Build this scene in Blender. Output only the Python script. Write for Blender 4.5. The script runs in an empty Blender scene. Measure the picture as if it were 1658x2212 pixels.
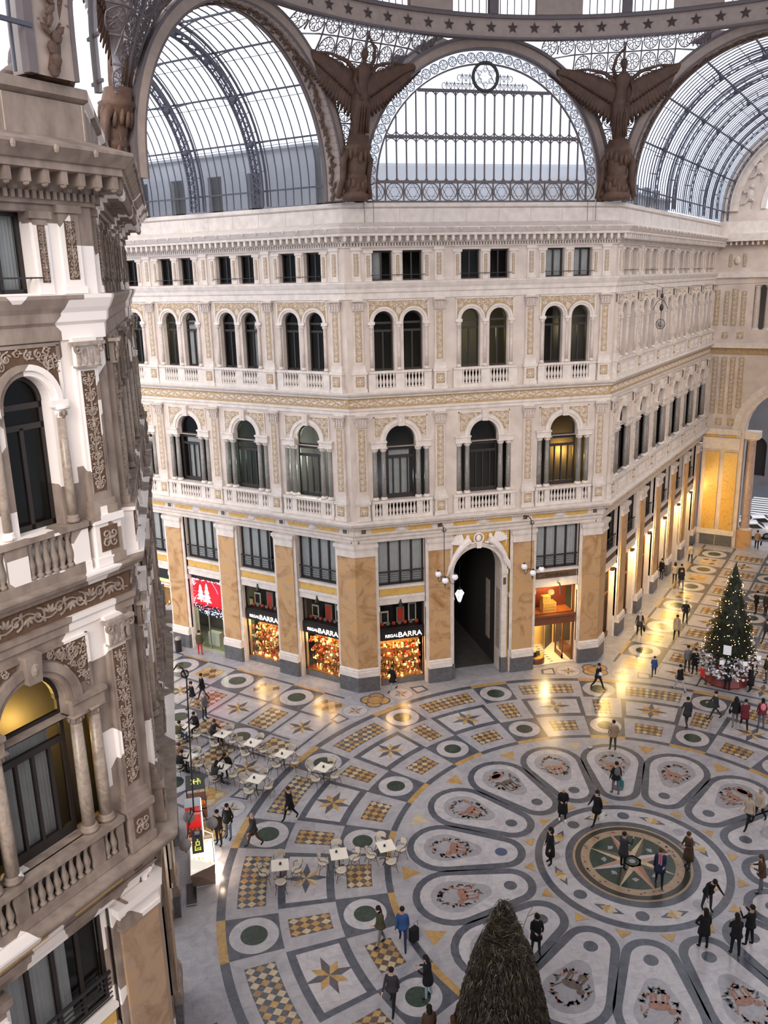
import bpy, math, random
from math import sin, cos, pi, radians, sqrt, atan2, hypot
from mathutils import Vector, Matrix
RND = random.Random(7)
SC = bpy.context.scene
COL = SC.collection
S2 = 2 ** -.5
W8 = 7.879          # half width of an octagon side
RB = 18.3           # distance of the octagon sides from the centre
LARM = 28.9         # length of the long arm
SP = 4.61           # bay spacing in the arms

# ------------------------------------------------------------ materials
MATS = {}
def nodes_of(m):
    nt = m.node_tree; return nt, nt.nodes, nt.links
def mat(name, col, rough=.6, metal=0, emit=None, estr=0, noise=0, nscale=4, bump=0, bscale=20, spec=.5, col2=None, detail=6, rampw=.25, dist=0, trans=0):
    if name in MATS: return MATS[name]
    m = bpy.data.materials.new(name); m.use_nodes = True
    nt, N, L = nodes_of(m); b = N['Principled BSDF']
    b.inputs['Base Color'].default_value = (*col, 1); b.inputs['Roughness'].default_value = rough
    b.inputs['Metallic'].default_value = metal; b.inputs['Specular IOR Level'].default_value = spec
    if trans: b.inputs['Transmission Weight'].default_value = trans
    if emit: b.inputs['Emission Color'].default_value = (*emit, 1); b.inputs['Emission Strength'].default_value = estr
    if noise or col2 or bump:
        tc = N.new('ShaderNodeTexCoord')
    if noise or col2:
        n = N.new('ShaderNodeTexNoise'); n.inputs['Scale'].default_value = nscale; n.inputs['Detail'].default_value = detail
        n.inputs['Distortion'].default_value = dist
        L.new(tc.outputs['Object'], n.inputs['Vector'])
        r = N.new('ShaderNodeValToRGB'); r.color_ramp.elements[0].position = .5 - rampw; r.color_ramp.elements[1].position = .5 + rampw
        c2 = col2 if col2 else tuple(c * (1 - noise) for c in col)
        r.color_ramp.elements[0].color = (*c2, 1); r.color_ramp.elements[1].color = (*col, 1)
        L.new(n.outputs['Fac'], r.inputs['Fac']); L.new(r.outputs['Color'], b.inputs['Base Color'])
    if bump:
        n2 = N.new('ShaderNodeTexNoise'); n2.inputs['Scale'].default_value = bscale; n2.inputs['Detail'].default_value = 4
        L.new(tc.outputs['Object'], n2.inputs['Vector'])
        bp = N.new('ShaderNodeBump'); bp.inputs['Strength'].default_value = bump; bp.inputs['Distance'].default_value = .03
        L.new(n2.outputs['Fac'], bp.inputs['Height']); L.new(bp.outputs['Normal'], b.inputs['Normal'])
    MATS[name] = m; return m

def glass(name, tint=(.8, .85, .85), gloss=.12, frost=0, rough=.03, ior=1.3):
    if name in MATS: return MATS[name]
    m = bpy.data.materials.new(name); m.use_nodes = True
    nt, N, L = nodes_of(m); N.remove(N['Principled BSDF']); out = N['Material Output']
    t = N.new('ShaderNodeBsdfTransparent'); t.inputs['Color'].default_value = (*tint, 1)
    g = N.new('ShaderNodeBsdfGlossy'); g.inputs['Roughness'].default_value = rough
    mx = N.new('ShaderNodeMixShader'); fr = N.new('ShaderNodeFresnel'); fr.inputs['IOR'].default_value = ior
    L.new(fr.outputs[0], mx.inputs[0])
    src = t
    if frost:
        tl = N.new('ShaderNodeBsdfTranslucent'); tl.inputs['Color'].default_value = (.93, .95, 1, 1)
        m2 = N.new('ShaderNodeMixShader'); m2.inputs[0].default_value = frost
        L.new(t.outputs[0], m2.inputs[1]); L.new(tl.outputs[0], m2.inputs[2]); src = m2
    L.new(src.outputs[0], mx.inputs[1]); L.new(g.outputs[0], mx.inputs[2])
    L.new(mx.outputs[0], out.inputs[0]); MATS[name] = m; return m

def patched(name, base, dark, clean, scale=.8, thr=.56):
    """unrestored grimy stone with patches of fresh white plaster"""
    m = bpy.data.materials.new(name); m.use_nodes = True
    nt, N, L = nodes_of(m); b = N['Principled BSDF']; b.inputs['Roughness'].default_value = .75
    g = N.new('ShaderNodeNewGeometry'); mp = N.new('ShaderNodeMapping'); mp.inputs['Scale'].default_value = (1, 1, .55)
    L.new(g.outputs['Position'], mp.inputs['Vector'])
    n = N.new('ShaderNodeTexNoise'); n.inputs['Scale'].default_value = 2.6; n.inputs['Detail'].default_value = 7
    L.new(mp.outputs[0], n.inputs['Vector'])
    r = N.new('ShaderNodeValToRGB'); r.color_ramp.elements[0].position = .3; r.color_ramp.elements[1].position = .7
    r.color_ramp.elements[0].color = (*dark, 1); r.color_ramp.elements[1].color = (*base, 1)
    L.new(n.outputs['Fac'], r.inputs['Fac'])
    n2 = N.new('ShaderNodeTexVoronoi'); n2.distance = 'CHEBYCHEV'; n2.inputs['Scale'].default_value = scale; n2.inputs['Randomness'].default_value = .9
    mp2 = N.new('ShaderNodeMapping'); mp2.inputs['Rotation'].default_value = (0, 0, radians(45)); mp2.inputs['Location'].default_value = (.3, .2, .55)
    L.new(g.outputs['Position'], mp2.inputs['Vector']); L.new(mp2.outputs[0], n2.inputs['Vector'])
    sp = N.new('ShaderNodeSeparateColor'); L.new(n2.outputs['Color'], sp.inputs[0])
    gt = N.new('ShaderNodeMath'); gt.operation = 'GREATER_THAN'; gt.inputs[1].default_value = thr; L.new(sp.outputs[0], gt.inputs[0])
    mx = N.new('ShaderNodeMix'); mx.data_type = 'RGBA'; L.new(gt.outputs[0], mx.inputs[0]); L.new(r.outputs['Color'], mx.inputs[6])
    mx.inputs[7].default_value = (*clean, 1); L.new(mx.outputs[2], b.inputs['Base Color']); MATS[name] = m; return m

def marble(name, c1, c2, c3, scale=.5, vein=.0, rough=.3):
    if name in MATS: return MATS[name]
    m = bpy.data.materials.new(name); m.use_nodes = True
    nt, N, L = nodes_of(m); b = N['Principled BSDF']; b.inputs['Roughness'].default_value = rough
    g = N.new('ShaderNodeNewGeometry')
    n = N.new('ShaderNodeTexNoise'); n.inputs['Scale'].default_value = scale * 2; n.inputs['Detail'].default_value = 9; n.inputs['Roughness'].default_value = .65; n.inputs['Distortion'].default_value = 1.6
    L.new(g.outputs['Position'], n.inputs['Vector'])
    r = N.new('ShaderNodeValToRGB'); e = r.color_ramp.elements; e[0].position = .3; e[1].position = .72
    e[0].color = (*c2, 1); e[1].color = (*c1, 1); k = e.new(.52); k.color = (*c3, 1)
    L.new(n.outputs['Fac'], r.inputs['Fac']); L.new(r.outputs['Color'], b.inputs['Base Color']); MATS[name] = m; return m

# ------------------------------------------------------------ mesh builder
class MB:
    def __init__(s): s.v = []; s.f = []; s.m = []; s.ms = []; s.T = None
    def mi(s, m):
        if m not in s.ms: s.ms.append(m)
        return s.ms.index(m)
    def add(s, vs, fs, m):
        o = len(s.v)
        s.v.extend([tuple(s.T @ Vector(v)) for v in vs] if s.T else vs)
        k = s.mi(m)
        for f in fs: s.f.append(tuple(i + o for i in f)); s.m.append(k)
    def box(s, x0, x1, y0, y1, z0, z1, m):
        s.add([(x0,y0,z0),(x1,y0,z0),(x1,y1,z0),(x0,y1,z0),(x0,y0,z1),(x1,y0,z1),(x1,y1,z1),(x0,y1,z1)],
              [(0,3,2,1),(4,5,6,7),(0,1,5,4),(1,2,6,5),(2,3,7,6),(3,0,4,7)], m)
    def taper(s, x0, x1, y0, y1, z0, z1, k, m):
        cx, cy = (x0+x1)/2, (y0+y1)/2; hx, hy = (x1-x0)/2, (y1-y0)/2
        v = [(cx+a*hx, cy+b*hy, z0) for a,b in ((-1,-1),(1,-1),(1,1),(-1,1))] + [(cx+a*hx*k, cy+b*hy*k, z1) for a,b in ((-1,-1),(1,-1),(1,1),(-1,1))]
        s.add(v, [(0,3,2,1),(4,5,6,7),(0,1,5,4),(1,2,6,5),(2,3,7,6),(3,0,4,7)], m)
    def prof(s, pr, x0, x1, m, a=0, b=0):
        """moulding: pr = [(out, z)...] swept along x; a, b = mitre factors of the ends"""
        n = len(pr); v = [(x0 - a*d, -d, z) for d, z in pr] + [(x1 + b*d, -d, z) for d, z in pr]
        fs = [(i, (i+1) % n, n + (i+1) % n, n + i) for i in range(n)] + [tuple(range(n-1, -1, -1)), tuple(range(n, 2*n))]
        s.add(v, fs, m)
    def lathe(s, pr, c, m, seg=10, sx=1, sy=1):
        v = []; n = len(pr)
        for r, z in pr:
            for k in range(seg):
                a = 2*pi*k/seg; v.append((c[0]+r*cos(a)*sx, c[1]+r*sin(a)*sy, c[2]+z))
        f = [(i*seg+k, i*seg+(k+1) % seg, (i+1)*seg+(k+1) % seg, (i+1)*seg+k) for i in range(n-1) for k in range(seg)]
        f += [tuple(range(seg-1, -1, -1)), tuple((n-1)*seg+k for k in range(seg))]
        s.add(v, f, m)
    def tube(s, pts, r, m, seg=6, flat=1, closed=False, r1=None):
        P = [Vector(p) for p in pts]; n = len(P)
        if n < 2: return
        v = []; up = Vector((0, 0, 1)); pn = None
        for i in range(n):
            if closed: t = P[(i+1) % n] - P[i-1]
            else: t = P[min(i+1, n-1)] - P[max(i-1, 0)]
            if t.length < 1e-9: t = Vector((0, 0, 1))
            t.normalize()
            if pn is None:
                ref = up if abs(t.z) < .9 else Vector((1, 0, 0)); pn = (ref - t*ref.dot(t)).normalized()
            else:
                q = pn - t*pn.dot(t); pn = q.normalized() if q.length > 1e-6 else pn
            bn = t.cross(pn); rr = r if r1 is None else r + (r1 - r)*i/(n-1)
            for k in range(seg):
                a = 2*pi*(k+.5)/seg; w = P[i] + pn*cos(a)*rr*flat + bn*sin(a)*rr; v.append(tuple(w))
        e = n if closed else n-1
        f = [(i*seg+k, i*seg+(k+1) % seg, ((i+1) % n)*seg+(k+1) % seg, ((i+1) % n)*seg+k) for i in range(e) for k in range(seg)]
        if not closed: f += [tuple(range(seg-1, -1, -1)), tuple((n-1)*seg+k for k in range(seg))]
        s.add(v, f, m)
    def ell(s, c, r, m, seg=8, rings=5, R=None):
        if not hasattr(r, '__len__'): r = (r, r, r)
        v = []; R = R or Matrix.Identity(3)
        for i in range(1, rings):
            p = pi*i/rings
            for k in range(seg):
                a = 2*pi*k/seg; v.append(tuple(Vector(c) + R @ Vector((r[0]*sin(p)*cos(a), r[1]*sin(p)*sin(a), r[2]*cos(p)))))
        v.append(tuple(Vector(c) + R @ Vector((0, 0, r[2])))); v.append(tuple(Vector(c) + R @ Vector((0, 0, -r[2]))))
        t = len(v)-2; f = [(i*seg+k, (i+1)*seg+k, (i+1)*seg+(k+1) % seg, i*seg+(k+1) % seg) for i in range(rings-2) for k in range(seg)]
        f += [(t, k, (k+1) % seg) for k in range(seg)] + [(t+1, (rings-2)*seg+(k+1) % seg, (rings-2)*seg+k) for k in range(seg)]
        s.add(v, f, m)
    def poly(s, pts, m): s.add(pts, [tuple(range(len(pts)))], m)
    def slab(s, pts, y0, y1, m):
        """outline in (x, z) given thickness along y"""
        n = len(pts); v = [(x, y0, z) for x, z in pts] + [(x, y1, z) for x, z in pts]
        s.add(v, [tuple(range(n)), tuple(range(2*n-1, n-1, -1))] + [(i, n+i, n+(i+1) % n, (i+1) % n) for i in range(n)], m)
    def mesh(s, name, smooth=False):
        me = bpy.data.meshes.new(name); me.from_pydata(s.v, [], s.f)
        for m in s.ms: me.materials.append(m)
        me.polygons.foreach_set('material_index', s.m)
        if smooth: me.polygons.foreach_set('use_smooth', [True]*len(s.f))
        me.update(); return me
    def obj(s, name, parent=None, smooth=False, loc=None, rz=0):
        return link(name, s.mesh(name, smooth), parent, loc, rz)

def link(name, data, parent=None, loc=None, rz=0):
    o = bpy.data.objects.new(name, data); COL.objects.link(o)
    if loc is not None: o.location = loc
    if rz: o.rotation_euler = (0, 0, rz)
    if parent is not None: o.parent = parent
    return o
def tag(o, label, cat=None, group=None, kind=None):
    o['label'] = label
    if cat: o['category'] = cat
    if group: o['group'] = group
    if kind: o['kind'] = kind
    return o
def root(name, label, cat, loc=(0, 0, 0), rz=0, group=None, kind=None):
    return tag(link(name, None, None, loc, rz), label, cat, group, kind)
def dup(o, loc=None, rz=None, label=None, group=None, parent=None):
    c = o.copy(); COL.objects.link(c)
    if parent is not None: c.parent = parent
    if loc is not None: c.location = loc
    if rz is not None: c.rotation_euler = (0, 0, rz)
    if label: c['label'] = label
    if group: c['group'] = group
    for ch in list(o.children): dup(ch, parent=c)
    return c
def arc(c, r, a0, a1, n): return [(c[0] + r*cos(a0 + (a1-a0)*i/n), c[1] + r*sin(a0 + (a1-a0)*i/n)) for i in range(n+1)]

# ------------------------------------------------------------ palette
stone = mat('cream_stucco', (.69, .605, .545), .75, col2=(.50, .43, .385), nscale=.9, rampw=.22, detail=8, bump=.15, bscale=9)
stone_l = mat('pale_moulding_stucco', (.75, .68, .63), .7, noise=.25, nscale=2.5)
ochre_bg = mat('ochre_relief_ground', (.50, .36, .20), .8, noise=.35, nscale=6)
tan_rel = mat('tan_relief_stucco', (.62, .50, .40), .8, noise=.3, nscale=9)
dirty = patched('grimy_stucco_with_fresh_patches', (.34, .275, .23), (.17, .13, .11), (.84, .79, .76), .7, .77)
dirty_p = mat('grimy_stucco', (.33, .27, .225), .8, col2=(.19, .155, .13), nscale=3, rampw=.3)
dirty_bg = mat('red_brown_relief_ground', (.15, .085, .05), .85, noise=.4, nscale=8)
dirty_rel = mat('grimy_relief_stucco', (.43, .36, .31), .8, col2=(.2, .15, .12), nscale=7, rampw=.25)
pier_m = marble('ochre_pier_marble', (.56, .30, .095), (.30, .135, .035), (.50, .32, .17), .36, rough=.35)
pier_m2 = marble('tan_pier_marble', (.46, .29, .16), (.27, .16, .085), (.40, .28, .19), .5, rough=.4)
yellow_m = marble('golden_marble', (.55, .30, .05), (.45, .24, .05), (.66, .42, .12), 1.2, rough=.3)
base_m = marble('grey_plinth_marble', (.16, .16, .17), (.07, .07, .075), (.11, .11, .12), 1.5, rough=.35)
dark_iron = mat('dark_iron', (.035, .033, .036), .55, .3)
roof_iron = mat('slate_blue_roof_iron', (.075, .08, .11), .6, .1)
grey_iron = mat('grey_painted_iron', (.15, .125, .13), .6, noise=.2)
beige_iron = mat('beige_painted_iron', (.40, .32, .275), .65, noise=.2, nscale=3)
brown_iron = mat('rusty_brown_statue_metal', (.13, .065, .04), .6, col2=(.05, .028, .02), nscale=3, rampw=.3, bump=.4, bscale=14)
brown_iron2 = mat('weathered_bronze_brown', (.15, .08, .05), .65, col2=(.045, .024, .018), nscale=2, rampw=.3, bump=.4, bscale=9)
frame_m = mat('dark_window_frame', (.022, .017, .016), .5)
pane_m = glass('window_glass', (.85, .87, .87), ior=1.16)
roof_gl = glass('roof_glass', (.97, .98, 1), frost=.12)
frost_gl = glass('frosted_roof_glass', (.93, .96, 1), frost=.4)
dome_gl = glass('light_dimming_dome_glass', (.15, .16, .19), ior=1.2)  # dark tint added to dim the daylight falling from overhead
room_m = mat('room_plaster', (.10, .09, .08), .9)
blind_m = mat('grey_white_curtain', (.62, .61, .62), .9, noise=.15, nscale=3)
col_m = marble('grey_column_marble', (.28, .26, .24), (.14, .13, .12), (.22, .205, .19), 2, rough=.3)
col_w = marble('white_column_marble', (.62, .55, .50), (.42, .36, .33), (.55, .48, .44), 2, rough=.35)
# ------------------------------------------------------------ relief ornament
def spiral(mb, cx, cz, r, a0, d, y, m, turns=1.4, w=.022):
    n = int(11*turns); P = []
    for i in range(n+1):
        t = i/n; a = a0 + d*t*turns*2*pi; q = r*(1 - .82*t); P.append((cx + q*cos(a), y - .012 - .02*t, cz + q*sin(a)))
    mb.tube(P, w, m, 4, r1=w*.8)
def leaf(mb, cx, cz, L, a, y, m, wd=.38):
    R = Matrix.Rotation(-a, 3, 'Y'); mb.ell((cx + L*.5*cos(a), y - .01, cz + L*.5*sin(a)), (L*.5, .03, L*.5*wd), m, 6, 4, R)
def rosette(mb, cx, cz, r, y, m, n=6):
    for k in range(n): leaf(mb, cx, cz, r, 2*pi*k/n, y, m, .5)
    mb.ell((cx, y-.02, cz), (r*.28, .035, r*.28), m, 6, 4)
def candelabra(mb, x0, x1, z0, z1, y, m, seed=1):
    """vertical grotesque relief: stem, mirrored volutes, leaves, urns"""
    rr = random.Random(seed); cx = (x0+x1)/2; hw = (x1-x0)/2*.88; n = max(1, round((z1-z0)/(hw*2.1))); h = (z1-z0)/n
    mb.tube([(cx, y-.015, z0+.02), (cx, y-.015, z1-.02)], .018, m, 4)
    for i in range(n):
        c = z0 + h*(i+.5); u = rr.random() < .5; k = rr.randrange(3)
        foliage(mb, lambda x, z: True, x0+.03, x1-.03, c-h/2, c+h/2, 5, hw*.5, y, m, seed*31+i)
        for sg in (-1, 1):
            d = sg*(1 if u else -1)
            spiral(mb, cx + sg*hw*.5, c, hw*.46, pi/2*(1 - sg) + (0 if u else pi), d, y, m, 1.3, hw*.09)
            leaf(mb, cx + sg*.02, c - h*.42, hw*.8, pi/2 - sg*.7, y, m, .4)
            leaf(mb, cx + sg*hw*.35, c + h*.3, hw*.6, pi/2 - sg*1.2, y, m, .45)
        if k == 0: rosette(mb, cx, c, hw*.42, y, m)
        elif k == 1:
            mb.ell((cx, y-.02, c), (hw*.32, .045, h*.2), m, 8, 5); mb.ell((cx, y-.02, c+h*.24), (hw*.18, .04, hw*.2), m, 6, 4)
        else:
            for q in range(3): leaf(mb, cx, c-h*.2, hw*.8, pi/2 + (q-1)*.5, y, m, .35)
def rinceau(mb, x0, x1, z0, z1, y, m, seed=1):
    """horizontal running scroll"""
    h = (z1-z0); n = max(1, round((x1-x0)/(h*1.15))); w = (x1-x0)/n; c = (z0+z1)/2
    P = [(x0 + (x1-x0)*i/(n*6), y-.012, c + h*.26*cos(pi*i/6)) for i in range(n*6+1)]; mb.tube(P, h*.045, m, 4)
    for i in range(n):
        cx = x0 + w*(i+.5); s_ = 1 if i % 2 else -1
        spiral(mb, cx, c + s_*h*.02, h*.38, -s_*pi/2, s_, y, m, 1.3, h*.055); rosette(mb, cx, c, h*.15, y, m, 5)
        for q in range(4): leaf(mb, cx - w*.45, c - s_*h*.05, h*.42, s_*(.3 + q*.7), y, m, .4)
        leaf(mb, cx+w*.2, c+s_*h*.1, h*.35, s_*1.2, y, m, .5)
def foliage(mb, test, x0, x1, z0, z1, n, s, y, m, seed=1):
    """dense acanthus carving packed inside a region"""
    rr = random.Random(seed); P = []; tries = 0
    while len(P) < n and tries < n*40:
        tries += 1; x, z = rr.uniform(x0, x1), rr.uniform(z0, z1)
        if not test(x, z) or any((x-a)**2+(z-b)**2 < (s*.95)**2 for a, b in P): continue
        P.append((x, z)); a = rr.uniform(0, 2*pi); r = s*rr.uniform(.5, .75)
        if rr.random() < .55: spiral(mb, x, z, r, a, rr.choice((-1, 1)), y, m, 1.3, s*.11)
        for q in range(3): leaf(mb, x+r*.4*cos(a+q*2), z+r*.4*sin(a+q*2), s*.75, a+q*1.1, y, m, .42)
def relief_square(mb, x0, x1, z0, z1, y, bg, m):
    mb.box(x0, x1, y-.005, y+.02, z0, z1, bg); c = ((x0+x1)/2, (z0+z1)/2); r = (z1-z0)/2
    for k in range(4):
        a = pi/4 + k*pi/2; spiral(mb, c[0]+r*.5*cos(a), c[1]+r*.5*sin(a), r*.38, a+pi, 1, y, m, 1.1, r*.08)
        leaf(mb, c[0], c[1], r*.6, k*pi/2, y, m, .5)
    mb.ell((c[0], y-.02, c[1]), (r*.2, .04, r*.2), m, 6, 4)
def capital(mb, c, hw, z0, z1, y0, m, m2):
    """corinthian pilaster capital: bell, two leaf rows, volutes, abacus"""
    mb.box(c-hw, c+hw, y0-.06, y0+.05, z0, z1, m2); h = z1-z0
    mb.box(c-hw*1.3, c+hw*1.3, y0-.2, y0+.05, z1-h*.14, z1, m)
    for row, (zz, L) in enumerate(((z0, h*.5), (z0+h*.3, h*.45))):
        for k in range(4): leaf(mb, c - hw*.9 + hw*.6*k, zz, L, pi/2 + (k-1.5)*.12, y0-.09, m, .42)
    for sg in (-1, 1): spiral(mb, c+sg*hw*1.0, z1-h*.3, h*.2, pi/2, -sg, y0-.12, m, 1.3, h*.05)
    mb.box(c-hw*1.05, c+hw*1.05, y0-.1, y0+.05, z0-.04, z0, m)

# ------------------------------------------------------------ wall with openings
def wall_panel(mb, x0, x1, z0, z1, ops, y0, y1, m, mr=None):
    """ops: (cx, hw, zb, zs, arched)"""
    mr = mr or m; ops = sorted(ops); xs = x0
    def q(a, b, c, d, mm=m): mb.add([a, b, c, d], [(0, 1, 2, 3)], mm)
    for (c, hw, zb, zs, ar) in ops:
        a, b = c-hw, c+hw
        if a > xs: q((xs,y0,z0),(a,y0,z0),(a,y0,z1),(xs,y0,z1))
        if zb > z0: q((a,y0,z0),(b,y0,z0),(b,y0,zb),(a,y0,zb)); q((a,y0,zb),(b,y0,zb),(b,y1,zb),(a,y1,zb), mr)
        q((a,y0,zb),(a,y0,zs),(a,y1,zs),(a,y1,zb), mr); q((b,y0,zb),(b,y1,zb),(b,y1,zs),(b,y0,zs), mr)
        if ar:
            A = arc((c, zs), hw, pi, 0, 16)
            for i in range(16):
                (p, pz), (r, rz) = A[i], A[i+1]
                q((p,y0,pz),(r,y0,rz),(r,y0,z1),(p,y0,z1)); q((p,y0,pz),(p,y1,pz),(r,y1,rz),(r,y0,rz), mr)
        else:
            if z1 > zs: q((a,y0,zs),(b,y0,zs),(b,y0,z1),(a,y0,z1))
            q((a,y0,zs),(a,y1,zs),(b,y1,zs),(b,y0,zs), mr)
        xs = b
    if x1 > xs: q((xs,y0,z0),(x1,y0,z0),(x1,y0,z1),(xs,y0,z1))
def archivolt(mb, c, zs, r0, r1, d, y, m, n=18, a0=0, a1=pi):
    A, B = arc((c, zs), r0, a0, a1, n), arc((c, zs), r1, a0, a1, n)
    for i in range(n):
        v = [(A[i][0], y-d, A[i][1]), (A[i+1][0], y-d, A[i+1][1]), (B[i+1][0], y-d, B[i+1][1]), (B[i][0], y-d, B[i][1]),
             (A[i][0], y+.02, A[i][1]), (A[i+1][0], y+.02, A[i+1][1]), (B[i+1][0], y+.02, B[i+1][1]), (B[i][0], y+.02, B[i][1])]
        mb.add(v, [(0,1,2,3),(4,5,1,0),(3,2,6,7)], m)
def column_mb(r, z0, z1, m, mc, my=0):
    mb = MB(); h = z1-z0
    mb.lathe([(r*1.45,0),(r*1.45,.06),(r*1.2,.08),(r*1.3,.12),(r*1.05,.16)], (0,0,z0), mc, 12)
    mb.lathe([(r,0.14),(r*1.02,h*.35),(r*.88,h-.22)], (0,0,z0), m, 12)
    mb.lathe([(r*.95,0),(r*1.05,.04),(r*1.0,.08),(r*1.35,.19)], (0,0,z1-.23), mc, 12)
    for k in range(8):
        a = pi/4*k; mb.ell((r*1.12*cos(a), r*1.12*sin(a), z1-.13), (.035, .035, .07), mc, 5, 4)
    mb.box(-r*1.45, r*1.45, -r*1.45, r*1.45, z1-.05, z1, mc); return mb

MESHC = {}
def cached(key, fn):
    if key not in MESHC: MESHC[key] = fn()
    return MESHC[key]
BAL_PR = [(.085,0),(.085,.07),(.05,.1),(.085,.24),(.095,.32),(.06,.47),(.04,.6),(.065,.68),(.075,.71),(.085,.72),(.085,.8)]
def baluster_mesh(m, h):
    mb = MB(); mb.lathe([(r, z*h/.8) for r, z in BAL_PR], (0,0,0), m, 8); return mb.mesh('baluster', True)

def build_facade(name, label, origin, xd, L, pils, bays, st, mit=(0, 0), gf=True, gtypes=None, bal_limit=100, kinds=None):
    """st: dict of materials; pils/bays: list of centres; returns the wall root. x along the wall, y inward."""
    rz = atan2(xd[1], xd[0]); R = root(name, label, 'wall', (origin[0], origin[1], 0), rz, kind='structure')
    m, ml, bg, rl = st['m'], st['ml'], st['bg'], st['rl']; a, b = mit; T = 1/2
    # masonry ----------------------------------------------------------------
    mb = MB(); D = .45; gtypes = gtypes or ['shop']*len(bays)
    bounds = [0] + [(bays[i]+bays[i+1])/2 for i in range(len(bays)-1)] + [L]
    for i, c in enumerate(bays):
        x0, x1 = bounds[i], bounds[i+1]
        wall_panel(mb, x0, x1, 23.5, 27.9, [(c-.84,.56,24,25.55,0),(c+.84,.56,24,25.55,0)], 0, D, m)
        wall_panel(mb, x0, x1, 17.7, 23.5, [(c-.83,.56,19.2,21.85,1),(c+.83,.56,19.2,21.85,1)], 0, D, m)
        wall_panel(mb, x0, x1, 10.3, 14.93, [(c,1.66,11.9,14.93,0)], 0, D, m)
        wall_panel(mb, x0, x1, 14.93, 17.7, [(c,.86,14.93,15.3,1)], 0, D, m)
        mb.box(c-1.66, c-.87, .02, D, 14.9, 14.99, m); mb.box(c+.87, c+1.66, .02, D, 14.9, 14.99, m)
        if gf:
            if gtypes[i] == 'arch': wall_panel(mb, x0, x1, 0, 10.3, [(c-.2,1.55,0,6.85,1)], .42, 1.5, yellow_m, m)
            else:
                wall_panel(mb, x0, x1, 5.35, 10.3, [(c,1.42,6.5,9.3,0)], .42, .9, m)
                wall_panel(mb, x0, x1, 0, 5.35, [(c,1.42,0,5.35,0)], .42, 1.0, m)
    # rooms behind: back wall, floors, partitions
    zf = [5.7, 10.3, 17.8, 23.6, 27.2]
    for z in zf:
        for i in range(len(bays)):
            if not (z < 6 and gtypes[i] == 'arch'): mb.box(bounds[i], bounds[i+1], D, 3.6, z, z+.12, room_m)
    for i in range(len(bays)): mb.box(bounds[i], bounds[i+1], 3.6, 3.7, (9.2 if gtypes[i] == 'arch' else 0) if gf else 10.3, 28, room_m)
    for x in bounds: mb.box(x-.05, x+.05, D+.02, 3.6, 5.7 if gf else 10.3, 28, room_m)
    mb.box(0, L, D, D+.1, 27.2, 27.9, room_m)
    mb.obj('masonry', R)
    # horizontal mouldings ---------------------------------------------------
    def band(n, pr, mm): k = MB(); k.prof(pr, 0, L, mm, a, b); return k.obj(n, R)
    k = MB()
    k.prof([(-.1,26.95),(.1,26.95),(.1,27.65),(.04,27.66),(.2,27.74),(.2,27.93),(-.5,28.0)], 0, L, ml, a, b)
    x = 1.2
    while x < L: k.box(x-.012, x+.012, -.107, 0, 26.97, 27.65, tan_rel); x += 1.85
    k.obj('parapet', R)
    k = MB()
    k.prof([(-.05,25.93),(.12,25.93),(.14,26.06),(.3,26.12),(.3,26.24),(.74,26.27),(.74,26.4),(.8,26.42),(1.0,26.64),(1.0,26.7),(.1,26.97),(-.05,26.97)], 0, L, ml, a, b)
    k.obj('cornice', R)
    k = MB(); x = -a*.4+.1
    while x < L + b*.4:
        k.taper(x-.07, x+.07, -.7, -.12, 26.02, 26.27, 1, ml); k.ell((x, -.62, 26.04), (.065, .1, .1), ml, 6, 4); k.box(x-.05, x+.05, -.3, -.12, 25.93, 26.05, ml); x += .42
    k.obj('bracket_row', R)
    k = MB(); x = 0
    while x < L: k.box(x, x+.085, -.19, -.05, 25.78, 25.93, ml); x += .16
    k.prof([(-.05,25.7),(.08,25.7),(.1,25.78),(-.05,25.78)], 0, L, ml, a, b); k.obj('dentil_row', R)
    k = MB(); x = .6
    while x < L: k.ell((x, -1.0, 26.6), (.06, .05, .09), ml, 6, 4); x += .93
    k.obj('lion_mask_row', R)
    band('string_course', [(-.05,23.05),(.06,23.05),(.06,23.35),(.12,23.42),(.14,23.6),(.2,23.7),(.28,23.88),(.28,23.95),(-.05,23.97)], ml)
    band('cornice_ledge', [(-.05,17.76),(.14,17.76),(.18,17.86),(.34,17.94),(.4,18.04),(.4,18.08),(-.05,18.12)], ml)
    k = MB(); k.box(0, L, -.03, .05, 17.2, 17.76, bg)
    k.prof([(-.05,16.86),(.06,16.86),(.07,17.02),(.12,17.08),(.13,17.2),(-.05,17.2)], 0, L, ml, a, b)
    rinceau(k, .1, L-.1, 17.24, 17.72, -.03, rl); k.obj('scroll_frieze', R)
    band('balcony_ledge', [(-.05,10.3),(.18,10.3),(.22,10.42),(.46,10.5),(.55,10.66),(.55,10.72),(.1,10.78),(-.05,10.78)], ml)
    k = MB(); x = 0
    while x < L: k.box(x, x+.06, -.24, -.1, 10.3, 10.4, ml); x += .12
    if gf:
        k.prof([(-.6,9.3),(-.34,9.3),(-.3,9.5),(-.2,9.56),(-.16,9.74),(-.05,9.84),(-.05,9.88),(-.6,9.88)], 0, L, ml, -.0, 0)
        k.prof([(-.6,9.88),(-.1,9.88),(-.1,10.3),(-.6,10.3)], 0, L, ml, 0, 0)
        for c in bays:
            for sg in (-1, 1): k.box(c+sg*1.1-.72, c+sg*1.1+.72, .07, .15, 9.96, 10.22, yellow_m)
            k.ell((c, .08, 10.08), (.3, .08, .17), ml, 10, 6); spiral(k, c-.34, 10.08, .09, 0, 1, .08, ml); spiral(k, c+.34, 10.08, .09, pi, -1, .08, ml)
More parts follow.
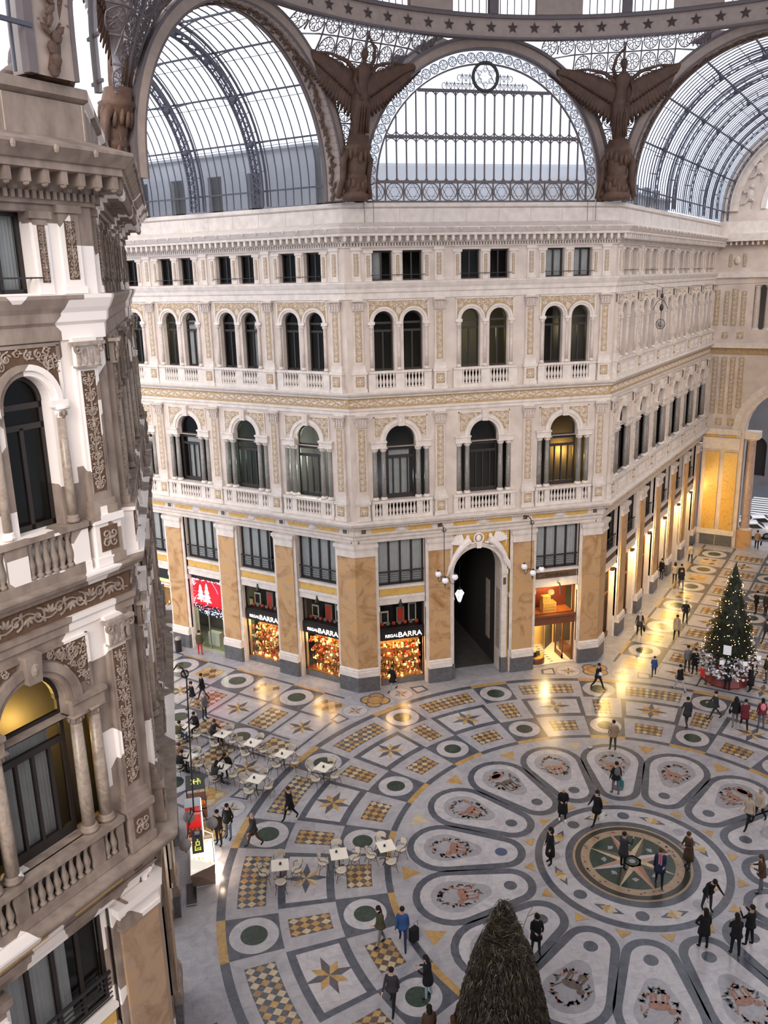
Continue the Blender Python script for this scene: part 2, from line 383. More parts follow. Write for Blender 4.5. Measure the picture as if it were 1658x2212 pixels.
        for c in pils:
            k.box(c-.2, c+.2, .06, .12, 9.92, 10.26, ml); k.box(c-.13, c+.13, .045, .1, 9.97, 10.2, dirty_bg); k.ell((c, .05, 10.09), (.08, .03, .08), base_m, 8, 4)
    k.obj('marble_frieze' if gf else 'dentil_row', R)
    # pilasters ----------------------------------------------------------------
    def pil4():
        k = MB(); k.box(-.24,.24,-.07,.02,23.97,25.68,ml); k.box(-.3,.3,-.12,.02,25.55,25.7,ml); k.box(-.28,.28,-.1,.02,23.97,24.12,ml); return k.mesh('pilaster')
    def pil4r():
        k = MB(); k.box(-.13,.13,-.075,-.05,24.25,25.4,bg); candelabra(k, -.13,.13,24.27,25.38,-.075,rl, 3); return k.mesh('relief_panel')
    def pil3():
        k = MB(); k.box(-.36,.36,-.24,.02,18.1,19.1,ml); k.box(-.42,.42,-.3,.02,19.08,19.24,ml); k.box(-.4,.4,-.28,.02,18.1,18.3,ml)
        k.box(-.36,.36,-.2,.02,19.24,19.42,ml); k.box(-.33,.33,-.17,.02,19.42,19.56,ml); k.box(-.29,.29,-.12,.02,19.56,22.5,m); k.box(-.31,.31,-.14,.02,22.95,23.08,ml); return k.mesh('pilaster')
    def pil3r():
        k = MB(); k.box(-.19,.19,-.13,-.1,19.75,22.38,bg); candelabra(k,-.18,.18,19.78,22.35,-.13,rl,5)
        k2 = .2
        for s_ in (-1,1): k.box(s_*.2-.012, s_*.2+.012, -.145,-.1,19.73,22.4,ml)
        relief_square(k,-.24,.24,18.42,18.98,-.25,bg,rl); return k.mesh('relief_panel')
    def pil2():
        k = MB(); k.box(-.36,.36,-.26,.02,10.78,11.78,ml); k.box(-.42,.42,-.32,.02,11.76,11.92,ml); k.box(-.4,.4,-.3,.02,10.78,11.0,ml)
        k.box(-.37,.37,-.22,.02,11.92,12.1,ml); k.box(-.34,.34,-.18,.02,12.1,12.26,ml); k.box(-.3,.3,-.13,.02,12.26,16.2,m); k.box(-.33,.33,-.16,.02,16.76,16.88,ml); return k.mesh('pilaster')
    def pil2r():
        k = MB(); k.box(-.2,.2,-.14,-.1,12.5,16.05,bg); candelabra(k,-.19,.19,12.55,16.0,-.14,rl,9)
        for s_ in (-1,1): k.box(s_*.21-.012, s_*.21+.012, -.155,-.1,12.48,16.07,ml)
        relief_square(k,-.24,.24,11.08,11.66,-.27,bg,rl); return k.mesh('relief_panel')
    def cap(z0, z1):
        k = MB(); capital(k, 0, .3, z0, z1, -.13, st['cap'], m); return k.mesh('capital')
    def pier(cl, cr_):
        k = MB(); pm = st['pier']; A_, B_ = (.414 if cl else 0), (.414 if cr_ else 0)
        def bx(w_, d_, z0, z1, mm, back=.5): k.prof([(-back,z0),(-d_,z0),(-d_,z1),(-back,z1)], -.62 if cl else -w_, .62 if cr_ else w_, mm, A_, B_)
        bx(.66,.14,1.5,8.55,pm)
        for s_ in (-1,1):
            if not (cl and s_ < 0) and not (cr_ and s_ > 0): k.box(s_*.75-.1, s_*.75+.1, .22,.5,1.5,9.3,ml); k.box(s_*.76-.13, s_*.76+.13,.2,.45,5.0,5.3,ml)
        bx(.85,.3,0,9.3,ml,.95)
        for (w_, d_, z0, z1) in ((.72,.06,8.55,8.68),(.7,.1,8.68,9.0),(.76,.03,9.0,9.1),(.82,-.02,9.1,9.3)): bx(w_, d_, z0, z1, ml)
        bx(.74,.04,.0,.98,base_m,.95); k.prof([(-.5,.98),(-.0,.98),(-.02,1.3),(-.06,1.34),(-.04,1.4),(-.12,1.5),(-.5,1.5)], -.62 if cl else -.74, .62 if cr_ else .74, ml, A_, B_); return k.mesh('pier')
    sk = st['key']
    for c in pils:
        for nm, fn, z in (('p4', pil4, 4), ('p3', pil3, 3), ('p2', pil2, 2)):
            p = link('pilaster', cached((sk, nm), fn), R, (c, 0, 0))
            link('relief_panel', cached((sk, nm+'r'), {4: pil4r, 3: pil3r, 2: pil2r}[z]), p)
            if z == 3: link('capital', cached((sk, 'c3'), lambda: cap(22.5, 23.0)), p)
            if z == 2: link('capital', cached((sk, 'c2'), lambda: cap(16.2, 16.8)), p)
        if gf:
            cl, cr_ = c < 1 and a > 0, c > L-1 and b > 0; link('pier', cached((sk, 'pier', cl, cr_), lambda: pier(cl, cr_)), R, (c, 0, 0))
    # bays -----------------------------------------------------------------------
    def sur4():
        k = MB()
        for x in (-1.62, 0, 1.62):
            k.box(x-.17,x+.17,-.05,.03,23.97,25.56,ml); k.box(x-.26,x+.26,-.09,.03,25.42,25.56,ml)
            k.box(x-.09,x+.09,-.06,-.04,24.2,25.3,bg); candelabra(k,x-.09,x+.09,24.22,25.28,-.06,rl,4)
        k.box(-1.5,1.5,-.12,-.09,24.28,24.31,dark_iron); return k.mesh('window_surround')
    def sur3():
        k = MB()
        for c in (-.83,.83):
            archivolt(k,c,21.85,.57,.68,.05,0,ml); archivolt(k,c,21.85,.68,.8,.11,0,ml)
        for x in (-1.55,0,1.55): k.box(x-.2,x+.2,-.12,.02,21.72,21.86,ml)
        # scroll panel above the two arches
        N = 24; xs = [-1.66 + 3.32*i/N for i in range(N+1)]
        for i in range(N):
            def zb(x):
                c = -.83 if x < 0 else .83; dx = abs(x-c); return 21.85 + sqrt(max(0, .81**2 - dx*dx)) if dx < .81 else 21.87
            k.add([(xs[i],-.02,zb(xs[i])),(xs[i+1],-.02,zb(xs[i+1])),(xs[i+1],-.02,22.95),(xs[i],-.02,22.95)],[(0,1,2,3)],bg)
        foliage(k, lambda x, z: (abs(x)-.83)**2+(z-21.85)**2 > .93**2 and abs(x) < 1.6, -1.6, 1.6, 21.95, 22.88, 60, .15, -.02, rl, 6)
        for sx in (-1,1):
            for (px,pz,r) in ((1.45,22.62,.16),(.0,22.4,.15),(.95,22.8,.09),(.45,22.78,.11),(1.2,22.82,.09)):
                spiral(k, sx*px, pz, r, pi/2, sx, -.02, rl, 1.3, .022); leaf(k, sx*px, pz-.1, r*1.3, pi/2+sx*.5, -.02, rl)
        for (x0,x1,z0,z1) in ((-1.72,1.72,22.95,23.02),(-1.72,-1.65,21.9,22.98),(1.65,1.72,21.9,22.98)): k.box(x0,x1,-.05,.02,z0,z1,ml)
        return k.mesh('window_surround')
    def sur2():
        k = MB(); archivolt(k,0,15.3,.87,1.0,.06,0,ml); archivolt(k,0,15.3,1.0,1.2,.12,0,ml)
        k.box(-1.75,-.86,-.14,.05,14.93,15.3,ml); k.box(.86,1.75,-.14,.05,14.93,15.3,ml); k.box(-1.8,-.83,-.2,.05,15.22,15.32,ml); k.box(.83,1.8,-.2,.05,15.22,15.32,ml)
        k.taper(-.16,.16,-.24,.02,16.14,16.78,1.25,ml); k.ell((0,-.2,16.45),(.12,.1,.2),rl,8,6)
        for sg in (-1,1):
            A = arc((0,15.3),1.24, pi/2 - sg*.22, pi/2 - sg*1.35, 10); top = 16.62; ex = sg*1.5
            pts = A + [(ex, A[-1][1]), (ex, top), (A[0][0], top)]
            for i in range(10): k.add([(A[i][0],-.02,A[i][1]),(A[i+1][0],-.02,A[i+1][1]),(ex,-.02,A[i+1][1]),(ex,-.02,A[i][1])][::1],[(0,1,2,3)],bg)
            k.add([(A[0][0],-.02,A[0][1]),(ex,-.02,A[0][1]),(ex,-.02,top),(A[0][0],-.02,top)],[(0,1,2,3)],bg)
            foliage(k, lambda x, z: x*x+(z-15.3)**2 > 1.34**2 and abs(x) > .3, min(sg*.3,sg*1.44), max(sg*.3,sg*1.44), 15.55, 16.57, 26, .15, -.02, rl, 8)
            for (px,pz,r) in ((.55,16.5,.09),(.82,16.42,.13),(1.16,16.36,.17),(1.33,16.0,.13),(1.4,15.75,.08),(1.1,16.1,.08)):
                spiral(k, sg*px, pz, r, pi/2, sg, -.02, rl, 1.3, .022); leaf(k, sg*px, pz-.08, r*1.3, pi/2-sg*.6, -.02, rl)
            k.box(min(ex,ex+sg*.06),max(ex,ex+sg*.06),-.06,.02,15.4,16.68,ml)
        k.box(-1.56,-.2,-.06,.02,16.62,16.68,ml); k.box(.2,1.56,-.06,.02,16.62,16.68,ml); return k.mesh('window_surround')
    nb = 0
    def balrow(k, par, xs, z, h, y):
        nonlocal nb
        me = cached((sk, 'bal', h), lambda: baluster_mesh(st['bal'], h)); rest = MB(); any_ = False
        for x in xs:
            if nb < bal_limit: link('baluster', me, par, (x, y, z)); nb += 1
            else:
                any_ = True; rest.lathe([(r_, z_*h/.8) for r_, z_ in BAL_PR], (x, y, z), st['bal'], 6)
        if any_: o = rest.obj('baluster', par); o['kind'] = 'stuff'
    for i, c in enumerate(bays):
        hw = min(2.3, (bounds[i+1]-bounds[i])/2 if 0 < i < len(bays)-1 else 2.2) - .4
        link('window_surround', cached((sk,'s4'), sur4), R, (c,0,0))
        s3 = link('window_surround', cached((sk,'s3'), sur3), R, (c,0,0))
        cm = cached((sk,'col3'), lambda: column_mb(.1, 19.24, 21.72, st['col3'], ml).mesh('column', True))
        for x in (-1.55, 0, 1.55): link('column', cm, s3, (x, -.06 if x else .0, 0))
        s2 = link('window_surround', cached((sk,'s2'), sur2), R, (c,0,0))
        cm = cached((sk,'col2'), lambda: column_mb(.15, 11.92, 14.93, st['col2'], ml).mesh('column', True))
        for x in (-1.52, -1.02, 1.02, 1.52): link('column', cm, s2, (x, 0.02, 0))
        # balustrades
        k = MB(); k.box(c-hw,c+hw,-.2,.0,18.1,18.3,ml); k.box(c-hw,c+hw,-.24,.04,19.1,19.22,ml)
        for x0, x1 in ((-hw,-1.38),(-.26,.26),(1.38,hw)): k.box(c+x0,c+x1,-.18,0,18.3,19.1,ml)
        k.box(c-1.38, c+1.38, .0,.02,18.3,19.1, base_m)
        o = k.obj('balustrade', R); balrow(k, o, [c+s_*.82+(j-2.5)*.19 for s_ in (-1,1) for j in range(6)], 18.3, .8, -.1)
        k = MB(); k.box(c-hw,c+hw,-.24,.02,10.78,11.0,ml); k.box(c-hw,c+hw,-.28,.04,11.76,11.9,ml)
        for x0, x1 in ((-hw,-1.62),(-1.2,-.86),(.86,1.2),(1.62,hw)): k.box(c+x0,c+x1,-.2,0,11.0,11.76,ml)
        k.box(c-1.62, c+1.62, .0,.02,11.0,11.76, base_m)
        o = k.obj('balustrade', R); balrow(k, o, [c+(j-3.5)*.205 for j in range(8)] + [c+s_*(1.41+e) for s_ in (-1,1) for e in (-.1,.1)], 11.0, .76, -.12)
        if gf and gtypes[i] != 'arch':
            k = MB(); k.box(c-1.42,c+1.42,.3,.5,6.36,6.52,ml); k.box(c-1.42,c+1.42,.32,.5,5.82,5.9,ml); k.box(c-1.35,c+1.35,.36,.45,5.92,6.34, dirty_bg if gtypes[i]=='bag' else yellow_m)
            k.box(c-1.42,c+1.42,.34,.5,5.35,5.82,ml); k.box(c-1.42,c+1.42,.28,.5,5.72,5.82,ml); k.obj('spandrel_panel', R)
    return R

# ------------------------------------------------------------ windows (each its own structure)
WN = [0]
def window(origin, xd, x, kind, blind=None, note=''):
    rz = atan2(xd[1], xd[0]); WN[0] += 1
    loc = (origin[0] + xd[0]*x, origin[1] + xd[1]*x, 0)
    R = root('window_%d' % WN[0], note, 'window', loc, rz, kind='structure')
    def fr():
        k = MB(); f = frame_m
        if kind == '4':
            for x0, x1, z0, z1 in ((-.56,-.47,24,25.55),(.47,.56,24,25.55),(-.04,.04,24,25.55),(-.56,.56,24,24.08),(-.56,.56,25.47,25.55)): k.box(x0,x1,.3,.38,z0,z1,f)
            k.box(-.56,.56,.1,.13,24.28,24.31,f)
        if kind == '3':
            for x0, x1, z0, z1 in ((-.56,-.48,19.2,21.9),(.48,.56,19.2,21.9),(-.045,.045,19.2,21.35),(-.56,.56,19.2,19.32),(-.56,.56,21.3,21.42),(-.56,.56,21.72,21.84)): k.box(x0,x1,.3,.38,z0,z1,f)
            archivolt(k,0,21.85,.47,.56,.08,.36,f)
        if kind == '2':
            for x0, x1, z0, z1 in ((-.9,-.8,11.9,15.3),(.8,.9,11.9,15.3),(-.43,-.36,11.9,14.3),(.0,.07,11.9,14.3),(.43,.5,11.9,14.3),(-.9,.9,11.9,12.15),(-.9,.9,14.25,14.4),(-.9,.9,14.72,15.0),(-1.66,-1.6,11.9,14.9),(1.6,1.66,11.9,14.9)): k.box(x0,x1,.3,.4,z0,z1,f)
            archivolt(k,0,15.3,.76,.86,.1,.38,f)
        if kind == 'm':
            for x in (-1.38,-.69,0,.69,1.38): k.box(x-.05,x+.05,.62,.72,6.5,9.3,f)
            k.box(-1.42,1.42,.62,.72,6.5,6.62,f); k.box(-1.42,1.42,.62,.72,9.2,9.3,f); k.box(-1.42,1.42,.46,.52,7.32,7.4,dark_iron)
            for j in range(5): k.box(-1.42,1.42,.47,.5,6.6+j*.14,6.62+j*.14,dark_iron)
        return k.mesh('frame')
    def pn():
        k = MB()
        if kind == '4': k.box(-.5,.5,.335,.345,24.05,25.5,pane_m)
        if kind == '3': k.slab([(-.5,19.25),(.5,19.25)] + arc((0,21.85),.5,0,pi,10), .335,.345, pane_m)
        if kind == '2': k.slab([(-.85,11.95),(.85,11.95)] + arc((0,15.3),.8,0,pi,12), .345,.355, pane_m); k.box(-1.62,-.9,.345,.355,11.95,14.9,pane_m); k.box(.9,1.62,.345,.355,11.95,14.9,pane_m)
        if kind == 'm': k.box(-1.4,1.4,.665,.675,6.55,9.28,pane_m)
        return k.mesh('pane')
    link('frame', cached(('wf', kind), fr), R); link('pane', cached(('wp', kind), pn), R)
    if blind:
        z0, z1, hw, y = {'4': (24.02,25.52,.54,.42), '3': (19.25,21.9,.53,.45), '2': (11.95,14.9,.6,.5), 'm': (6.55,9.28,1.38,.72)}[kind]
        def bl():
            k = MB(); n = 28; a_, b_ = blind if not isinstance(blind, str) else (-1, 1)
            P = [(hw*(a_+(b_-a_)*i/n), y + (.025 if i % 2 else -.0)) for i in range(n+1)]
            for i in range(n): k.add([(P[i][0],P[i][1],z0),(P[i+1][0],P[i+1][1],z0),(P[i+1][0],P[i+1][1],z1),(P[i][0],P[i][1],z1)],[(0,1,2,3)],blind_m)
            return k.mesh('curtain')
        link('curtain', cached(('wb', kind, str(blind)), bl), R)
    return R
# ------------------------------------------------------------ styles
CLEAN = dict(key='clean', m=stone, ml=stone_l, bg=ochre_bg, rl=mat('cream_relief_stucco', (.74, .64, .55), .8, noise=.2, nscale=9), cap=mat('grey_beige_capital', (.60, .52, .47), .8, noise=.2), bal=stone_l, pier=pier_m, col2=col_m, col3=col_w)
DIRTY = dict(key='dirty', m=dirty, ml=dirty, bg=dirty_bg, rl=dirty_rel, cap=dirty_rel, bal=dirty_p, pier=pier_m2, col2=marble('weathered_column_marble', (.40,.34,.28), (.2,.16,.13), (.33,.27,.22), 2), col3=marble('weathered_column_marble2', (.40,.34,.28), (.2,.16,.13), (.33,.27,.22), 2))
def armpos(n, L, rev):
    P = [.62 + SP*i for i in range(n+1)]; Bc = [.62 + SP*(i+.5) for i in range(n)]
    return ([L-p for p in P], [L-b for b in Bc][::-1]) if rev else (P, Bc)
OB = (-W8, RB); XB = (1, 0)
OA = (-W8 - LARM*S2, RB + LARM*S2); XA = (S2, -S2)
OC = (W8, RB); XC = (S2, S2)
LD = 10.46; CD = (-18.58, -8.08); OD = (CD[0] - LD*S2, CD[1] - LD*S2); XD = (S2, S2)
OO = CD; XO = (0, 1)
pB, bB = [.62, 5.2, 10.56, 15.14], [2.9, 7.88, 12.86]
pA, bA = armpos(6, LARM, True); pC, bC = armpos(6, LARM, False); pD, bD = armpos(2, LD, True)
build_facade('wall_front', 'cream stucco octagon facade of three bays with the arched passage, straight ahead', OB, XB, 2*W8, pB, bB, CLEAN, (.414, .414), gtypes=['shop', 'arch', 'bag'])
build_facade('wall_front_left', 'cream stucco arcade facade receding to the left of the front facade', OA, XA, LARM, pA, bA, CLEAN, (0, .414), gtypes=['shop']*6)
build_facade('wall_front_right', 'cream stucco arcade facade receding to the right, lit shopfronts below', OC, XC, LARM, pC, bC, CLEAN, (.414, -.9), gtypes=['bag']*6)
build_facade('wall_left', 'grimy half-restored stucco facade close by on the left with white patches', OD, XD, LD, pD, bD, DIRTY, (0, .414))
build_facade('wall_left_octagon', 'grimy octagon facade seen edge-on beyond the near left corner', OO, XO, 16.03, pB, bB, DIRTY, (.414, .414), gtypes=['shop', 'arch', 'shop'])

# windows ---------------------------------------------------------------
FN = {'A': 'front left facade', 'B': 'front facade', 'C': 'front right facade', 'D': 'grimy near left facade', 'O': 'edge-on octagon facade on the left'}
ST = {'4': 'square-headed attic', '3': 'round-arched third-storey', '2': 'large columned second-storey', 'm': 'mezzanine'}
ORD = ['first', 'second', 'third', 'fourth', 'fifth', 'sixth', 'seventh', 'eighth', 'ninth', 'tenth', 'eleventh', 'twelfth']
blinds = {('B','4',0): (-1, 0), ('B','4',4): 'full', ('B','4',5): 'full', ('A','4',1): 'full', ('A','4',2): (-1,.2), ('A','4',4): (-1, .1), ('A','3',3): (-1, .3), ('A','3',7): (-.9, .2), ('A','3',9): (0, 1),
          ('B','2',0): 'full', ('A','2',3): 'full', ('D','4',3): 'full', ('D','2',1): 'full'}
for key, O, X, bs in (('A', OA, XA, bA), ('B', OB, XB, bB), ('C', OC, XC, bC), ('D', OD, XD, bD), ('O', OO, XO, bB)):
    cnt = {'4': 0, '3': 0, '2': 0, 'm': 0}
    for i, c in enumerate(bs):
        for kind, xs in (('4', (c-.84, c+.84)), ('3', (c-.83, c+.83)), ('2', (c,)), ('m', (c,))):
            if kind == 'm' and i == 1 and key in 'BO': continue
            for x in xs:
                b = blinds.get((key, kind, cnt[kind])); 
                if kind == 'm' and key in 'AB': b = (-1, .6) if (cnt[kind] == 4 and key == 'A') else 'full'
                if kind == 'm' and key == 'D': b = (-1, .3)
                window(O, X, x, kind, b, '%s %s window from the left on the %s%s' % (ORD[cnt[kind]], ST[kind], FN[key], ', curtained' if b else '')); cnt[kind] += 1

def on(O, X, x, y):   # point of a facade frame in the world
    return (O[0] + X[0]*x - X[1]*y, O[1] + X[1]*x + X[0]*y)
def lamp(name, loc, energy, col, size=.1, kind='POINT', rot=None, spot=None, label=None, blend=.5):
    d = bpy.data.lights.new(name, kind); d.energy = energy*2.2; d.color = col
    if kind == 'AREA': d.size = size
    else: d.shadow_soft_size = size
    if spot: d.spot_size = spot; d.spot_blend = blend
    o = link(name, d); o.location = loc
    if rot: o.rotation_euler = rot
    return o
warm = (1, .66, .28)
# lit rooms
for (O, X, x, z, e, c) in ((OA, XA, bA[5], 13.8, 260, (.95, 1, .9)), (OA, XA, bA[4], 13.6, 60, (.8, 1, .85)), (OB, XB, bB[2]+.5, 13.6, 110, (1, .55, .12)), (OA, XA, bA[3]+.83, 21.3, 50, (1, .85, .5)),
                      (OB, XB, bB[1], 21.0, 45, (1, .85, .35)), (OB, XB, bB[2]+.4, 21, 16, (1, .85, .5)), (OB, XB, bB[0]+.3, 12.8, 25, (.75, .85, 1)), (OD, XD, bD[1]+.5, 14.3, 60, (1, .6, .15)), (OB, XB, bB[2], 8.4, 40, (.95, .97, 1))):
    p = on(O, X, x, 1.8); lamp('room_light', (p[0], p[1], z), e, c, .25)

# ------------------------------------------------------------ shopfronts
neon_w = mat('lit_white_lettering', (1, 1, 1), emit=(1, .97, .9), estr=1.8)
black_p = mat('black_shop_panel', (.012, .01, .01), .3)
wood = mat('red_brown_shop_wood', (.16, .055, .025), .35, noise=.3)
gold = mat('gilded_trinkets', (.9, .55, .15), .3, .6)
red_t = mat('red_trinkets', (.75, .06, .03), .4)
cream_t = mat('cream_trinkets', (.9, .8, .6), .5)
amber_e = mat('amber_bulb', (1, .6, .2), emit=(1, .5, .13), estr=6)
shelf_m = mat('shop_backdrop', (.55, .30, .12), .7, noise=.4, nscale=6)
tile_m = mat('shop_floor_marble', (.75, .68, .55), .35)
def text_mesh(name, s, size, m, parent, loc, rot=(pi/2, 0, 0), depth=.02, align='CENTER', sx=1):
    cu = bpy.data.curves.new(name, 'FONT'); cu.body = s; cu.size = size; cu.extrude = depth; cu.align_x = align; cu.offset = 0
    o = bpy.data.objects.new(name, cu); COL.objects.link(o); dg = bpy.context.evaluated_depsgraph_get()
    me = bpy.data.meshes.new_from_object(o.evaluated_get(dg)); bpy.data.objects.remove(o)
    me.materials.clear(); me.materials.append(m)
    p = link(name, me, parent, loc); p.rotation_euler = rot; p.scale = (sx, 1, 1); return p
def shop_root(O, X, c, label, cat='shopfront', name='shopfront'):
    return root(name, label, cat, (*on(O, X, c, 0), 0), atan2(X[1], X[0]), group=None)
def trinkets(par, x0, x1, y0, y1, z0, z1, n, mats, seed, dark=False):
    rr = random.Random(seed); k = MB()
    for i in range(n):
        x, y = rr.uniform(x0, x1), rr.uniform(y0, y1); tier = rr.randrange(4); z = z0 + (z1-z0)*tier/4; m = rr.choice(mats); t = rr.randrange(4); s = rr.uniform(.03, .08)
        if t == 0: k.ell((x, y, z+s), s, m, 6, 4)
        elif t == 1: k.lathe([(s*.7,0),(s*.25,s*.8),(s*.6,s*2.2),(s*.2,s*3)], (x,y,z), m, 6)
        elif t == 2: k.box(x-s,x+s,y-s*.7,y+s*.7,z,z+s*1.6,m)
        else: k.lathe([(s,0),(s*.9,s*.4),(0.01,s*2.6)], (x,y,z), m, 5)
    o = k.obj('trinkets', par); o['kind'] = 'stuff'; return o
def barra(O, X, c, label, side=1, seed=1):
    R = shop_root(O, X, c, label)
    k = MB(); f = black_p
    for x in (-1.42, 1.36): k.box(x, x+.06, .62, .72, 0, 5.35, f)
    k.box(-1.42, 1.42, .6, .75, 5.2, 5.35, f); k.box(-1.42,1.42,.55,1.7,3.6,3.72,f); k.box(-1.42,1.42,.6,.7,.0,.38,base_m)
    k.obj('frame', R)
    k = MB(); k.box(-1.4,1.4,.5,.62,2.98,3.62,f); s = k.obj('sign', R)
    text_mesh('letters', 'REGALI', .27, neon_w, s, (-.62, .49, 3.17), sx=1.0); text_mesh('letters', 'BARRA', .46, neon_w, s, (.5, .49, 3.12), sx=1.05)
    k = MB(); k.box(-1.38,1.38,.64,.65,3.72,5.2,pane_m); k.box(-1.38,1.38 if not side else .9,.64,.65,.4,2.98,pane_m); k.obj('pane', R)
    k = MB(); k.box(-1.4,1.4,1.75,1.8,0,3.6,shelf_m); k.box(-1.4,1.4,.66,1.75,.3,.38,shelf_m)
    for j in range(3): k.box(-1.4,1.4,1.1+j*.12,1.75,.95+j*.62,.97+j*.62,wood)
    k.box(-1.4,1.4,1.6,1.7,3.72,5.3,black_p); k.obj('display_case', R)
    trinkets(R, -1.32, 1.3, .75, 1.7, .4, 2.85, 330, [gold, red_t, cream_t, gold, gold, amber_e, red_t, cream_t], seed)
    # dim upper display of framed pictures and dolls
    k = MB()
    for j, x in enumerate((-.9, .1, .85)): k.box(x-.25,x+.25,1.2,1.25,3.8,4.6+.2*j, cream_t if j != 1 else dirty_rel); k.box(x-.18,x+.18,1.19,1.2,3.9,4.5+.2*j, red_t if j == 1 else black_p)
    for j in range(7): k.ell((-1.1+j*.36, 1.0, 3.85), (.14,.1,.12), (dirty_rel if j % 2 else red_t), 7, 5)
    k.obj('upper_display', R)
    k = MB(); k.lathe([(.05,0),(.12,-.12),(.16,-.3)], (-.1,.35,5.5), black_p, 8); k.box(-.14,-.06,.3,.45,5.45,5.62,black_p); k.obj('spotlight', R)
    for x in (-.8, .3): p = on(O, X, c+x, .95); lamp('display_light', (p[0], p[1], 2.75), 38, (1, .58, .2), .12)
    p = on(O, X, c, -.1); lamp('display_light', (p[0], p[1], 1.3), 22, (1, .6, .25), .3)
    return R
barra(OB, XB, bB[0], 'gift shopfront right of the corner pier, lit trinkets under white BARRA lettering', 1, 3)
barra(OA, XA, bA[5], 'gift shopfront just left of the corner pier, glowing trinkets and BARRA sign', 0, 5)
barra(OA, XA, bA[4], 'gift shopfront with BARRA sign second left of the corner pier', 0, 8)
# red tree display (third from the corner)
R = shop_root(OA, XA, bA[3], 'shopfront with red panel, white fir shapes and fairy lights')
k = MB(); k.box(-1.42,1.42,.6,.75,5.0,5.35,black_p); k.box(-1.42,1.42,.6,.72,2.9,3.15,black_p)
for x in (-1.42,-.2,1.36): k.box(x,x+.06,.62,.7,0,3.0,mat('steel_frame', (.35,.34,.30), .4, .6))
k.obj('frame', R)
red_p = mat('red_lit_panel', (.5, .01, .02), .5, emit=(.9, .02, .05), estr=.12)
k = MB(); k.box(-1.4,1.4,.66,.7,3.15,5.0,red_p); pnl = k.obj('red_panel', R)
k = MB()
for (cx, h, b) in ((-.75, 1.25, 3.35), (-.2, 1.5, 3.25)):
    P = [(cx-.05, b), (cx-.05, b+.14)]
    L_ = []
    for j in range(4): w_ = .42*(1-j/4.6); zz = b+.14+h*.22*j; L_ += [(w_, zz), (w_*.42, zz+h*.2)]
    pts = [(cx+.05, b), (cx+.05, b+.14)] + [(cx+w_, z_) for w_, z_ in L_] + [(cx, b+h)] + [(cx-w_, z_) for w_, z_ in L_[::-1]] + [(cx-.05, b+.14), (cx-.05, b)]
    k.slab(pts, .64, .655, mat('white_fir_cutout', (.75,.6,.6), .6, emit=(.7,.5,.5), estr=.4))
k.obj('fir_cutouts', pnl)
k = MB(); rr = random.Random(4); pk = mat('pink_fairy_light', (1,.2,.3), emit=(1,.06,.15), estr=7); wh = mat('white_fairy_light', (1,1,1), emit=(.85,.88,1), estr=7); bl = mat('blue_fairy_light', (.3,.4,1), emit=(.25,.35,1), estr=7)
for i in range(60): k.ell((rr.uniform(-1.38,1.38), .6, 3.05+rr.uniform(-.12,.14)), .017, pk if i % 3 else wh, 5, 4)
for i in range(45): k.ell((-1.36+abs(rr.gauss(0,.12)), .62, rr.uniform(3.1,4.95)), .022, pk if i % 2 else wh, 5, 4)
for i in range(40): k.ell((rr.uniform(-1.38,1.38), .62, 4.93+rr.uniform(-.05,.05)), .02, wh, 5, 4)
for i in range(80): k.ell((rr.uniform(-1.0,1.3), .62, 2.85-abs(rr.gauss(0,.16))), .02, (wh, bl)[i % 2], 5, 4)
k.tube([(.35+.5*sin(t*.16), .64, 4.85-.1*t) for t in range(8)], .02, pk, 5); o = k.obj('fairy_lights', R); o['kind'] = 'stuff'
k = MB(); k.box(-1.38,1.38,.66,.67,.1,2.9,pane_m); k.obj('pane', R)
k = MB(); k.box(-1.4,1.4,3.4,3.5,0,3,mat('olive_shop_wall', (.35,.36,.22), .8)); k.box(-1.4,1.4,.5,3.5,.0,.03,mat('olive_shop_floor', (.35,.36,.22), .4)); k.box(-.9,.1,1.2,1.6,0,.95,mat('pale_counter', (.6,.6,.5), .5)); k.box(.5,.9,1.6,2.2,0,1.6,black_p); k.obj('interior', R)
p = on(OA, XA, bA[3], 2); lamp('display_light', (*p, 2.7), 45, (.9, 1, .55), .3)
p = on(OA, XA, bA[3], .2); lamp('display_light', (*p, 3.6), 10, (1, .05, .15), .3)
# lottery shop
for idx, lab in ((2, 'shopfront with small green and red LOTTERIA light box, partly behind the near corner'), (1, 'dim shopfront far along the front left facade'), (0, 'last shopfront at the far end of the front left facade')):
    R = shop_root(OA, XA, bA[idx], lab)
    k = MB(); k.box(-1.42,1.42,.6,.72,3.9,5.35,black_p)
    for x in (-1.42,0,1.36): k.box(x,x+.06,.62,.7,0,3.9,black_p)
    k.obj('frame', R); k = MB(); k.box(-1.38,1.38,.65,.66,.1,3.9,pane_m); k.obj('pane', R)
    k = MB(); k.box(-1.4,1.4,2.4,2.5,0,4,shelf_m); k.box(-1.2,1.2,1.3,1.9,0,1.1,cream_t); k.obj('interior', R); trinkets(R,-1.2,1.2,.8,1.8,1.1,2.5,60,[cream_t,gold,red_t],idx)
    p = on(OA, XA, bA[idx], 1.2); lamp('display_light', (*p, 2.6), 30, (1, .9, .5), .2)
    if idx == 2:
        k = MB(); k.box(.1,1.35,.5,.62,3.95,4.5,mat('green_lit_sign', (.5,.8,.2), emit=(.5,.9,.25), estr=1.6)); k.box(.15,1.3,.49,.5,4.02,4.3,mat('red_lit_sign', (.5,.02,.03), emit=(.8,.03,.03), estr=1)); s_ = k.obj('light_box', R)
        text_mesh('letters', 'LOTTERIA', .2, neon_w, s_, (.72, .485, 4.1), sx=.95)
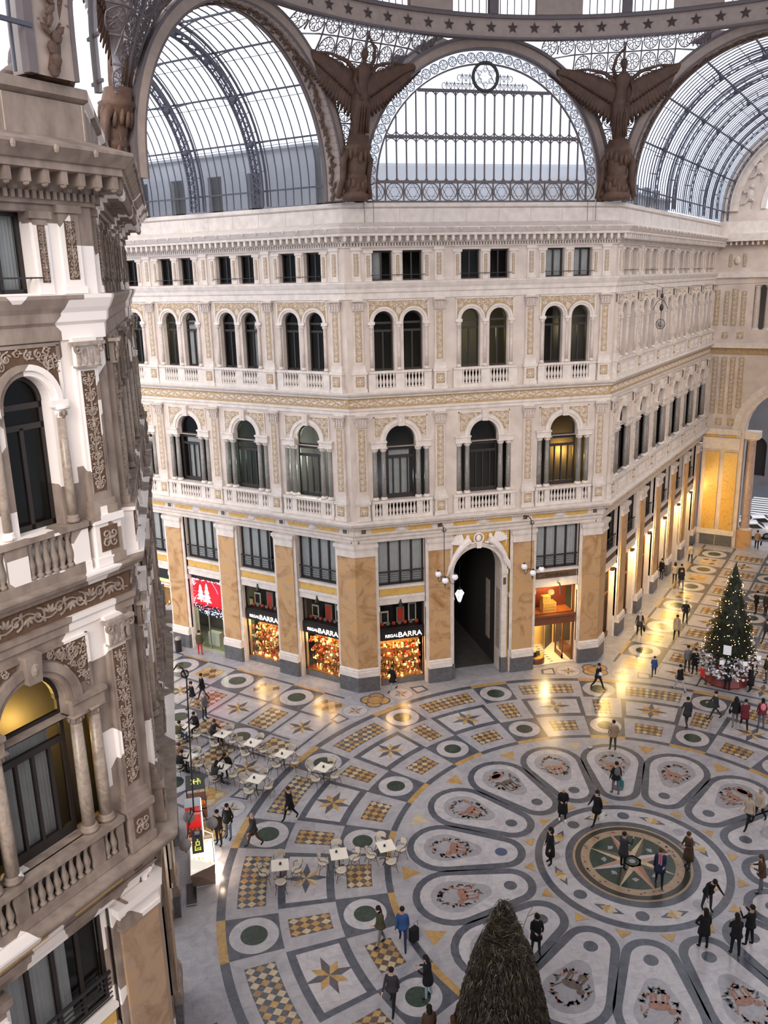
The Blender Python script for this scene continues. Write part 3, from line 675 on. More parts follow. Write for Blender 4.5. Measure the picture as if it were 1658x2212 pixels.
# luxury shop in the third bay of the front facade
R = shop_root(OB, XB, bB[2], 'open wood-framed luxury shopfront with trunks above the door, warmly lit')
k = MB()
for x0, x1, z0, z1, y0, y1 in ((-1.42,-1.34,0,5.35,.6,.75),(1.3,1.42,0,5.35,.6,.75),(-1.42,1.42,5.2,5.35,.6,.75),(-1.42,1.42,2.75,3.3,.45,.75),(-1.42,1.42,3.25,3.38,.4,.8)): k.box(x0,x1,y0,y1,z0,z1,wood)
k.box(.8,.87,.9,1.0,0,2.75,wood); k.box(.8,.87,1.9,2.0,0,2.75,wood); k.box(.8,.87,.9,2.0,0,.35,wood); k.box(1.3,1.4,.7,2.4,0,.9,wood); k.obj('frame', R)
k = MB(); k.lathe([(.55,0),(.55,.35),(.5,.42)], (-.95,1.0,0), wood, 18); k.lathe([(.5,.42),(.5,.46)], (-.95,1.0,0), gold, 18); k.obj('bow_window_base', R)
k = MB(); 
for a in range(-6, 7):
    t = radians(a*14+ -90); 
for i in range(14):
    t0, t1 = radians(-180+i*13), radians(-167+i*13); k.add([(-.95+.52*cos(t0),1+.52*sin(t0),.46),(-.95+.52*cos(t1),1+.52*sin(t1),.46),(-.95+.52*cos(t1),1+.52*sin(t1),2.75),(-.95+.52*cos(t0),1+.52*sin(t0),2.75)],[(0,1,2,3)],pane_m)
k.box(-1.38,1.3,.66,.67,3.38,5.2,pane_m); k.obj('pane', R)
k = MB(); k.box(-1.4,1.4,3.5,3.6,0,5.3,mat('amber_shop_wall', (.75,.5,.2), .7)); k.box(-1.4,1.4,.45,3.5,.01,.06,tile_m); k.box(-1.4,1.4,.75,1.9,3.3,3.38,mat('orange_display_shelf', (.6,.2,.05), .4)); k.box(-1.4,1.4,1.9,1.95,3.38,5.3,mat('dark_red_backdrop', (.2,.04,.02), .6))
for j in range(8): k.add([(-.15,.75+j*.33,.065),(.02,.68+j*.33,.065),(.2,.75+j*.33,.065),(.02,.82+j*.33,.065)],[(0,1,2,3)],base_m)
k.obj('interior', R)
k = MB(); k.box(-.35,-.27,.35,.5,5.4,5.55,black_p); k.tube([(.1,.4,5.55),(.1,.1,5.6),(.12,.0,5.4),(.14,.02,4.9)], .05, mat('bronze_fitting', (.2,.13,.08), .4, .6), 6); k.obj('wall_lamp', R)
p = on(OB, XB, bB[2], 1.2); lamp('display_light', (*p, 5.0), 70, (1, .55, .15), .15); p = on(OB, XB, bB[2]+.1, 1.9); lamp('display_light', (*p, 2.6), 200, (1, .72, .3), .2)
p = on(OB, XB, bB[2]+.1, .1); lamp('display_light', (*p, 4.6), 80, (1, .68, .25), .2)
def trunk(x, y, z, w, d, h, label):
    t = root('travel_trunk', label, 'trunk', (*on(OB, XB, bB[2]+x, y), z)); lt = mat('tan_trunk_leather', (.55,.28,.08), .5); st_ = mat('orange_trunk_strap', (.85,.5,.15), .4)
    k = MB(); k.box(-w,w,-d,d,0,h,lt); k.obj('body', t); k = MB()
    for j in range(4): k.box(-w-.01,w+.01,-d-.01,d+.01,h*j/3.3,h*j/3.3+.03,st_)
    for sx in (-1,1): k.box(sx*w-.02,sx*w+.02,-d-.012,d+.012,0,h,st_)
    k.obj('straps', t); k = MB(); k.box(-.05,.05,-d-.03,-d,h*.6,h*.75,gold); k.obj('clasp', t)
trunk(-.1, 1.25, 3.38, .42, .28, .62, 'large tan striped trunk on the display shelf over the luxury shop door')
trunk(-.25, 1.3, 4.0, .24, .18, .4, 'small trunk stacked on top of the large tan trunk')
for q, (x, z, m_, lab) in enumerate(((-1.1, .46, black_p, 'black handbag in the bow window, left one'), (-.8, .46, mat('olive_leather', (.1,.1,.05), .5), 'olive handbag in the bow window, right one'))):
    t = root('handbag', lab, 'bag', (*on(OB, XB, bB[2]+x, .9+q*.15), z)); k = MB(); k.taper(-.14,.14,-.07,.07,0,.28,.75,m_); k.obj('body', t); k = MB(); k.tube([(-.08,0,.27),(-.05,0,.42),(.05,0,.42),(.08,0,.27)], .012, m_, 5); k.obj('handle', t)
text_mesh('letters', 'CANFALO', .27, mat('dark_bronze_lettering', (.07,.035,.015), .5), R, (.05, .345, 6.02), sx=1.25)

# shopfronts along the right arm: tall warm-lit reveals with brown posts
cream_lit = mat('cream_reveal_plaster', (.82, .66, .40), .6)
for i, c in enumerate(bC):
    R = shop_root(OC, XC, c, '%s warmly lit shopfront from the front corner along the right facade' % ORD[i])
    k = MB()
    for x in (-1.42, -.5, .45, 1.34): k.box(x, x+.08, .78, .9, 0, 5.2, wood)
    k.box(-1.42,1.42,.75,.9,5.1,5.35,wood); k.box(-1.42,1.42,.7,.9,0,.35,wood); k.box(-1.42,1.42,.78,.9,3.2,3.3,wood); k.obj('frame', R)
    k = MB(); k.box(-1.4,1.4,.83,.84,.3,5.1,pane_m); k.obj('pane', R)
    k = MB()
    k.box(-1.4,1.4,2.3,2.4,0,5.3,cream_lit); k.box(-1.4,1.4,1.0,2.3,.0,.5,wood); k.obj('interior', R)
    trinkets(R, -1.3, 1.3, 1.1, 2.1, .5, 2.6, 40, [cream_t, gold, black_p], 20+i)
    k = MB(); k.lathe([(.02,.1),(.14,.06),(.16,-.02),(.13,-.06)], (0,0,0), wood, 12, 2.4, 1); k.tube([(0,.3,.05),(0,.1,.12),(0,0,.06)], .03, wood, 5)
    for v_i, v in enumerate(k.v): k.v[v_i] = (v[0]-.2, v[1]-.05+.15, v[2]+5.42)
    k.obj('wall_lamp', R)
    for x in (-.75, .55): p = on(OC, XC, c+x, .35); lamp('reveal_light', (*p, 4.85), 120, (1, .66, .22), .08)
    p = on(OC, XC, c, 1.6); lamp('display_light', (*p, 4.6), 30, (1, .7, .3), .2)

# ------------------------------------------------------------ passage through the front facade
R = root('passage_portal', 'tall dark arched passage portal in the middle of the front facade', 'archway', (*on(OB, XB, bB[1]-.2, 0), 0), 0)
k = MB(); archivolt(k,0,6.85,1.55,1.7,.1,.42,stone_l); archivolt(k,0,6.85,1.7,1.84,.18,.42,stone_l)
for s_ in (-1,1):
    x0, x1 = sorted((s_*1.54, s_*1.88)); k.box(x0,x1,.28,.5,0,6.7,stone_l); k.box(x0-.04,x1+.04,.2,.5,6.55,6.85,stone_l); k.box(x0+.08,x1-.08,.26,.3,5.85,6.3,dirty_bg if s_ > 0 else yellow_m); k.box(x0-.02,x1+.02,.24,.5,5.2,5.35,stone_l); k.box(x0-.03,x1+.03,.2,.5,0,1,base_m)
k.obj('archivolt', R)
k = MB(); vs = mat('shade_dark_passage_stone', (.018,.016,.015), .9)  # shade of the deep passage put into the stone colour
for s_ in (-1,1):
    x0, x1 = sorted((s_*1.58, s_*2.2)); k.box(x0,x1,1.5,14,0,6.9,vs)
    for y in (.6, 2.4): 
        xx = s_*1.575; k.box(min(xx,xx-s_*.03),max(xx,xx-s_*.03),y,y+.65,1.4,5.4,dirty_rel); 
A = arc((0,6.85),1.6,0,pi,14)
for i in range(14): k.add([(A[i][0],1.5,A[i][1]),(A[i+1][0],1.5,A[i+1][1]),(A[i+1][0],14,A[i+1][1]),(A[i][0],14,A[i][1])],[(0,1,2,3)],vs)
k.box(-2.2,2.2,14,14.2,0,9,black_p); k.box(-1.58,1.58,1.6,14,.0,.03,mat('dim_passage_paving', (.09,.085,.08), .5, noise=.5, nscale=1.5)); k.obj('tunnel', R)  # end wall and paving coloured dark too, for the passage's shade
k = MB()
for s_ in (-1,1):   # reclining winged figures of the spandrel
    def P(x, z, y=.28): return (s_*x, y, z)
    sm = mat('white_spandrel_figure', (.86,.80,.78), .7, noise=.15, nscale=6)
    k.tube([P(.62,8.95,.12),P(.95,8.75,.06),P(1.3,8.35,.06),P(1.6,7.9,.1),P(1.85,7.3,.15)], .26, sm, 8, r1=.11)
    k.ell(P(.72,9.12,.14),(.13,.13,.16),sm,8,6); k.tube([P(.8,8.95,.04),P(.5,8.75,.02),P(.32,8.8,.04)], .09, sm, 6, r1=.05)
    k.tube([P(1.2,8.4,.14),P(1.0,8.45,.06),P(.7,8.5,.14)], .08, sm, 6, r1=.05)
    for j in range(7): a = .1+j*.2; leaf(k, s_*.95, 8.75, .95-.05*j, (a if s_ > 0 else pi-a), .2, sm, .24)
    for j in range(5): k.tube([P(1.25+.08*j,8.3-.1*j,.08),P(1.55+.09*j,7.9-.12*j,.04),P(1.6+.11*j,7.4-.16*j,.12)], .085, sm, 5, r1=.03)
    k.tube([P(1.75,9.2,.2),P(1.78,8.8,.16),P(1.7,8.4,.2)], .025, sm, 5)
k.tube([(.3*cos(2*pi*i/20), .22, 9.0+.3*sin(2*pi*i/20)) for i in range(20)], .055, sm, 6, closed=True); k.ell((0,.24,9.0),(.17,.12,.22),sm,8,6); k.taper(-.14,.14,.1,.4,8.4,8.72,1.2,sm)
k.obj('spandrel_figures', R)
p = on(OB, XB, bB[1], 0)
L_ = root('hanging_lantern', 'lit white hexagonal lantern hanging inside the dark passage', 'lantern', (p[0]-.6, p[1]+2.6, 4.55))
lg = mat('lantern_white_glass', (1,1,1), emit=(.9,.97,1), estr=1.1)
k = MB(); k.lathe([(.1,-.42),(.3,.1),(.32,.12),(.12,.42)], (0,0,0), lg, 6); k.obj('lantern_glass', L_)
k = MB()
for i in range(6): a = pi/3*i; k.tube([(.11*cos(a),.11*sin(a),-.42),(.31*cos(a),.31*sin(a),.1),(.13*cos(a),.13*sin(a),.42)], .014, dark_iron, 4)
k.lathe([(.14,.4),(.1,.5),(.02,.58)], (0,0,0), dark_iron, 6); k.lathe([(.1,-.44),(.04,-.55),(.01,-.6)], (0,0,0), dark_iron, 6); k.tube([(0,0,.55),(0,0,3.6)], .012, dark_iron, 4); k.obj('lantern_frame', L_)
lamp('lantern_light', (p[0]-.6, p[1]+2.2, 4.0), 5, (.85,.93,1), .2)

# bracket chandeliers hanging in front of facades ------------------------------
globe = mat('white_opal_globe', (.82,.82,.84), .25, emit=(.9,.9,1), estr=.12)
globe_g = mat('dusty_grey_globe', (.30,.28,.27), .5)
def chandelier(pt, ang, zt, zb, label, gm):
    R = root('hanging_globe_lamp', label, 'lamp', (pt[0], pt[1], 0), ang, group=None); k = MB(); k.tube([(0,0,zt),(0,0,zb)], .022, dark_iron, 5)
    for d_ in (-1,1): k.tube([(d_*.03+d_*.12*cos(a*.6), 0, zt+.05-.12*sin(a*.6)+.1) for a in range(9)], .018, dark_iron, 4)
    k.tube([(0,1.0,zt+.1),(0,.6,zt+.38),(0,.2,zt+.3),(0,0,zt)], .03, dark_iron, 5); k.ell((0,0,zb),(.07,.07,.12),dark_iron,6,5); k.obj('hanger', R)
    for j, a in enumerate((pi/2+.3, pi+.35+.3+.7, -.35+.3-.3)):
        c_, s_ = cos(a), sin(a); k = MB(); P = [(c_*r_, s_*r_, zb+z_) for r_, z_ in ((.03,.05),(.15,.16),(.3,.02),(.35,-.22),(.5,-.32),(.62,-.2),(.62,-.1))]; k.tube(P, .02, dark_iron, 5)
        k.tube([(c_*(.2+.08*cos(t)), s_*(.2+.08*cos(t)), zb-.02+.08*sin(t)) for t in [i*.7 for i in range(8)]], .012, dark_iron, 4); k.lathe([(.04,-.1),(.08,-.02)], (c_*.62,s_*.62,zb), dark_iron, 8); k.lathe([(.06,.3),(.1,.31),(.03,.38)], (c_*.62,s_*.62,zb), dark_iron, 8); ar = k.obj('arm', R)
        k = MB(); k.ell((c_*.62,s_*.62,zb+.13), .19, gm, 12, 8); k.obj('globe', ar, True)
chandelier(on(OB, XB, 5.12, -1.0), 0, 9.95, 7.1, 'black iron globe lamp hanging left of the passage arch', globe)
chandelier(on(OB, XB, 10.55, -1.0), 0, 9.9, 7.0, 'black iron globe lamp hanging right of the passage arch', globe)
# the third one hangs off the near left building: tall slim rod
R = root('hanging_globe_lamp', 'tall slim iron rod lamp with grey globes beside the near left facade', 'lamp', (-17.62, 0, 0)); k = MB()
k.tube([(0,2.62,9.8),(-.1,-1.9,7.0)], .028, dark_iron, 5); k.tube([(-.5,2.6,10.1),(-.3,2.6,10.35),(-.12,2.62,10.2),(0,2.62,9.8)], .03, dark_iron, 5)
for d_ in (-1,1): k.tube([(.14*cos(a*.6)-.05, 2.62+d_*.05, 9.95+.14*sin(a*.6)) for a in range(11)], .02, dark_iron, 4)
k.obj('hanger', R)
for (x, y, z) in ((-.28,-1.55,6.6),(.46,-2.1,6.6),(-.44,-3.05,6.6)):
    k = MB(); k.tube([(-.1,-1.9,7.0),(x*.5-.05,(y-1.9)/2,7.05),(x,y,6.6-.3),(x,y,z-.15)], .02, dark_iron, 5); ar = k.obj('arm', R); k = MB(); k.ell((x,y,z), .2, globe_g, 12, 8); k.obj('globe', ar, True)

# ------------------------------------------------------------ end wall of the right arm
OE = (W8 + LARM*S2, RB + LARM*S2); XE = (S2, -S2); WE = sqrt(2)*(RB-W8)
R = root('wall_right_end', 'cream end wall of the right arm with golden marble panels and street arch', 'wall', (*OE, 0), atan2(XE[1], XE[0]), kind='structure')
c = WE/2; k = MB(); TE = 1.6
wall_panel(k, 0, WE, 0, 17.8, [(c,4.0,0,10.4,1)], 0, TE, stone, stone)
wall_panel(k, 0, WE, 17.8, 23.6, [(c,4.2,19.2,22.9,0)], 0, 1.2, stone)
wall_panel(k, 0, WE, 23.6, 28, [], 0, 1, stone)
archivolt(k, c, 28.9, 3.9, 7.25, 0, .2, stone, 44); k.box(0,c-3.9,.2,.6,28,28.9,stone); k.box(c+3.9,WE,.2,.6,28,28.9,stone); k.box(c-3.9,c+3.9,.2,.6,28,28.9,stone); k.box(0,WE,3,3.1,18,28,room_m); k.obj('masonry', R)
k = MB()
for s_ in (0, 1):
    def X_(a, b): return (a, b) if not s_ else (WE-b, WE-a)
    for (a, b_, z0, z1, y, mm) in ((.0,3.1,8.9,9.9,-.12,stone_l),(.35,1.5,1.5,8.6,-.1,yellow_m),(1.9,3.0,1.5,8.6,-.1,yellow_m),(.3,1.55,0,1.0,-.12,base_m),(1.65,3.05,0,1.0,-.12,base_m),(0,3.2,1.0,1.5,-.08,stone_l),(0,3.15,10.2,10.7,-.3,stone_l),(.2,1.2,9.95,10.15,-.13,yellow_m),(1.8,2.7,9.95,10.15,-.13,yellow_m),(0,WE/2,17.7,18.1,-.3,stone_l),(0,WE/2,23.5,23.95,-.2,stone_l),(0,WE/2,26.4,27.0,-.8,stone_l),(0,WE/2,27.0,28.0,-.1,stone_l),(0,WE/2,17.15,17.7,-.05,ochre_bg)):
        a2, b2 = X_(a, b_); k.box(a2,b2,y,.05,z0,z1,mm)
for i in range(34): x = .3+i*.42; k.taper(x-.07,x+.07,-.62,-.1,26.1,26.42,1,stone_l)
archivolt(k,c,10.4,4.0,4.4,.12,0,stone_l,28); archivolt(k,c,10.4,4.4,5.0,.22,0,stone_l,28); archivolt(k,c,28.9,3.9,4.3,.12,.2,stone_l,24); archivolt(k,c,28.8,6.0,6.5,.2,.2,stone_l,30); archivolt(k,c,28.8,6.5,7.25,.35,.2,stone,40)
k.obj('mouldings', R)
k = MB(); rlm = CLEAN['rl']
for s_ in (0, 1):
    for (x0, x1, z0, z1) in ((.35,.75,12,16.9),(1.05,1.45,12,16.9),(1.75,2.15,12,16.9),(2.45,2.85,12.6,16.9),(.9,1.25,19.6,22.4),(1.5,1.95,19.6,22.6),(2.25,2.6,19.6,22.4),(.1,.5,19.6,22.5),(1.0,1.25,24.4,25.4),(2.1,2.35,24.4,25.4),(.9,1.35,18.5,19),(2.1,2.6,18.5,19),(.9,1.4,11,11.6),(1.9,2.4,11,11.6)):
        a2, b2 = (x0, x1) if not s_ else (WE-x1, WE-x0); k.box(a2,b2,-.06,.02,z0,z1,ochre_bg); candelabra(k,a2,b2,z0,z1,-.06,rlm,int(x0*10))
    xx = 1.68 if not s_ else WE-1.68; k.ell((xx,-.12,24.9),(.25,.16,.32),rlm,8,6)
    fig = mat('pale_lunette_relief', (.62,.54,.50), .8, noise=.2)
    cx = c + (-1 if not s_ else 1)*5.1; sg = -1 if not s_ else 1
    for (z, sc) in ((30.0, 1), (32.0, 1.0)):
        bx = c + sg*(5.15 if z < 31 else 4.6); k.ell((bx,.12,z),(.3,.2,.5),fig,8,6); k.ell((bx+.1,.1,z+.65),(.16,.16,.2),fig,8,6); k.tube([(bx,.1,z-.2),(bx+.35,.0,z-.5),(bx+.2,.1,z-1)],.13,fig,6,r1=.06); k.tube([(bx,.1,z+.3),(bx-.45,.0,z+.2),(bx-.6,.05,z+.5)],.08,fig,6,r1=.05); k.tube([(bx-.1,.1,z-.2),(bx-.4,.05,z-.6),(bx-.7,.1,z-.7)],.12,fig,6,r1=.06)
k.obj('relief_panels', R)
for x, mm in ((c-3.4, col_w), (c+3.4, col_w)):
    k = column_mb(.38, 1.6, 9.9, marble('pink_column_marble', (.55,.42,.38), (.35,.24,.22), (.48,.37,.33), 1.5), stone_l); k.box(-.6,.6,-.6,.6,0,1.6,pier_m); k.box(-.65,.65,-.65,.65,9.9,10.5,stone_l); k.obj('column', R, loc=(x,.75,0))
for x in (3.4, 4.3, WE-4.3, WE-3.4, c-1.4, c+1.4): k = column_mb(.24, 19.2, 22.9, col_w, stone_l); k.obj('column', R, loc=(x,.4,0))
k = MB(); k.slab([(c-3.85,28.95),(c+3.85,28.95)] + arc((c,29.2),3.85,0,pi,20), .6, .61, frost_gl); k.obj('lunette_glass', R)
k = MB()
for i in range(-7, 8): x = i*.52; h = sqrt(max(0, 3.9**2-x*x)); k.box(c+x-.03,c+x+.03,.55,.62,28.9,29.2+h,grey_iron)
for r_ in (1.3, 2.6): k.tube([(x_,.58,z_) for x_, z_ in arc((c,29.2),r_,0,pi,20)], .04, grey_iron, 4)
k.obj('lunette_grille', R)
# ------------------------------------------------------------ glass roof
ZC = 28.8
def rib(mb, r, y, w, h, m, a0=0, a1=pi, n=36, drop=.8):
    """arched bar of rectangular section lying in the plane y"""
    A = arc((0, ZC), r, a0, a1, n); Bx = arc((0, ZC), r+h, a0, a1, n)
    if drop: A = [(A[0][0], ZC-drop)] + A + [(A[-1][0], ZC-drop)]; Bx = [(Bx[0][0], ZC-drop)] + Bx + [(Bx[-1][0], ZC-drop)]
    v = []
    for (a, b), (c, d) in zip(A, Bx): v += [(a,y-w,b),(a,y+w,b),(c,y+w,d),(c,y-w,d)]
    f = []
    for i in range(len(A)-1):
        o = i*4; f += [(o+j, o+(j+1) % 4, o+4+(j+1) % 4, o+4+j) for j in range(4)]
    mb.add(v, f, m)
def vault(nm, label, mid, ax, L, y0=.6, first=4.6, bars=.52, edge=None, seed=0, tk=1):
    R = root(nm, label, 'glass roof', (mid[0], mid[1], 0), atan2(ax[1], ax[0]) - pi/2)
    rg = 7.25
    k = MB(); A = [(rg, 28)] + arc((0, ZC), rg, 0, pi, 40) + [(-rg, 28)]
    for i in range(len(A)-1): k.add([(A[i][0],y0,A[i][1]),(A[i+1][0],y0,A[i+1][1]),(A[i+1][0],L,A[i+1][1]),(A[i][0],L,A[i][1])],[(0,1,2,3)],roof_gl)
    k.obj('glazing', R)
    k = MB(); y = y0+.3
    while y < L: rib(k, rg-.05, y, .022, .045, roof_iron); y += bars
    for i in range(2, 40, 2):   # fine pane laps
        a = pi*i/40
        if i % 4 == 0: k.tube([(7.2*cos(a), y0, ZC+7.2*sin(a)), (7.2*cos(a), L, ZC+7.2*sin(a))], .018, roof_iron, 4)
    k.obj('glazing_bars', R)
    for i in range(0, 10):
        a = pi*(i+ (0 if 0 < i < 9 else 0))/9; x, z = 7.03*cos(a), ZC+7.03*sin(a); k = MB(); k.tube([(x,y0,z),(x,L,z)], .055, roof_iron, 4)
        if 0 < i < 9:   # shallow lattice brackets either side of each truss
            x2, z2 = 6.6*cos(a), ZC+6.6*sin(a); q = first
            while q < L:
                for d in (-1, 1):
                    Y = [q+d*t for t in (0,.5,1,1.5,2.0)]; H = [0,.45,.75,.93,1]; pts = [(x2+(x-x2)*h, yy, z2+(z-z2)*h) for yy, h in zip(Y, H)]; k.tube([p for p in pts if y0 < p[1] < L], .035, roof_iron, 4)
                    for j in range(1, 4):
                        if y0 < pts[j][1] < L: k.tube([pts[j], (x, pts[j][1], z)], .02, roof_iron, 4)
                q += SP
        k.obj('purlin', R)
    y = first
    while y < L+.5:
        k = MB()
        for d in (-.3, .3): rib(k, 6.57, y+d, .025*tk, .07*tk, roof_iron, n=40); rib(k, 6.97, y+d, .022*tk, .06*tk, roof_iron, n=40)
        N = 44; A = arc((0, ZC), 6.6, 0, pi, N)
        for i in range(N):
            p, q = A[i], A[i+1]; k.tube([(p[0],y-.3,p[1]),(q[0],y+.3,q[1])], .02*tk, roof_iron, 4); k.tube([(p[0],y+.3,p[1]),(q[0],y-.3,q[1])], .02*tk, roof_iron, 4)
            b = (p[0]*1.0+(p[0])*(.07), p[1]+(p[1]-ZC)*.07)
            if i % 2 == 0:
                for d in (-.3,.3): k.tube([(p[0],y+d,p[1]), b and (b[0],y+d,b[1])], .022, roof_iron, 4)
        for i in range(1, 9): a = pi*i/9; k.ell((6.65*cos(a), y, ZC+6.65*sin(a)), (.16,.24,.16), roof_iron, 8, 5)
        for z in (28.2, 28.5): 
            for s_ in (-1, 1): k.tube([(s_*6.6,y-.3,z-.2),(s_*6.6,y+.3,z+.2)], .028, roof_iron, 4); k.tube([(s_*6.6,y+.3,z-.2),(s_*6.6,y-.3,z+.2)], .028, roof_iron, 4)
        k.obj('truss', R); y += SP
    return R
def great_arch(label, mid, ax, w=True):
    R = root('great_arch', label, 'arch', (mid[0], mid[1], 0), atan2(ax[1], ax[0]) - pi/2)
    k = MB(); rib(k, 6.65, .0, .55, .5, beige_iron, n=48); rib(k, 7.1, -.45, .12, .14, grey_iron, n=48); rib(k, 6.6, .5, .1, .2, grey_iron, n=48); rib(k, 6.62,-.52,.05,.08,grey_iron,n=48); k.obj('arch_band', R)
    k = MB(); rr = random.Random(2); N = 120    # dark leaf garland on the soffit
    gl = mat('dark_bronze_leaves', (.12,.07,.05), .6, noise=.5)
    for i in range(N+1):
        a = pi*i/N
        for q in range(2):
            rad = 6.58 - .04*q; c_ = (rad*cos(a), rr.uniform(-.16,.16), ZC+rad*sin(a)); Rm = Matrix.Rotation(-(a+pi/2), 3, 'Y') @ Matrix.Rotation(rr.uniform(-1,1), 3, 'Z'); k.ell(c_, (.17,.07,.04), gl, 5, 4, Rm)
    for s_ in (-1,1):
        for q in range(4): k.ell((s_*6.56, rr.uniform(-.1,.1), 28.1+q*.2), (.05,.13,.13), gl, 6, 4)
    k.obj('leaf_garland', R)
    k = MB()
    for i in range(60):
        a = pi*(i+.5)/60
        for y in (-.42,-.25,.25,.42): k.ell((6.63*cos(a), y, ZC+6.63*sin(a)), .025, grey_iron, 4, 3)
    o = k.obj('rivet', R); o['kind'] = 'stuff'
    return R
def mid_of(ang):   # opening of the arm whose axis points at ang degrees
    d = (RB+W8)*S2; return (d*cos(radians(ang)), d*sin(radians(ang)))
vault('glass_vault', 'barrel-vaulted glass roof over the left arm with curved lattice ribs', mid_of(135), (-S2, S2), LARM, seed=1, first=4.9, tk=1.8)
vault('glass_vault', 'barrel-vaulted glass roof over the right arm ending at the relief lunette', mid_of(45), (S2, S2), LARM, seed=2, first=4.9, bars=.56)
vault('glass_vault', 'glass roof overhead behind the near left arch, mostly out of view', (mid_of(225)[0]-.7, mid_of(225)[1]-.7), (-S2, -S2), 16, seed=3, first=4.9, bars=.6)
great_arch('great riveted arch over the mouth of the left arm', mid_of(135), (-S2, S2))
great_arch('great arch with rust-red edge over the mouth of the right arm', mid_of(45), (S2, S2))
great_arch('riveted arch with leaf garland rising at the top left, over the near arm', (mid_of(225)[0]-1.1, mid_of(225)[1]-.5), (-S2, -S2))

# ------------------------------------------------------------ semicircular glazed lunette over the front facade
def rose(mb, c, r, m, y=0, T=None, n=8, w=.016):
    f = T or (lambda x, z: (x, y, z)); cx, cz = c
    mb.tube([f(cx+r*cos(2*pi*i/16), cz+r*sin(2*pi*i/16)) for i in range(16)], w*1.2, m, 4, closed=True)
    for i in range(n):
        a = 2*pi*i/n; mb.tube([f(cx+r*.22*cos(a), cz+r*.22*sin(a)), f(cx+r*.62*cos(a+.2), cz+r*.62*sin(a+.2)), f(cx+r*.96*cos(a), cz+r*.96*sin(a))], w*.8, m, 4)
        b = a+pi/n; mb.tube([f(cx+r*(.72+.16*cos(t))*cos(b+.2*sin(t)), cz+r*(.72+.16*cos(t))*sin(b+.2*sin(t))) for t in (0,1.57,3.14,4.71,6.28)], w*.7, m, 4)
    mb.tube([f(cx+r*.2*cos(2*pi*i/8), cz+r*.2*sin(2*pi*i/8)) for i in range(8)], w, m, 4, closed=True)
R = root('lunette_window', 'great semicircular glazed window over the front facade with hexagram roundel', 'window', (0, RB, 0), 0)
k = MB(); rib(k, 6.65, .25, .3, .5, beige_iron, n=56); rib(k, 7.1, -.1, .12, .14, grey_iron, n=56); rib(k, 6.58, 0, .12, .1, grey_iron, n=56); k.obj('arch_band', R)
gm = grey_iron
k = MB(); k.slab([(-6.6,28)] + [( -x, z) for x, z in arc((0,ZC),6.6,0,pi,40)] + [(6.6,28)], .34, .35, frost_gl); k.obj('glass', R)
k = MB(); rib(k, 5.92, .25, .05, .08, gm, n=56)
for i in range(-11, 12):
    x = i*.54; h = sqrt(5.92**2-x*x) if abs(x) < 5.92 else 0
    top = min(ZC+h, 33.45)
    if h and top > 29.05: k.box(x-.028,x+.028,.2,.3,29.0,top,gm)
    if i < 11:
        xm = x+.27; hm = ZC + (sqrt(5.9**2-xm*xm) if abs(xm) < 5.9 else 0)
        for z, dn in ((29.0,0),(31.12,1),(31.28,0),(33.4,1)):
            if hm > z+.25:
                for sgx in (-1,1):   # rounded corners of each light
                    P = [(xm+sgx*.27, .25, z+(-.27 if dn else .27))] + [(xm+sgx*.27*cos(t), .25, z+(-1 if dn else 1)*.27*(1-sin(t))) for t in (.4,.8,1.2,1.57)]; k.tube(P, .03, gm, 4)
for z in (29.0, 31.2, 33.45):
    x = sqrt(5.92**2-(z-ZC)**2); k.box(-x,x,.18,.32,z-.07,z+.07,gm)
k.obj('mullions', R)
k = MB()
for i in range(38):
    a = pi*(i+.5)/38; rose(k, (6.28*cos(a), ZC+6.28*sin(a)), .23, gm, .25, n=6, w=.02)
k.obj('lace_border', R)
k = MB()
for i in range(-6, 7):
    x = i*1.0; cz = 28.5; r = .44
    k.tube([(x+r*cos(2*pi*t/18), .25, cz+r*sin(2*pi*t/18)) for t in range(18)], .035, gm, 4, closed=True)
    for o_ in (0, pi): k.tube([(x+r*cos(pi/2+o_+2*pi*t/3), .25, cz+r*sin(pi/2+o_+2*pi*t/3)) for t in range(3)], .028, gm, 4, closed=True)
    k.box(x-.53,x-.47,.2,.3,28,29,gm)
k.box(-6.5,6.5,.18,.3,27.98,28.06,gm); k.obj('hexagram_rail', R)
k = MB(); rr = random.Random(3)
for i in range(-9, 10):
    for zz in (33.7, 34.1):
        x = i*.42; 
        if x*x + (zz-ZC+.25)**2 < 5.72**2 and abs(x) > .75:
            for sgx in (-1,1): 
                P = [(x+sgx*(.14+.13*cos(t)*(1-t/8)), .25, zz+.16*sin(t)*(1-t/8)) for t in [j*.8-1.5 for j in range(8)]]; k.tube(P, .02, gm, 4)
            k.tube([(x,.25,zz-.3),(x,.25,zz+.2)], .02, gm, 4); k.ell((x,.25,zz+.1),(.05,.03,.07),gm,5,4)
k.obj('scrollwork', R)
k = MB(); c0 = (0, 34.15); k.tube([(.68*cos(2*pi*i/32), .2, 34.15+.68*sin(2*pi*i/32)) for i in range(32)], .085, mat('dark_wreath', (.05,.06,.05), .7), 8, closed=True)
for i in range(60): a = 2*pi*i/60; k.ell((.68*cos(a), .14, 34.15+.68*sin(a)), (.07,.05,.07), mat('dark_wreath', (.05,.06,.05)), 5, 4)
for o_ in (0, pi): k.tube([(.6*cos(pi/2+o_+2*pi*t/3), .22, 34.15+.6*sin(pi/2+o_+2*pi*t/3)) for t in range(3)], .03, gm, 4, closed=True)
for i in range(6): a = pi/6+pi/3*i; k.tube([(.33*cos(a)+.1*cos(t), .22, 34.15+.33*sin(a)+.1*sin(t)) for t in [j*.9 for j in range(7)]], .018, gm, 4)
k.obj('roundel', R)

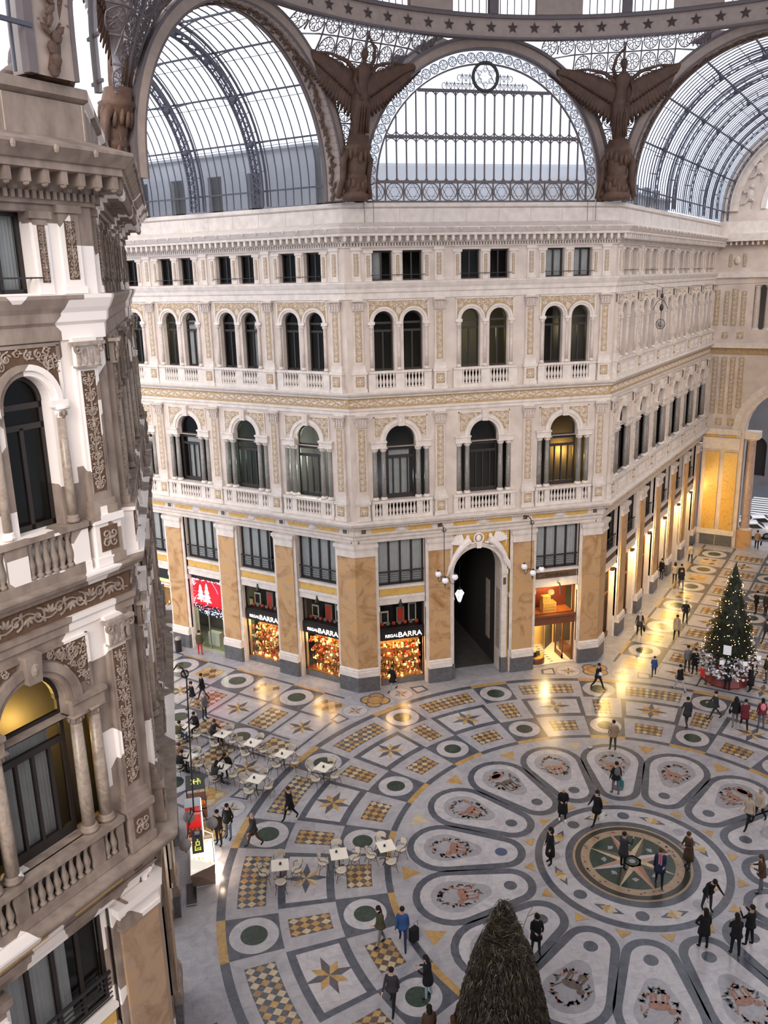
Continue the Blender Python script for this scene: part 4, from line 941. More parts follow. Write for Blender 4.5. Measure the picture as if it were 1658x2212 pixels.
# ------------------------------------------------------------ pendentives
def pendentive(ang, label, orn=True):
    """ang = direction of the corner in degrees (the corner between two arches)"""
    R = root('pendentive', label, 'pendentive', (0, 0, 0), radians(ang))   # local X points outward through the corner
    half = radians(22.5)
    def S(s, z):
        h = sqrt(max(0, 7.25**2 - max(0, z-ZC)**2)); px = RB; off = h
        # boundary point on the arch plane: distance RB from the centre, lateral offset -h from its axis
        e = Vector((RB*cos(half) + h*sin(half), RB*sin(half) - h*cos(half)))
        Wd = e.y; t = s/Wd if Wd > .01 else 0
        b = ((z-28)/7.7)**1.6; rT = 19.92 - 2.42*(z-28)/7.7; p = Vector((e.x, Wd*t)); r0 = p.length
        b *= max(0, 1-min(1,abs(t))**4); rn = r0*(1-b) + rT*b; p *= rn/r0
        return (p.x, p.y, z), Wd
    k = MB(); nz, ns = 16, 10; g = []
    for i in range(nz+1):
        z = 28 + 7.75*i/nz; Wd = S(0, z)[1]; g.append([S(Wd*(2*j/ns-1), z)[0] for j in range(ns+1)])
    for i in range(nz):
        for j in range(ns): k.add([g[i][j], g[i][j+1], g[i+1][j+1], g[i+1][j]], [(0,1,2,3)], frost_gl)
    k.obj('glass', R, True)
    k = MB(); dz = .86; rows = [28.2 + dz*i for i in range(9)]
    for z in rows:
        if z > 35.8: continue
        Wd = S(0, z)[1]; k.tube([S(Wd*(2*j/8-1), z)[0] for j in range(9)], .045, gm, 4)
    for j in range(-8, 9):
        s0 = j*dz/1.0 - 0; P = [S(s0, 28+.3*i)[0] for i in range(26) if abs(s0) < S(0, 28+.3*i)[1]]
        if len(P) > 1: k.tube(P, .045 if j else .09, gm, 4)
    k.obj('grille', R)
    if orn:
        k = MB()
        for z in rows:
            zc = z+dz/2
            for j in range(-8, 8):
                sc = (j+.5)*dz
                if zc < 35.75 and abs(sc)+.1 < S(0, zc)[1]:
                    rose(k, (sc, zc), .36, gm, T=lambda x, zz: tuple(Vector(S(x, min(zz,35.75))[0])), n=8, w=.027)
        k.obj('rosettes', R)
    return R
pendentive(112.5, 'iron lattice pendentive of rosettes between the left arch and the front lunette')
pendentive(67.5, 'iron lattice pendentive of rosettes between the front lunette and the right arch')
pendentive(157.5, 'iron lattice pendentive at the far corner of the near left building')
pendentive(202.5, 'iron lattice pendentive above the near left corner')
pendentive(22.5, 'iron lattice pendentive at the right edge, beyond the right arch', False)

# ------------------------------------------------------------ star ring, drum and dome ribs
R = root('dome_ring', 'cream circular ring beam studded with dark stars under the dome', 'dome ring')
def ringband(mb, r, z0, z1, m, n=128, th=.3, a0=0, a1=2*pi):
    for i in range(n):
        t0, t1 = a0+(a1-a0)*i/n, a0+(a1-a0)*(i+1)/n; c0_, s0_, c1_, s1_ = cos(t0), sin(t0), cos(t1), sin(t1)
        mb.add([(r*c0_,r*s0_,z0),(r*c1_,r*s1_,z0),(r*c1_,r*s1_,z1),(r*c0_,r*s0_,z1),((r+th)*c0_,(r+th)*s0_,z0),((r+th)*c1_,(r+th)*s1_,z0),((r+th)*c1_,(r+th)*s1_,z1),((r+th)*c0_,(r+th)*s0_,z1)],[(0,1,2,3),(5,4,7,6),(3,2,6,7),(1,0,4,5)],m)
k = MB(); ringband(k, 17.5, 35.75, 36.7, beige_iron); ringband(k, 17.35, 36.62, 36.8, grey_iron, th=.5); ringband(k, 17.4, 35.68, 35.78, grey_iron, th=.4); k.obj('ring_beam', R)
star_m = mat('dark_star_metal', (.06,.04,.04), .5); sme = MB()
v = [(-.06,0,0)]
for i in range(10): a = pi/2+pi*i/5; r = .29 if i % 2 == 0 else .12; v.append((0, r*cos(a), r*sin(a)))
sme.add(v, [(0, i+1, (i+1) % 10+1) for i in range(10)], star_m); sme = sme.mesh('star')
for i in range(96):
    a = radians(3.75*i + .3); o = link('star', sme, R, (17.46*cos(a), 17.46*sin(a), 36.22), a)
R = root('dome_drum', 'glazed drum of paired windows above the star ring', 'drum')
k = MB()
for i in range(16):
    a = radians(22.5*i+11.25); ringband(k, 17.3, 36.8, 43, beige_iron, 5, .3, a-radians(3.9), a+radians(3.9))
    b = a+radians(11.25); ringband(k, 17.3, 36.8, 43, grey_iron, 2, .3, b-radians(.8), b+radians(.8))
ringband(k, 17.2, 42.8, 43.4, beige_iron); k.obj('piers', R)
for i in range(16):
    k = MB()
    for j in range(1, 12):
        a = radians(22.5*i+11.25+3.9+j*14.7/12)
        if j != 6: c_, s_ = cos(a), sin(a); k.tube([(17.45*c_,17.45*s_,36.8),(17.45*c_,17.45*s_,42.8)], .03, gm, 4)
    a0_ = radians(22.5*i+15.15); k.tube([(17.45*cos(a0_+radians(14.7)*j/8),17.45*sin(a0_+radians(14.7)*j/8),41) for j in range(9)], .04, gm, 4); k.obj('drum_window', R)
R = root('dome', 'curved iron ribs of the glass dome, out of view above', 'dome'); k = MB()
for i in range(32):
    a = 2*pi*i/32; k.tube([(17.3*cos(t)*cos(a), 17.3*cos(t)*sin(a), 43.2+13*sin(t)) for t in [j*.12 for j in range(12)]], .08, roof_iron, 4)
for t in (.25,.5,.75,1.0,1.3): k.tube([(17.3*cos(t)*cos(2*pi*j/48), 17.3*cos(t)*sin(2*pi*j/48), 43.2+13*sin(t)) for j in range(48)], .06, roof_iron, 4, closed=True)
k.obj('dome_ribs', R)
k = MB(); T = [0,.25,.5,.75,1.0,1.3,1.57]
for t0, t1 in zip(T, T[1:]):
    for j in range(48):
        a0, a1 = 2*pi*j/48, 2*pi*(j+1)/48; k.add([(17.3*cos(t)*cos(a), 17.3*cos(t)*sin(a), 43.25+13*sin(t)) for t, a in ((t0,a0),(t0,a1),(t1,a1),(t1,a0))], [(0,1,2,3)], dome_gl)
k.obj('dome_glass', R)

# ------------------------------------------------------------ winged statues on the parapet corners
def angel(ang, label, rad=19.25, flip=1):
    R = root('winged_statue', label, 'statue', (rad*cos(radians(ang)), rad*sin(radians(ang)), 28.0), radians(ang)+pi/2, group=None)
    # local: -Y? facing the centre = +Y after rotation by ang+90 -> use Y toward centre
    b1, b2 = brown_iron2, brown_iron; SH = Matrix(((1,0,0,0),(0,1,.19,0),(0,0,1,0),(0,0,0,1)))
    k = MB(); rr = random.Random(int(ang)); k.T = SH
    k.lathe([(.75,0),(.8,.25),(.6,.4),(.55,1.0),(.62,1.15),(.5,1.25),(.55,2.0),(.66,2.35),(.75,2.5),(.6,2.6),(.55,3.0)], (0,0,0), b1, 14, 1, .9)
    for i in range(14): a = 2*pi*i/14; k.ell((.6*cos(a), .55*sin(a), 2.1+rr.uniform(-.2,.2)), (.12,.1,.3), b1, 6, 5); k.ell((.55*cos(a), .5*sin(a), .6+rr.uniform(-.1,.3)), (.14,.1,.28), b1, 6, 5)
    for s_ in (-1,1): k.tube([(s_*.4,0,2.4),(s_*.8,0,1.9),(s_*.75,0,1.0),(s_*1.0,.0,.1)], .22, b1, 6, r1=.14)
    k.obj('pedestal', R, True)
    k = MB(); zb = 3.0; n = 18; k.T = SH; prof = [(.34,.30,0),(.36,.33,.3),(.40,.35,.9),(.44,.38,1.3),(.46,.38,1.6),(.50,.40,1.72),(.40,.32,1.85),(.33,.26,2.1),(.30,.23,2.35),(.38,.26,2.7),(.42,.24,2.95),(.30,.2,3.1),(.12,.12,3.2),(.11,.11,3.36)]
    v = []
    for (rx, ry, z) in prof:
        for i in range(n):
            a = 2*pi*i/n; w_ = 1 + (.10*sin(a*6+z*2) if z < 1.8 else 0); sx = .06*sin(z*1.2); v.append((rx*w_*cos(a)+sx, ry*w_*sin(a), zb+z))
    f = [(i*n+j, i*n+(j+1) % n, (i+1)*n+(j+1) % n, (i+1)*n+j) for i in range(len(prof)-1) for j in range(n)]
    k.add(v, f, b2); k.ell((-.02,.04,zb+3.56),(.17,.2,.24),b2,12,9); k.ell((-.02,-.04,zb+3.62),(.2,.2,.2),b2,10,7); k.ell((-.02,.23,zb+3.54),(.03,.05,.05),b2,6,4)
    F = flip
    k.tube([(F*.36,0,zb+2.95),(F*.52,.12,zb+3.35),(F*.40,.3,zb+3.8),(F*.1,.3,zb+4.15)], .12, b2, 8, r1=.06); k.ell((F*.04,.3,zb+4.22),(.07,.05,.1),b2,6,4)
    k.tube([(-F*.38,0,zb+2.9),(-F*.55,.15,zb+2.4),(-F*.5,.4,zb+2.0),(-F*.3,.45,zb+1.7)], .11, b2, 8, r1=.06); k.ell((-F*.28,.46,zb+1.62),(.06,.05,.1),b2,6,4)
    for i in range(7): a = -2.2+i*.55; k.tube([(.1*cos(a),.25,zb+1.9),(.3*sin(a),.38,zb+1.2),(.34*sin(a),.36,zb+.1)], .045, b2, 5)
    k.obj('figure', R, True)
    for s_ in (-1, 1):
        k = MB(); N = 24; k.T = Matrix.Translation((0,.12,0)) @ SH
        for i in range(N):
            t = i/(N-1); bx, bz = .2+2.7*t, zb+2.6+.85*sin(t*1.5)**.8
            for lay, (ln, yy) in enumerate(((1, -.1), (.55, -.02))):
                L_ = (1.9 - 1.0*t)*ln; an = -pi/2 + .12 + t*1.3
                c_ = (bx + L_*.5*cos(an), bz + L_*.5*sin(an)); Rm = Matrix.Rotation(-an*s_ + (pi if s_ < 0 else 0), 3, 'Y'); k.ell((s_*c_[0], yy-.25*t-.12, c_[1]), (L_*.55, .05, .17), b2, 7, 5, Rm)
        k.tube([(s_*.15,-.15,zb+2.6),(s_*.9,-.22,zb+3.2),(s_*1.8,-.3,zb+3.45),(s_*2.9,-.38,zb+3.4)], .13, b2, 6, r1=.05); k.obj('wing', R, True)
    return R
angel(112.5, 'brown winged statue with raised arm between the left arch and the front lunette', flip=-1)
angel(67.5, 'dark winged statue on the parapet between the front lunette and the right arch', flip=1)
angel(157.5, 'dark winged statue at the far corner of the near left building', 20.3)
angel(202.5, 'brown winged statue and pedestal at the near left corner by the riveted arch', 20.9)
# ------------------------------------------------------------ marble mosaic floor
wm = marble('white_floor_marble', (.43,.42,.445), (.28,.275,.31), (.37,.36,.38), .55, rough=.22)
wm2 = marble('pale_floor_marble', (.51,.49,.51), (.35,.34,.37), (.45,.43,.445), .8, rough=.22)
gm_ = marble('grey_floor_marble', (.105,.115,.145), (.05,.055,.075), (.08,.088,.11), .9, rough=.25)
gn = marble('green_floor_marble', (.045,.075,.055), (.015,.03,.022), (.03,.05,.04), 2, rough=.2)
yl = marble('yellow_floor_marble', (.50,.33,.12), (.28,.17,.06), (.42,.26,.10), 1.2, rough=.25)
br = marble('brown_floor_marble', (.15,.11,.085), (.065,.05,.045), (.11,.08,.065), 1.5, rough=.25)
cr = marble('cream_floor_marble', (.56,.46,.31), (.36,.28,.17), (.48,.39,.26), 1.5, rough=.25)
gf_ = marble('light_grey_floor_marble', (.34,.335,.36), (.24,.235,.26), (.29,.285,.31), 1.2, rough=.22)
rd = mat('red_brown_mosaic', (.36,.18,.13), .35, noise=.5, nscale=9)
dk = mat('dark_green_mosaic', (.075,.085,.08), .35, noise=.4, nscale=6)
# large slabs: the base marble gets slab joints
def add_joints(m):
    nt, N, L = nodes_of(m); b = N['Principled BSDF']; src = b.inputs['Base Color'].links[0].from_socket
    g = N.new('ShaderNodeNewGeometry'); br_ = N.new('ShaderNodeTexBrick'); br_.inputs['Scale'].default_value = .45; br_.inputs['Mortar Size'].default_value = .003
    br_.inputs['Color1'].default_value = (1,1,1,1); br_.inputs['Color2'].default_value = (.93,.93,.95,1); br_.inputs['Mortar'].default_value = (.75,.75,.75,1)
    L.new(g.outputs['Position'], br_.inputs['Vector']); mx = N.new('ShaderNodeMix'); mx.data_type = 'RGBA'; mx.blend_type = 'MULTIPLY'; mx.inputs[0].default_value = 1
    L.new(src, mx.inputs[6]); L.new(br_.outputs['Color'], mx.inputs[7]); L.new(mx.outputs[2], b.inputs['Base Color'])
add_joints(wm); add_joints(wm2)
K = MB(); D2 = pi/180
LZ = [0, .004, .008, .012, .016, .020]
def poly2(pts, m, l): 
    if len(pts) >= 3: K.add([(x, y, LZ[l]) for x, y in pts], [tuple(range(len(pts)))], m)
def sector(r0, r1, a0, a1, m, l, step=2.0):
    n = max(1, int(abs(a1-a0)/step + .5))
    for i in range(n):
        t0, t1 = (a0+(a1-a0)*i/n)*D2, (a0+(a1-a0)*(i+1)/n)*D2
        poly2([(r0*cos(t0), r0*sin(t0)), (r1*cos(t0), r1*sin(t0)), (r1*cos(t1), r1*sin(t1)), (r0*cos(t1), r0*sin(t1))], m, l)
def disc(c, r, m, l, n=32): poly2([(c[0]+r*cos(2*pi*i/n), c[1]+r*sin(2*pi*i/n)) for i in range(n)], m, l)
def pol(r, a): return (r*cos(a*D2), r*sin(a*D2))
def star(c, R_, r_, n, rot, l, cols, stretch=(1,1)):
    """faceted star, each point split in two halves of the given colours"""
    for i in range(n):
        a = rot + 2*pi*i/n; RR = R_[i % len(R_)] if hasattr(R_, '__len__') else R_
        t = (c[0]+RR*cos(a)*stretch[0], c[1]+RR*sin(a)*stretch[1])
        for sg in (-1, 1):
            q = (c[0]+r_*cos(a+sg*pi/n), c[1]+r_*sin(a+sg*pi/n)); P = [c, t, q] if sg > 0 else [c, q, t]
            poly2(P, cols[(2*i+(sg > 0)) % len(cols)], l)
def checker(f, n, m_, l, bg, cols, rr):
    """diagonal checker in a unit patch mapped by f(s, t); n by m_ lozenges"""
    for i in range(n):
        for j in range(m_):
            poly2([f((i+.5)/n, j/m_), f((i+1)/n, (j+.5)/m_), f((i+.5)/n, (j+1)/m_), f(i/n, (j+.5)/m_)], rr.choice(cols), l)
rr = random.Random(11)
yl2 = marble('tawny_floor_marble', (.38,.24,.11), (.22,.13,.06), (.32,.20,.09), 1.2, rough=.25)
Kcols = [yl, yl2, cr, yl, cr]
K.add([(-62,-62,0),(62,-62,0),(62,62,0),(-62,62,0)], [(0,1,2,3)], wm)
# outer ring and cells ----------------------------------------------------
for i in range(16):
    A = 22.5*i
    sector(17.0, 17.35, A-3.8, A+3.8, yl, 1); sector(17.0, 17.35, A+3.8, A+18.7, gm_, 1)
    sector(10.22, 10.5, A-5, A+5, yl, 1); sector(10.22, 10.5, A+5, A+17.5, gm_, 1)
    # outer circle cell
    sector(14.93, 17.0, A-3.7, A+3.7, gm_, 1); c = pol(15.95, A); disc(c, .95, wm2, 2); disc(c, .52, gn, 3)
    # outer checker
    sector(15.4, 16.55, A+5.6, A+16.9, gm_ if rr.random() < .75 else br, 1, 1.2)
    f = lambda s, t, A=A: pol(15.4+1.15*t, A+5.6+11.3*s); checker(f, 9, 3, 2, gm_, Kcols, rr)
    # mid square checker
    sector(12.95, 14.6, A-1.95, A+1.95, br, 1, 1); f = lambda s, t, A=A: pol(12.95+1.65*t, A-1.95+3.9*s); checker(f, 3, 4, 2, br, Kcols, rr)
    # mid star cell
    sector(12.62, 14.93, A+4.5, A+18.0, gm_, 1, 1.5); sector(12.95, 14.62, A+5.55, A+16.95, wm2 if i % 2 else gf_ if i % 5 == 0 else wm2, 2, 1.5)
    c = pol(13.78, A+11.25); star(c, (.95, .74), .42, 8, (A+11.25)*D2, 3, [gm_, gm_, yl, cr] if i % 2 else [gm_, br, yl, yl])
    # inner circle cell
    sector(10.5, 12.63, A-5, A+5, gm_, 1); c = pol(11.6, A); disc(c, .85, wm2, 2); disc(c, .45, gn, 3)
    # inner checker
    sector(11.05, 12.1, A+7.7, A+14.8, br, 1, 1.2); f = lambda s, t, A=A: pol(11.05+1.05*t, A+7.7+7.1*s); checker(f, 4, 3, 2, br, Kcols, rr)
    # yellow wedges between petals
    a = A+11.25
    poly2([pol(9.75, a-2.6), pol(9.75, a+2.6), pol(8.95, a)], yl if i % 3 else cr, 1)
    poly2([pol(4.62, a), pol(4.2, a-4.2), pol(4.2, a+4.2)], yl, 3)
# petals -----------------------------------------------------------------
def hull2(r1, c1, r2, c2, A, n=14):
    s_ = (r2-r1)/(c2-c1); ph = math.acos(-s_)   # tangent direction angle from the axis
    P = []
    for i in range(n+1): t = -ph + 2*ph*i/n; P.append((c2 + r2*cos(t), r2*sin(t)))
    for i in range(n+1): t = ph + (2*pi-2*ph)*i/n; P.append((c1 + r1*cos(t), r1*sin(t)))
    ca, sa = cos(A*D2), sin(A*D2); return [(x*ca-y*sa, x*sa+y*ca) for x, y in P]
for i in range(16):
    A = 22.5*i
    poly2(hull2(1.06, 5.5, 1.61, 8.0, A), gm_, 1); poly2(hull2(.72, 5.5, 1.29, 8.02, A), wm2, 2)
    disc(pol(5.5, A), .27, gm_ if i != 7 else mat('blue_grey_floor_marble', (.06,.08,.15), .3), 3, 20)
    poly2(hull2(.42, 6.75, .92, 7.95, A), gf_, 3)
    ca, sa = cos(A*D2), sin(A*D2)
    def q(x, y, ca=ca, sa=sa): return (x*ca-y*sa, x*sa+y*ca)
    big = i % 4
    for j in range(60):    # wreath of leaves
        t = rr.uniform(0, 2*pi); ex, ey = 7.7+.88*cos(t)*rr.uniform(.75,1.05), .66*sin(t)*rr.uniform(.75,1.05); d = rr.uniform(0, pi); L_ = rr.uniform(.07,.17)
        P = [q(ex+L_*cos(d), ey+L_*sin(d)), q(ex+.05*cos(d+1.57), ey+.05*sin(d+1.57)), q(ex-L_*cos(d), ey-L_*sin(d)), q(ex-.05*cos(d+1.57), ey-.05*sin(d+1.57))]
        poly2(P, dk if (j+big) % 3 else rd, 4)
    # animal silhouette: body, head, legs
    def blob(cx, cy, rx, ry, m, l): poly2([q(cx+rx*cos(t), cy+ry*sin(t)) for t in [2*pi*u/12 for u in range(12)]], m, l)
    am = rd if i % 5 else br
    blob(7.55, 0, .2, .38, am, 5); blob(7.75, .38, .13, .15, am, 5)
    for ly in (-.28,-.12,.12,.28): poly2([q(7.45, ly-.04), q(7.45, ly+.05), q(7.02, ly+.07+rr.uniform(-.05,.1)), q(7.02, ly)], am, 5)
    poly2([q(7.6,-.35), q(7.66,-.33), q(8.0,-.55), q(7.95,-.6)], am, 5)
    if big == 1: blob(8.25, 0, .24, .42, rd, 5); blob(8.27, .02, .15, .28, gf_, 5)
# compass --------------------------------------------------------------
disc((0,0), 4.06, gm_, 1, 96); disc((0,0), 3.74, wm2, 2, 96)
for i in range(8):
    disc(pol(3.25, 22.5+45*i), .27, gm_ if i % 3 else gf_, 3, 20); c = pol(3.25, 45*i); a = 45*i*D2+pi/2
    for sg in (-1, 1):
        T = (c[0]+sg*.62*cos(a), c[1]+sg*.62*sin(a)); n_ = (.2*cos(a+pi/2), .2*sin(a+pi/2)); M_ = (c[0]+sg*.2*cos(a), c[1]+sg*.2*sin(a))
        poly2([T, (M_[0]+n_[0]*.85, M_[1]+n_[1]*.85), (M_[0]-n_[0]*.85, M_[1]-n_[1]*.85)][::(1 if sg > 0 else -1)], gm_, 3)
        poly2([(c[0]+sg*.36*cos(a), c[1]+sg*.36*sin(a)), (c[0]+n_[0]*1.3, c[1]+n_[1]*1.3), (c[0]-n_[0]*1.3, c[1]-n_[1]*1.3)][::(1 if sg > 0 else -1)], (yl, cr)[sg > 0], 4)
for z_, r_ in ((.021, 2.77), (.024, 2.46), (.027, 2.36), (.030, 2.12), (.033, 1.76)):
    tn = marble('tan_floor_marble', (.40,.29,.19), (.24,.16,.10), (.33,.24,.16), 2.5)
    m_ = {2.77: gm_, 2.46: tn, 2.36: mat('black_floor_marble', (.035,.035,.03), .25), 2.12: tn, 1.76: gn}[r_]
    K.add([(r_*cos(2*pi*i/96), r_*sin(2*pi*i/96), z_) for i in range(96)], [tuple(range(96))], m_)
LZ += [.036, .039, .042]
for i in range(40):
    a = rr.uniform(0, 360); r_ = rr.uniform(1.84, 2.05); poly2([pol(r_, a-2), pol(r_+.06, a), pol(r_, a+2), pol(r_-.05, a)], br if i % 3 else rd, 6)
for i in range(8):
    t = 45*i; tip = pol(2.06 if i % 2 == 0 else 1.92, t); dkm, ltm = (br, cr) if i % 2 else (mat('pink_floor_marble', (.42,.24,.18), .3), wm2)
    poly2([pol(.6, t-22.5), tip, (0,0)], dkm, 7); poly2([(0,0), tip, pol(.6, t+22.5)], ltm if i not in (2, 6) else rd, 7)
    poly2([pol(1.15, t+14), pol(1.3, t+22.5), pol(1.15, t+31), pol(1.05, t+22.5)], gf_, 6)
disc((0,0), .42, cr, 7, 6); disc((0,0), .3, gn, 8, 24); 
LZ += [.045]; disc((0,0), .14, gf_, 9, 16)
# ornaments at the pier corners --------------------------------------------
for A in (22.5, 67.5, 112.5, 157.5, 202.5, 247.5, 292.5, 337.5):
    c = pol(18.6, A)
    for kx in range(4): t = A*D2 + kx*pi/2+pi/4; disc((c[0]+.42*cos(t), c[1]+.42*sin(t)), .5, gm_, 1, 20); 
    for kx in range(4): t = A*D2 + kx*pi/2+pi/4; disc((c[0]+.40*cos(t), c[1]+.40*sin(t)), .42, yl, 2, 20)
    disc(c, .5, rd, 3, 20); disc(c, .4, yl, 4, 20)
    for sg in (-1, 1):
        c2 = pol(18.35, A+sg*5.2); disc(c2, .78, gf_, 1, 28); disc(c2, .7, wm2, 2, 28); star(c2, (.55,.42), .24, 8, A*D2, 3, [gm_, gf_, yl, cr])
        f = lambda s, t, A=A, sg=sg: pol(17.85+.95*t, A+sg*(7.9+2.8*s))
        P = [f(0,0), f(1,.1), f(.9,.8), f(0,1)]; P = P if sg > 0 else P[::-1]; poly2(P, gm_, 1)
        P = [f(.12,.15), f(.8,.2), f(.75,.68), f(.12,.8)]; P = P if sg > 0 else P[::-1]; poly2(P, wm2, 2)
# arms -------------------------------------------------------------------
def arm_floor(corner, d, n_in, L):
    """corner point, direction along the arm, inward lateral direction"""
    def F(a, t): return (corner[0]+d[0]*a+n_in[0]*t, corner[1]+d[1]*a+n_in[1]*t)
    cw = (d[0]*n_in[1]-d[1]*n_in[0]) > 0
    def rect(a0, a1, t0, t1, m, l):
        P = [F(a0,t0), F(a1,t0), F(a1,t1), F(a0,t1)]; poly2(P if cw else P[::-1], m, l)
    WA = WE
    def side(T, lo, hi):    # T maps lateral
        n = int((L-1.2)/4.61)
        rect(.4, L-.4, *sorted((T(.85), T(1.02))), gm_, 1); rect(.4, L-.4, *sorted((T(3.4), T(3.6))), gm_, 1)
        for i in range(n+1):
            a = 3.0+4.61*i
            if a > L: break
            rect(a-1.15, a+1.15, *sorted((T(1.02), T(3.4))), gm_, 1); c = F(a, T(2.2)); disc(c, 1.02, wm2, 2); disc(c, .55, gn, 3)
            rect(a-1.15, a+1.15, *sorted((T(.85), T(1.02))), yl, 2)
            b = a-2.3
            rect(b-.75, b+.75, *sorted((T(1.55), T(2.85))), yl if i % 2 == 0 else cr, 1); f = lambda s, t, b=b: F(b-.75+1.5*s, T(1.55)+(T(2.85)-T(1.55))*t); checker(f, 3, 2, 2, yl, [cr, br, yl], rr)
    side(lambda t: t, 0, 0); side(lambda t: WA-t, 0, 0)
    n = int(L/2.305)
    for i in range(n):
        a0 = .6+2.305*i-1.15; a1 = a0+2.305
        if a1 > L: break
        rect(a0-.08, a0+.08, 3.6, WA-3.6, gm_, 1)
        if i % 2 == 0:   # star row
            for t0 in (3.75, WA-6.2):
                rect(a0+.25, a1-.25, t0+.05, t0+2.4, wm2, 1); c = F((a0+a1)/2, t0+1.2); star(c, (.92,.72), .4, 8, atan2(d[1],d[0]), 2, [gm_, br, yl, cr])
            rect(a0+.4, a1-.4, WA/2-.8, WA/2+.8, br, 1); f = lambda s, t, a0=a0: F(a0+.4+1.5*s, WA/2-.8+1.6*t); checker(f, 3, 3, 2, br, Kcols, rr)
        else:
            for t0 in (3.95, WA-6.2):
                rect(a0+.5, a1-.5, t0, t0+2.2, br, 1); f = lambda s, t, a0=a0, t0=t0: F(a0+.5+1.3*s, t0+2.2*t); checker(f, 3, 5, 2, br, Kcols, rr)
            rect(a0+.08, a1-.08, WA/2-1.15, WA/2+1.15, gm_, 1); c = F((a0+a1)/2, WA/2); disc(c, .95, wm2, 2); disc(c, .5, gn, 3)
    for tt in (6.35, WA-6.35): rect(.4, L-.4, tt-.07, tt+.07, gm_, 2)
WE_ = WE
arm_floor((W8, RB), (S2, S2), (S2, -S2), LARM)
arm_floor((-W8, RB), (-S2, S2), (-S2, -S2), LARM)
arm_floor((-RB, -W8), (-S2, -S2), (S2, -S2), 24)
# door mat and street beyond
fl = K.obj('floor'); tag(fl, 'inlaid marble mosaic floor with compass and sixteen petals', kind='structure')
# ------------------------------------------------------------ café tables and chairs
cane = mat('cream_cane_weave', (.66,.60,.50), .7, noise=.25, nscale=30)
chair_dk = mat('dark_brown_chair_tube', (.05,.035,.03), .4)
top_m = mat('cream_table_top', (.80,.75,.66), .35)
def chair_parts():
    P = {}
    k = MB(); k.lathe([(.20,.43),(.225,.44),(.225,.465),(.2,.48)], (0,0,0), cane, 18); P['seat'] = k.mesh('seat', False)
    k = MB(); n = 12; v = []
    for i in range(n+1):
        a = radians(200+140*i/n); hz = .86 - .10*abs(i/n-.5)**1.5*2
        for r_, z in ((.235,.60),(.27,hz)): v += [(r_*cos(a), r_*sin(a)*1.05, z), ((r_-.015)*cos(a), (r_-.015)*sin(a)*1.05, z)]
    f = []
    for i in range(n): o = i*4; q = o+4; f += [(o,q,q+2,o+2),(o+1,o+3,q+3,q+1),(o+2,q+2,q+3,o+3),(o,o+1,q+1,q)]
    k.add(v, f, cane); k.ell((0,-.235,.70),(.17,.02,.14),cane,10,6); P['backrest'] = k.mesh('backrest')
    k = MB(); k.tube([(.27*cos(radians(a)), .27*sin(radians(a))*1.05, .67 + (.19 if 215 < a < 325 else 0)*sin(radians((a-215)*180/110) if 215 < a < 325 else 0)**.5) for a in range(170, 371, 10)], .013, chair_dk, 5)
    k.tube([(.225*cos(2*pi*i/16), .225*sin(2*pi*i/16), .435) for i in range(16)], .014, chair_dk, 5, closed=True)
    for s_ in (-1,1): k.tube([(s_*.2,.12,.44),(s_*.26,.1,.6),(s_*.27,.02,.67)], .012, chair_dk, 5)
    k.tube([(-.17,.15,.22),(0,0,.24),(.17,-.15,.22)], .008, chair_dk, 4); k.tube([(.17,.15,.22),(0,0,.24),(-.17,-.15,.22)], .008, chair_dk, 4); P['armrest_frame'] = k.mesh('armrest_frame')
    for nm, x, y in (('a',.16,.15),('b',-.16,.15),('c',.16,-.15),('d',-.16,-.15)):
        k = MB(); k.tube([(x,y,.44),(x*1.2,y*1.25,.22),(x*1.5,y*1.6,0)], .014, chair_dk, 5, r1=.011); P['leg'+nm] = k.mesh('leg')
    return P
CH = chair_parts()
def chair(x, y, face, label):
    R = root('cafe_chair', label, 'chair', (x, y, 0.02), radians(face)-pi/2, group='cream cane café chairs with dark frames')
    for n_, me in CH.items(): link('leg' if n_.startswith('leg') else n_, me, R)
    return R
holder_d = mat('black_napkin_holder', (.02,.02,.02), .4)
TAB = [(-16.2,14.37,50,'back-row table with one seated man'),(-14.72,12.98,50,'second back-row table'),(-13.28,11.43,48,'third back-row table'),(-11.55,9.63,46,'rightmost back-row table'),
       (-14.88,9.53,53,'second-row empty table'),(-16.45,11.04,53,'table shared by two leaning people'),(-14.56,2.82,-6,'front-row table nearest the kiosk'),(-12.07,2.87,-3,'middle empty table of the front row'),
       (-10.03,2.84,4,'front-row table nearest the petals'),(-18.05,12.53,50,'busy table at the building edge'),(-18.05,15.6,50,'farthest busy table')]
SIDES = {0: 'on the far right', 90: 'on the far left', 180: 'on the near left', 270: 'on the near right'}
SIDES2 = {0: 'on the right', 90: 'on the far side', 180: 'on the left', 270: 'on the near side'}
def tm():
    k = MB(); k.box(-.36,.36,-.36,.36,.73,.76,top_m); a = k.mesh('tabletop')
    k = MB(); k.lathe([(.03,.1),(.035,.4),(.03,.72),(.09,.73)], (0,0,0), chair_dk, 8); b = k.mesh('pedestal')
    k = MB()
    for i in range(4): a_ = pi/4+i*pi/2; k.tube([(0,0,.12),(.2*cos(a_),.2*sin(a_),.08),(.32*cos(a_),.32*sin(a_),.0)], .025, chair_dk, 5)
    return a, b, k.mesh('base')
TM = tm()
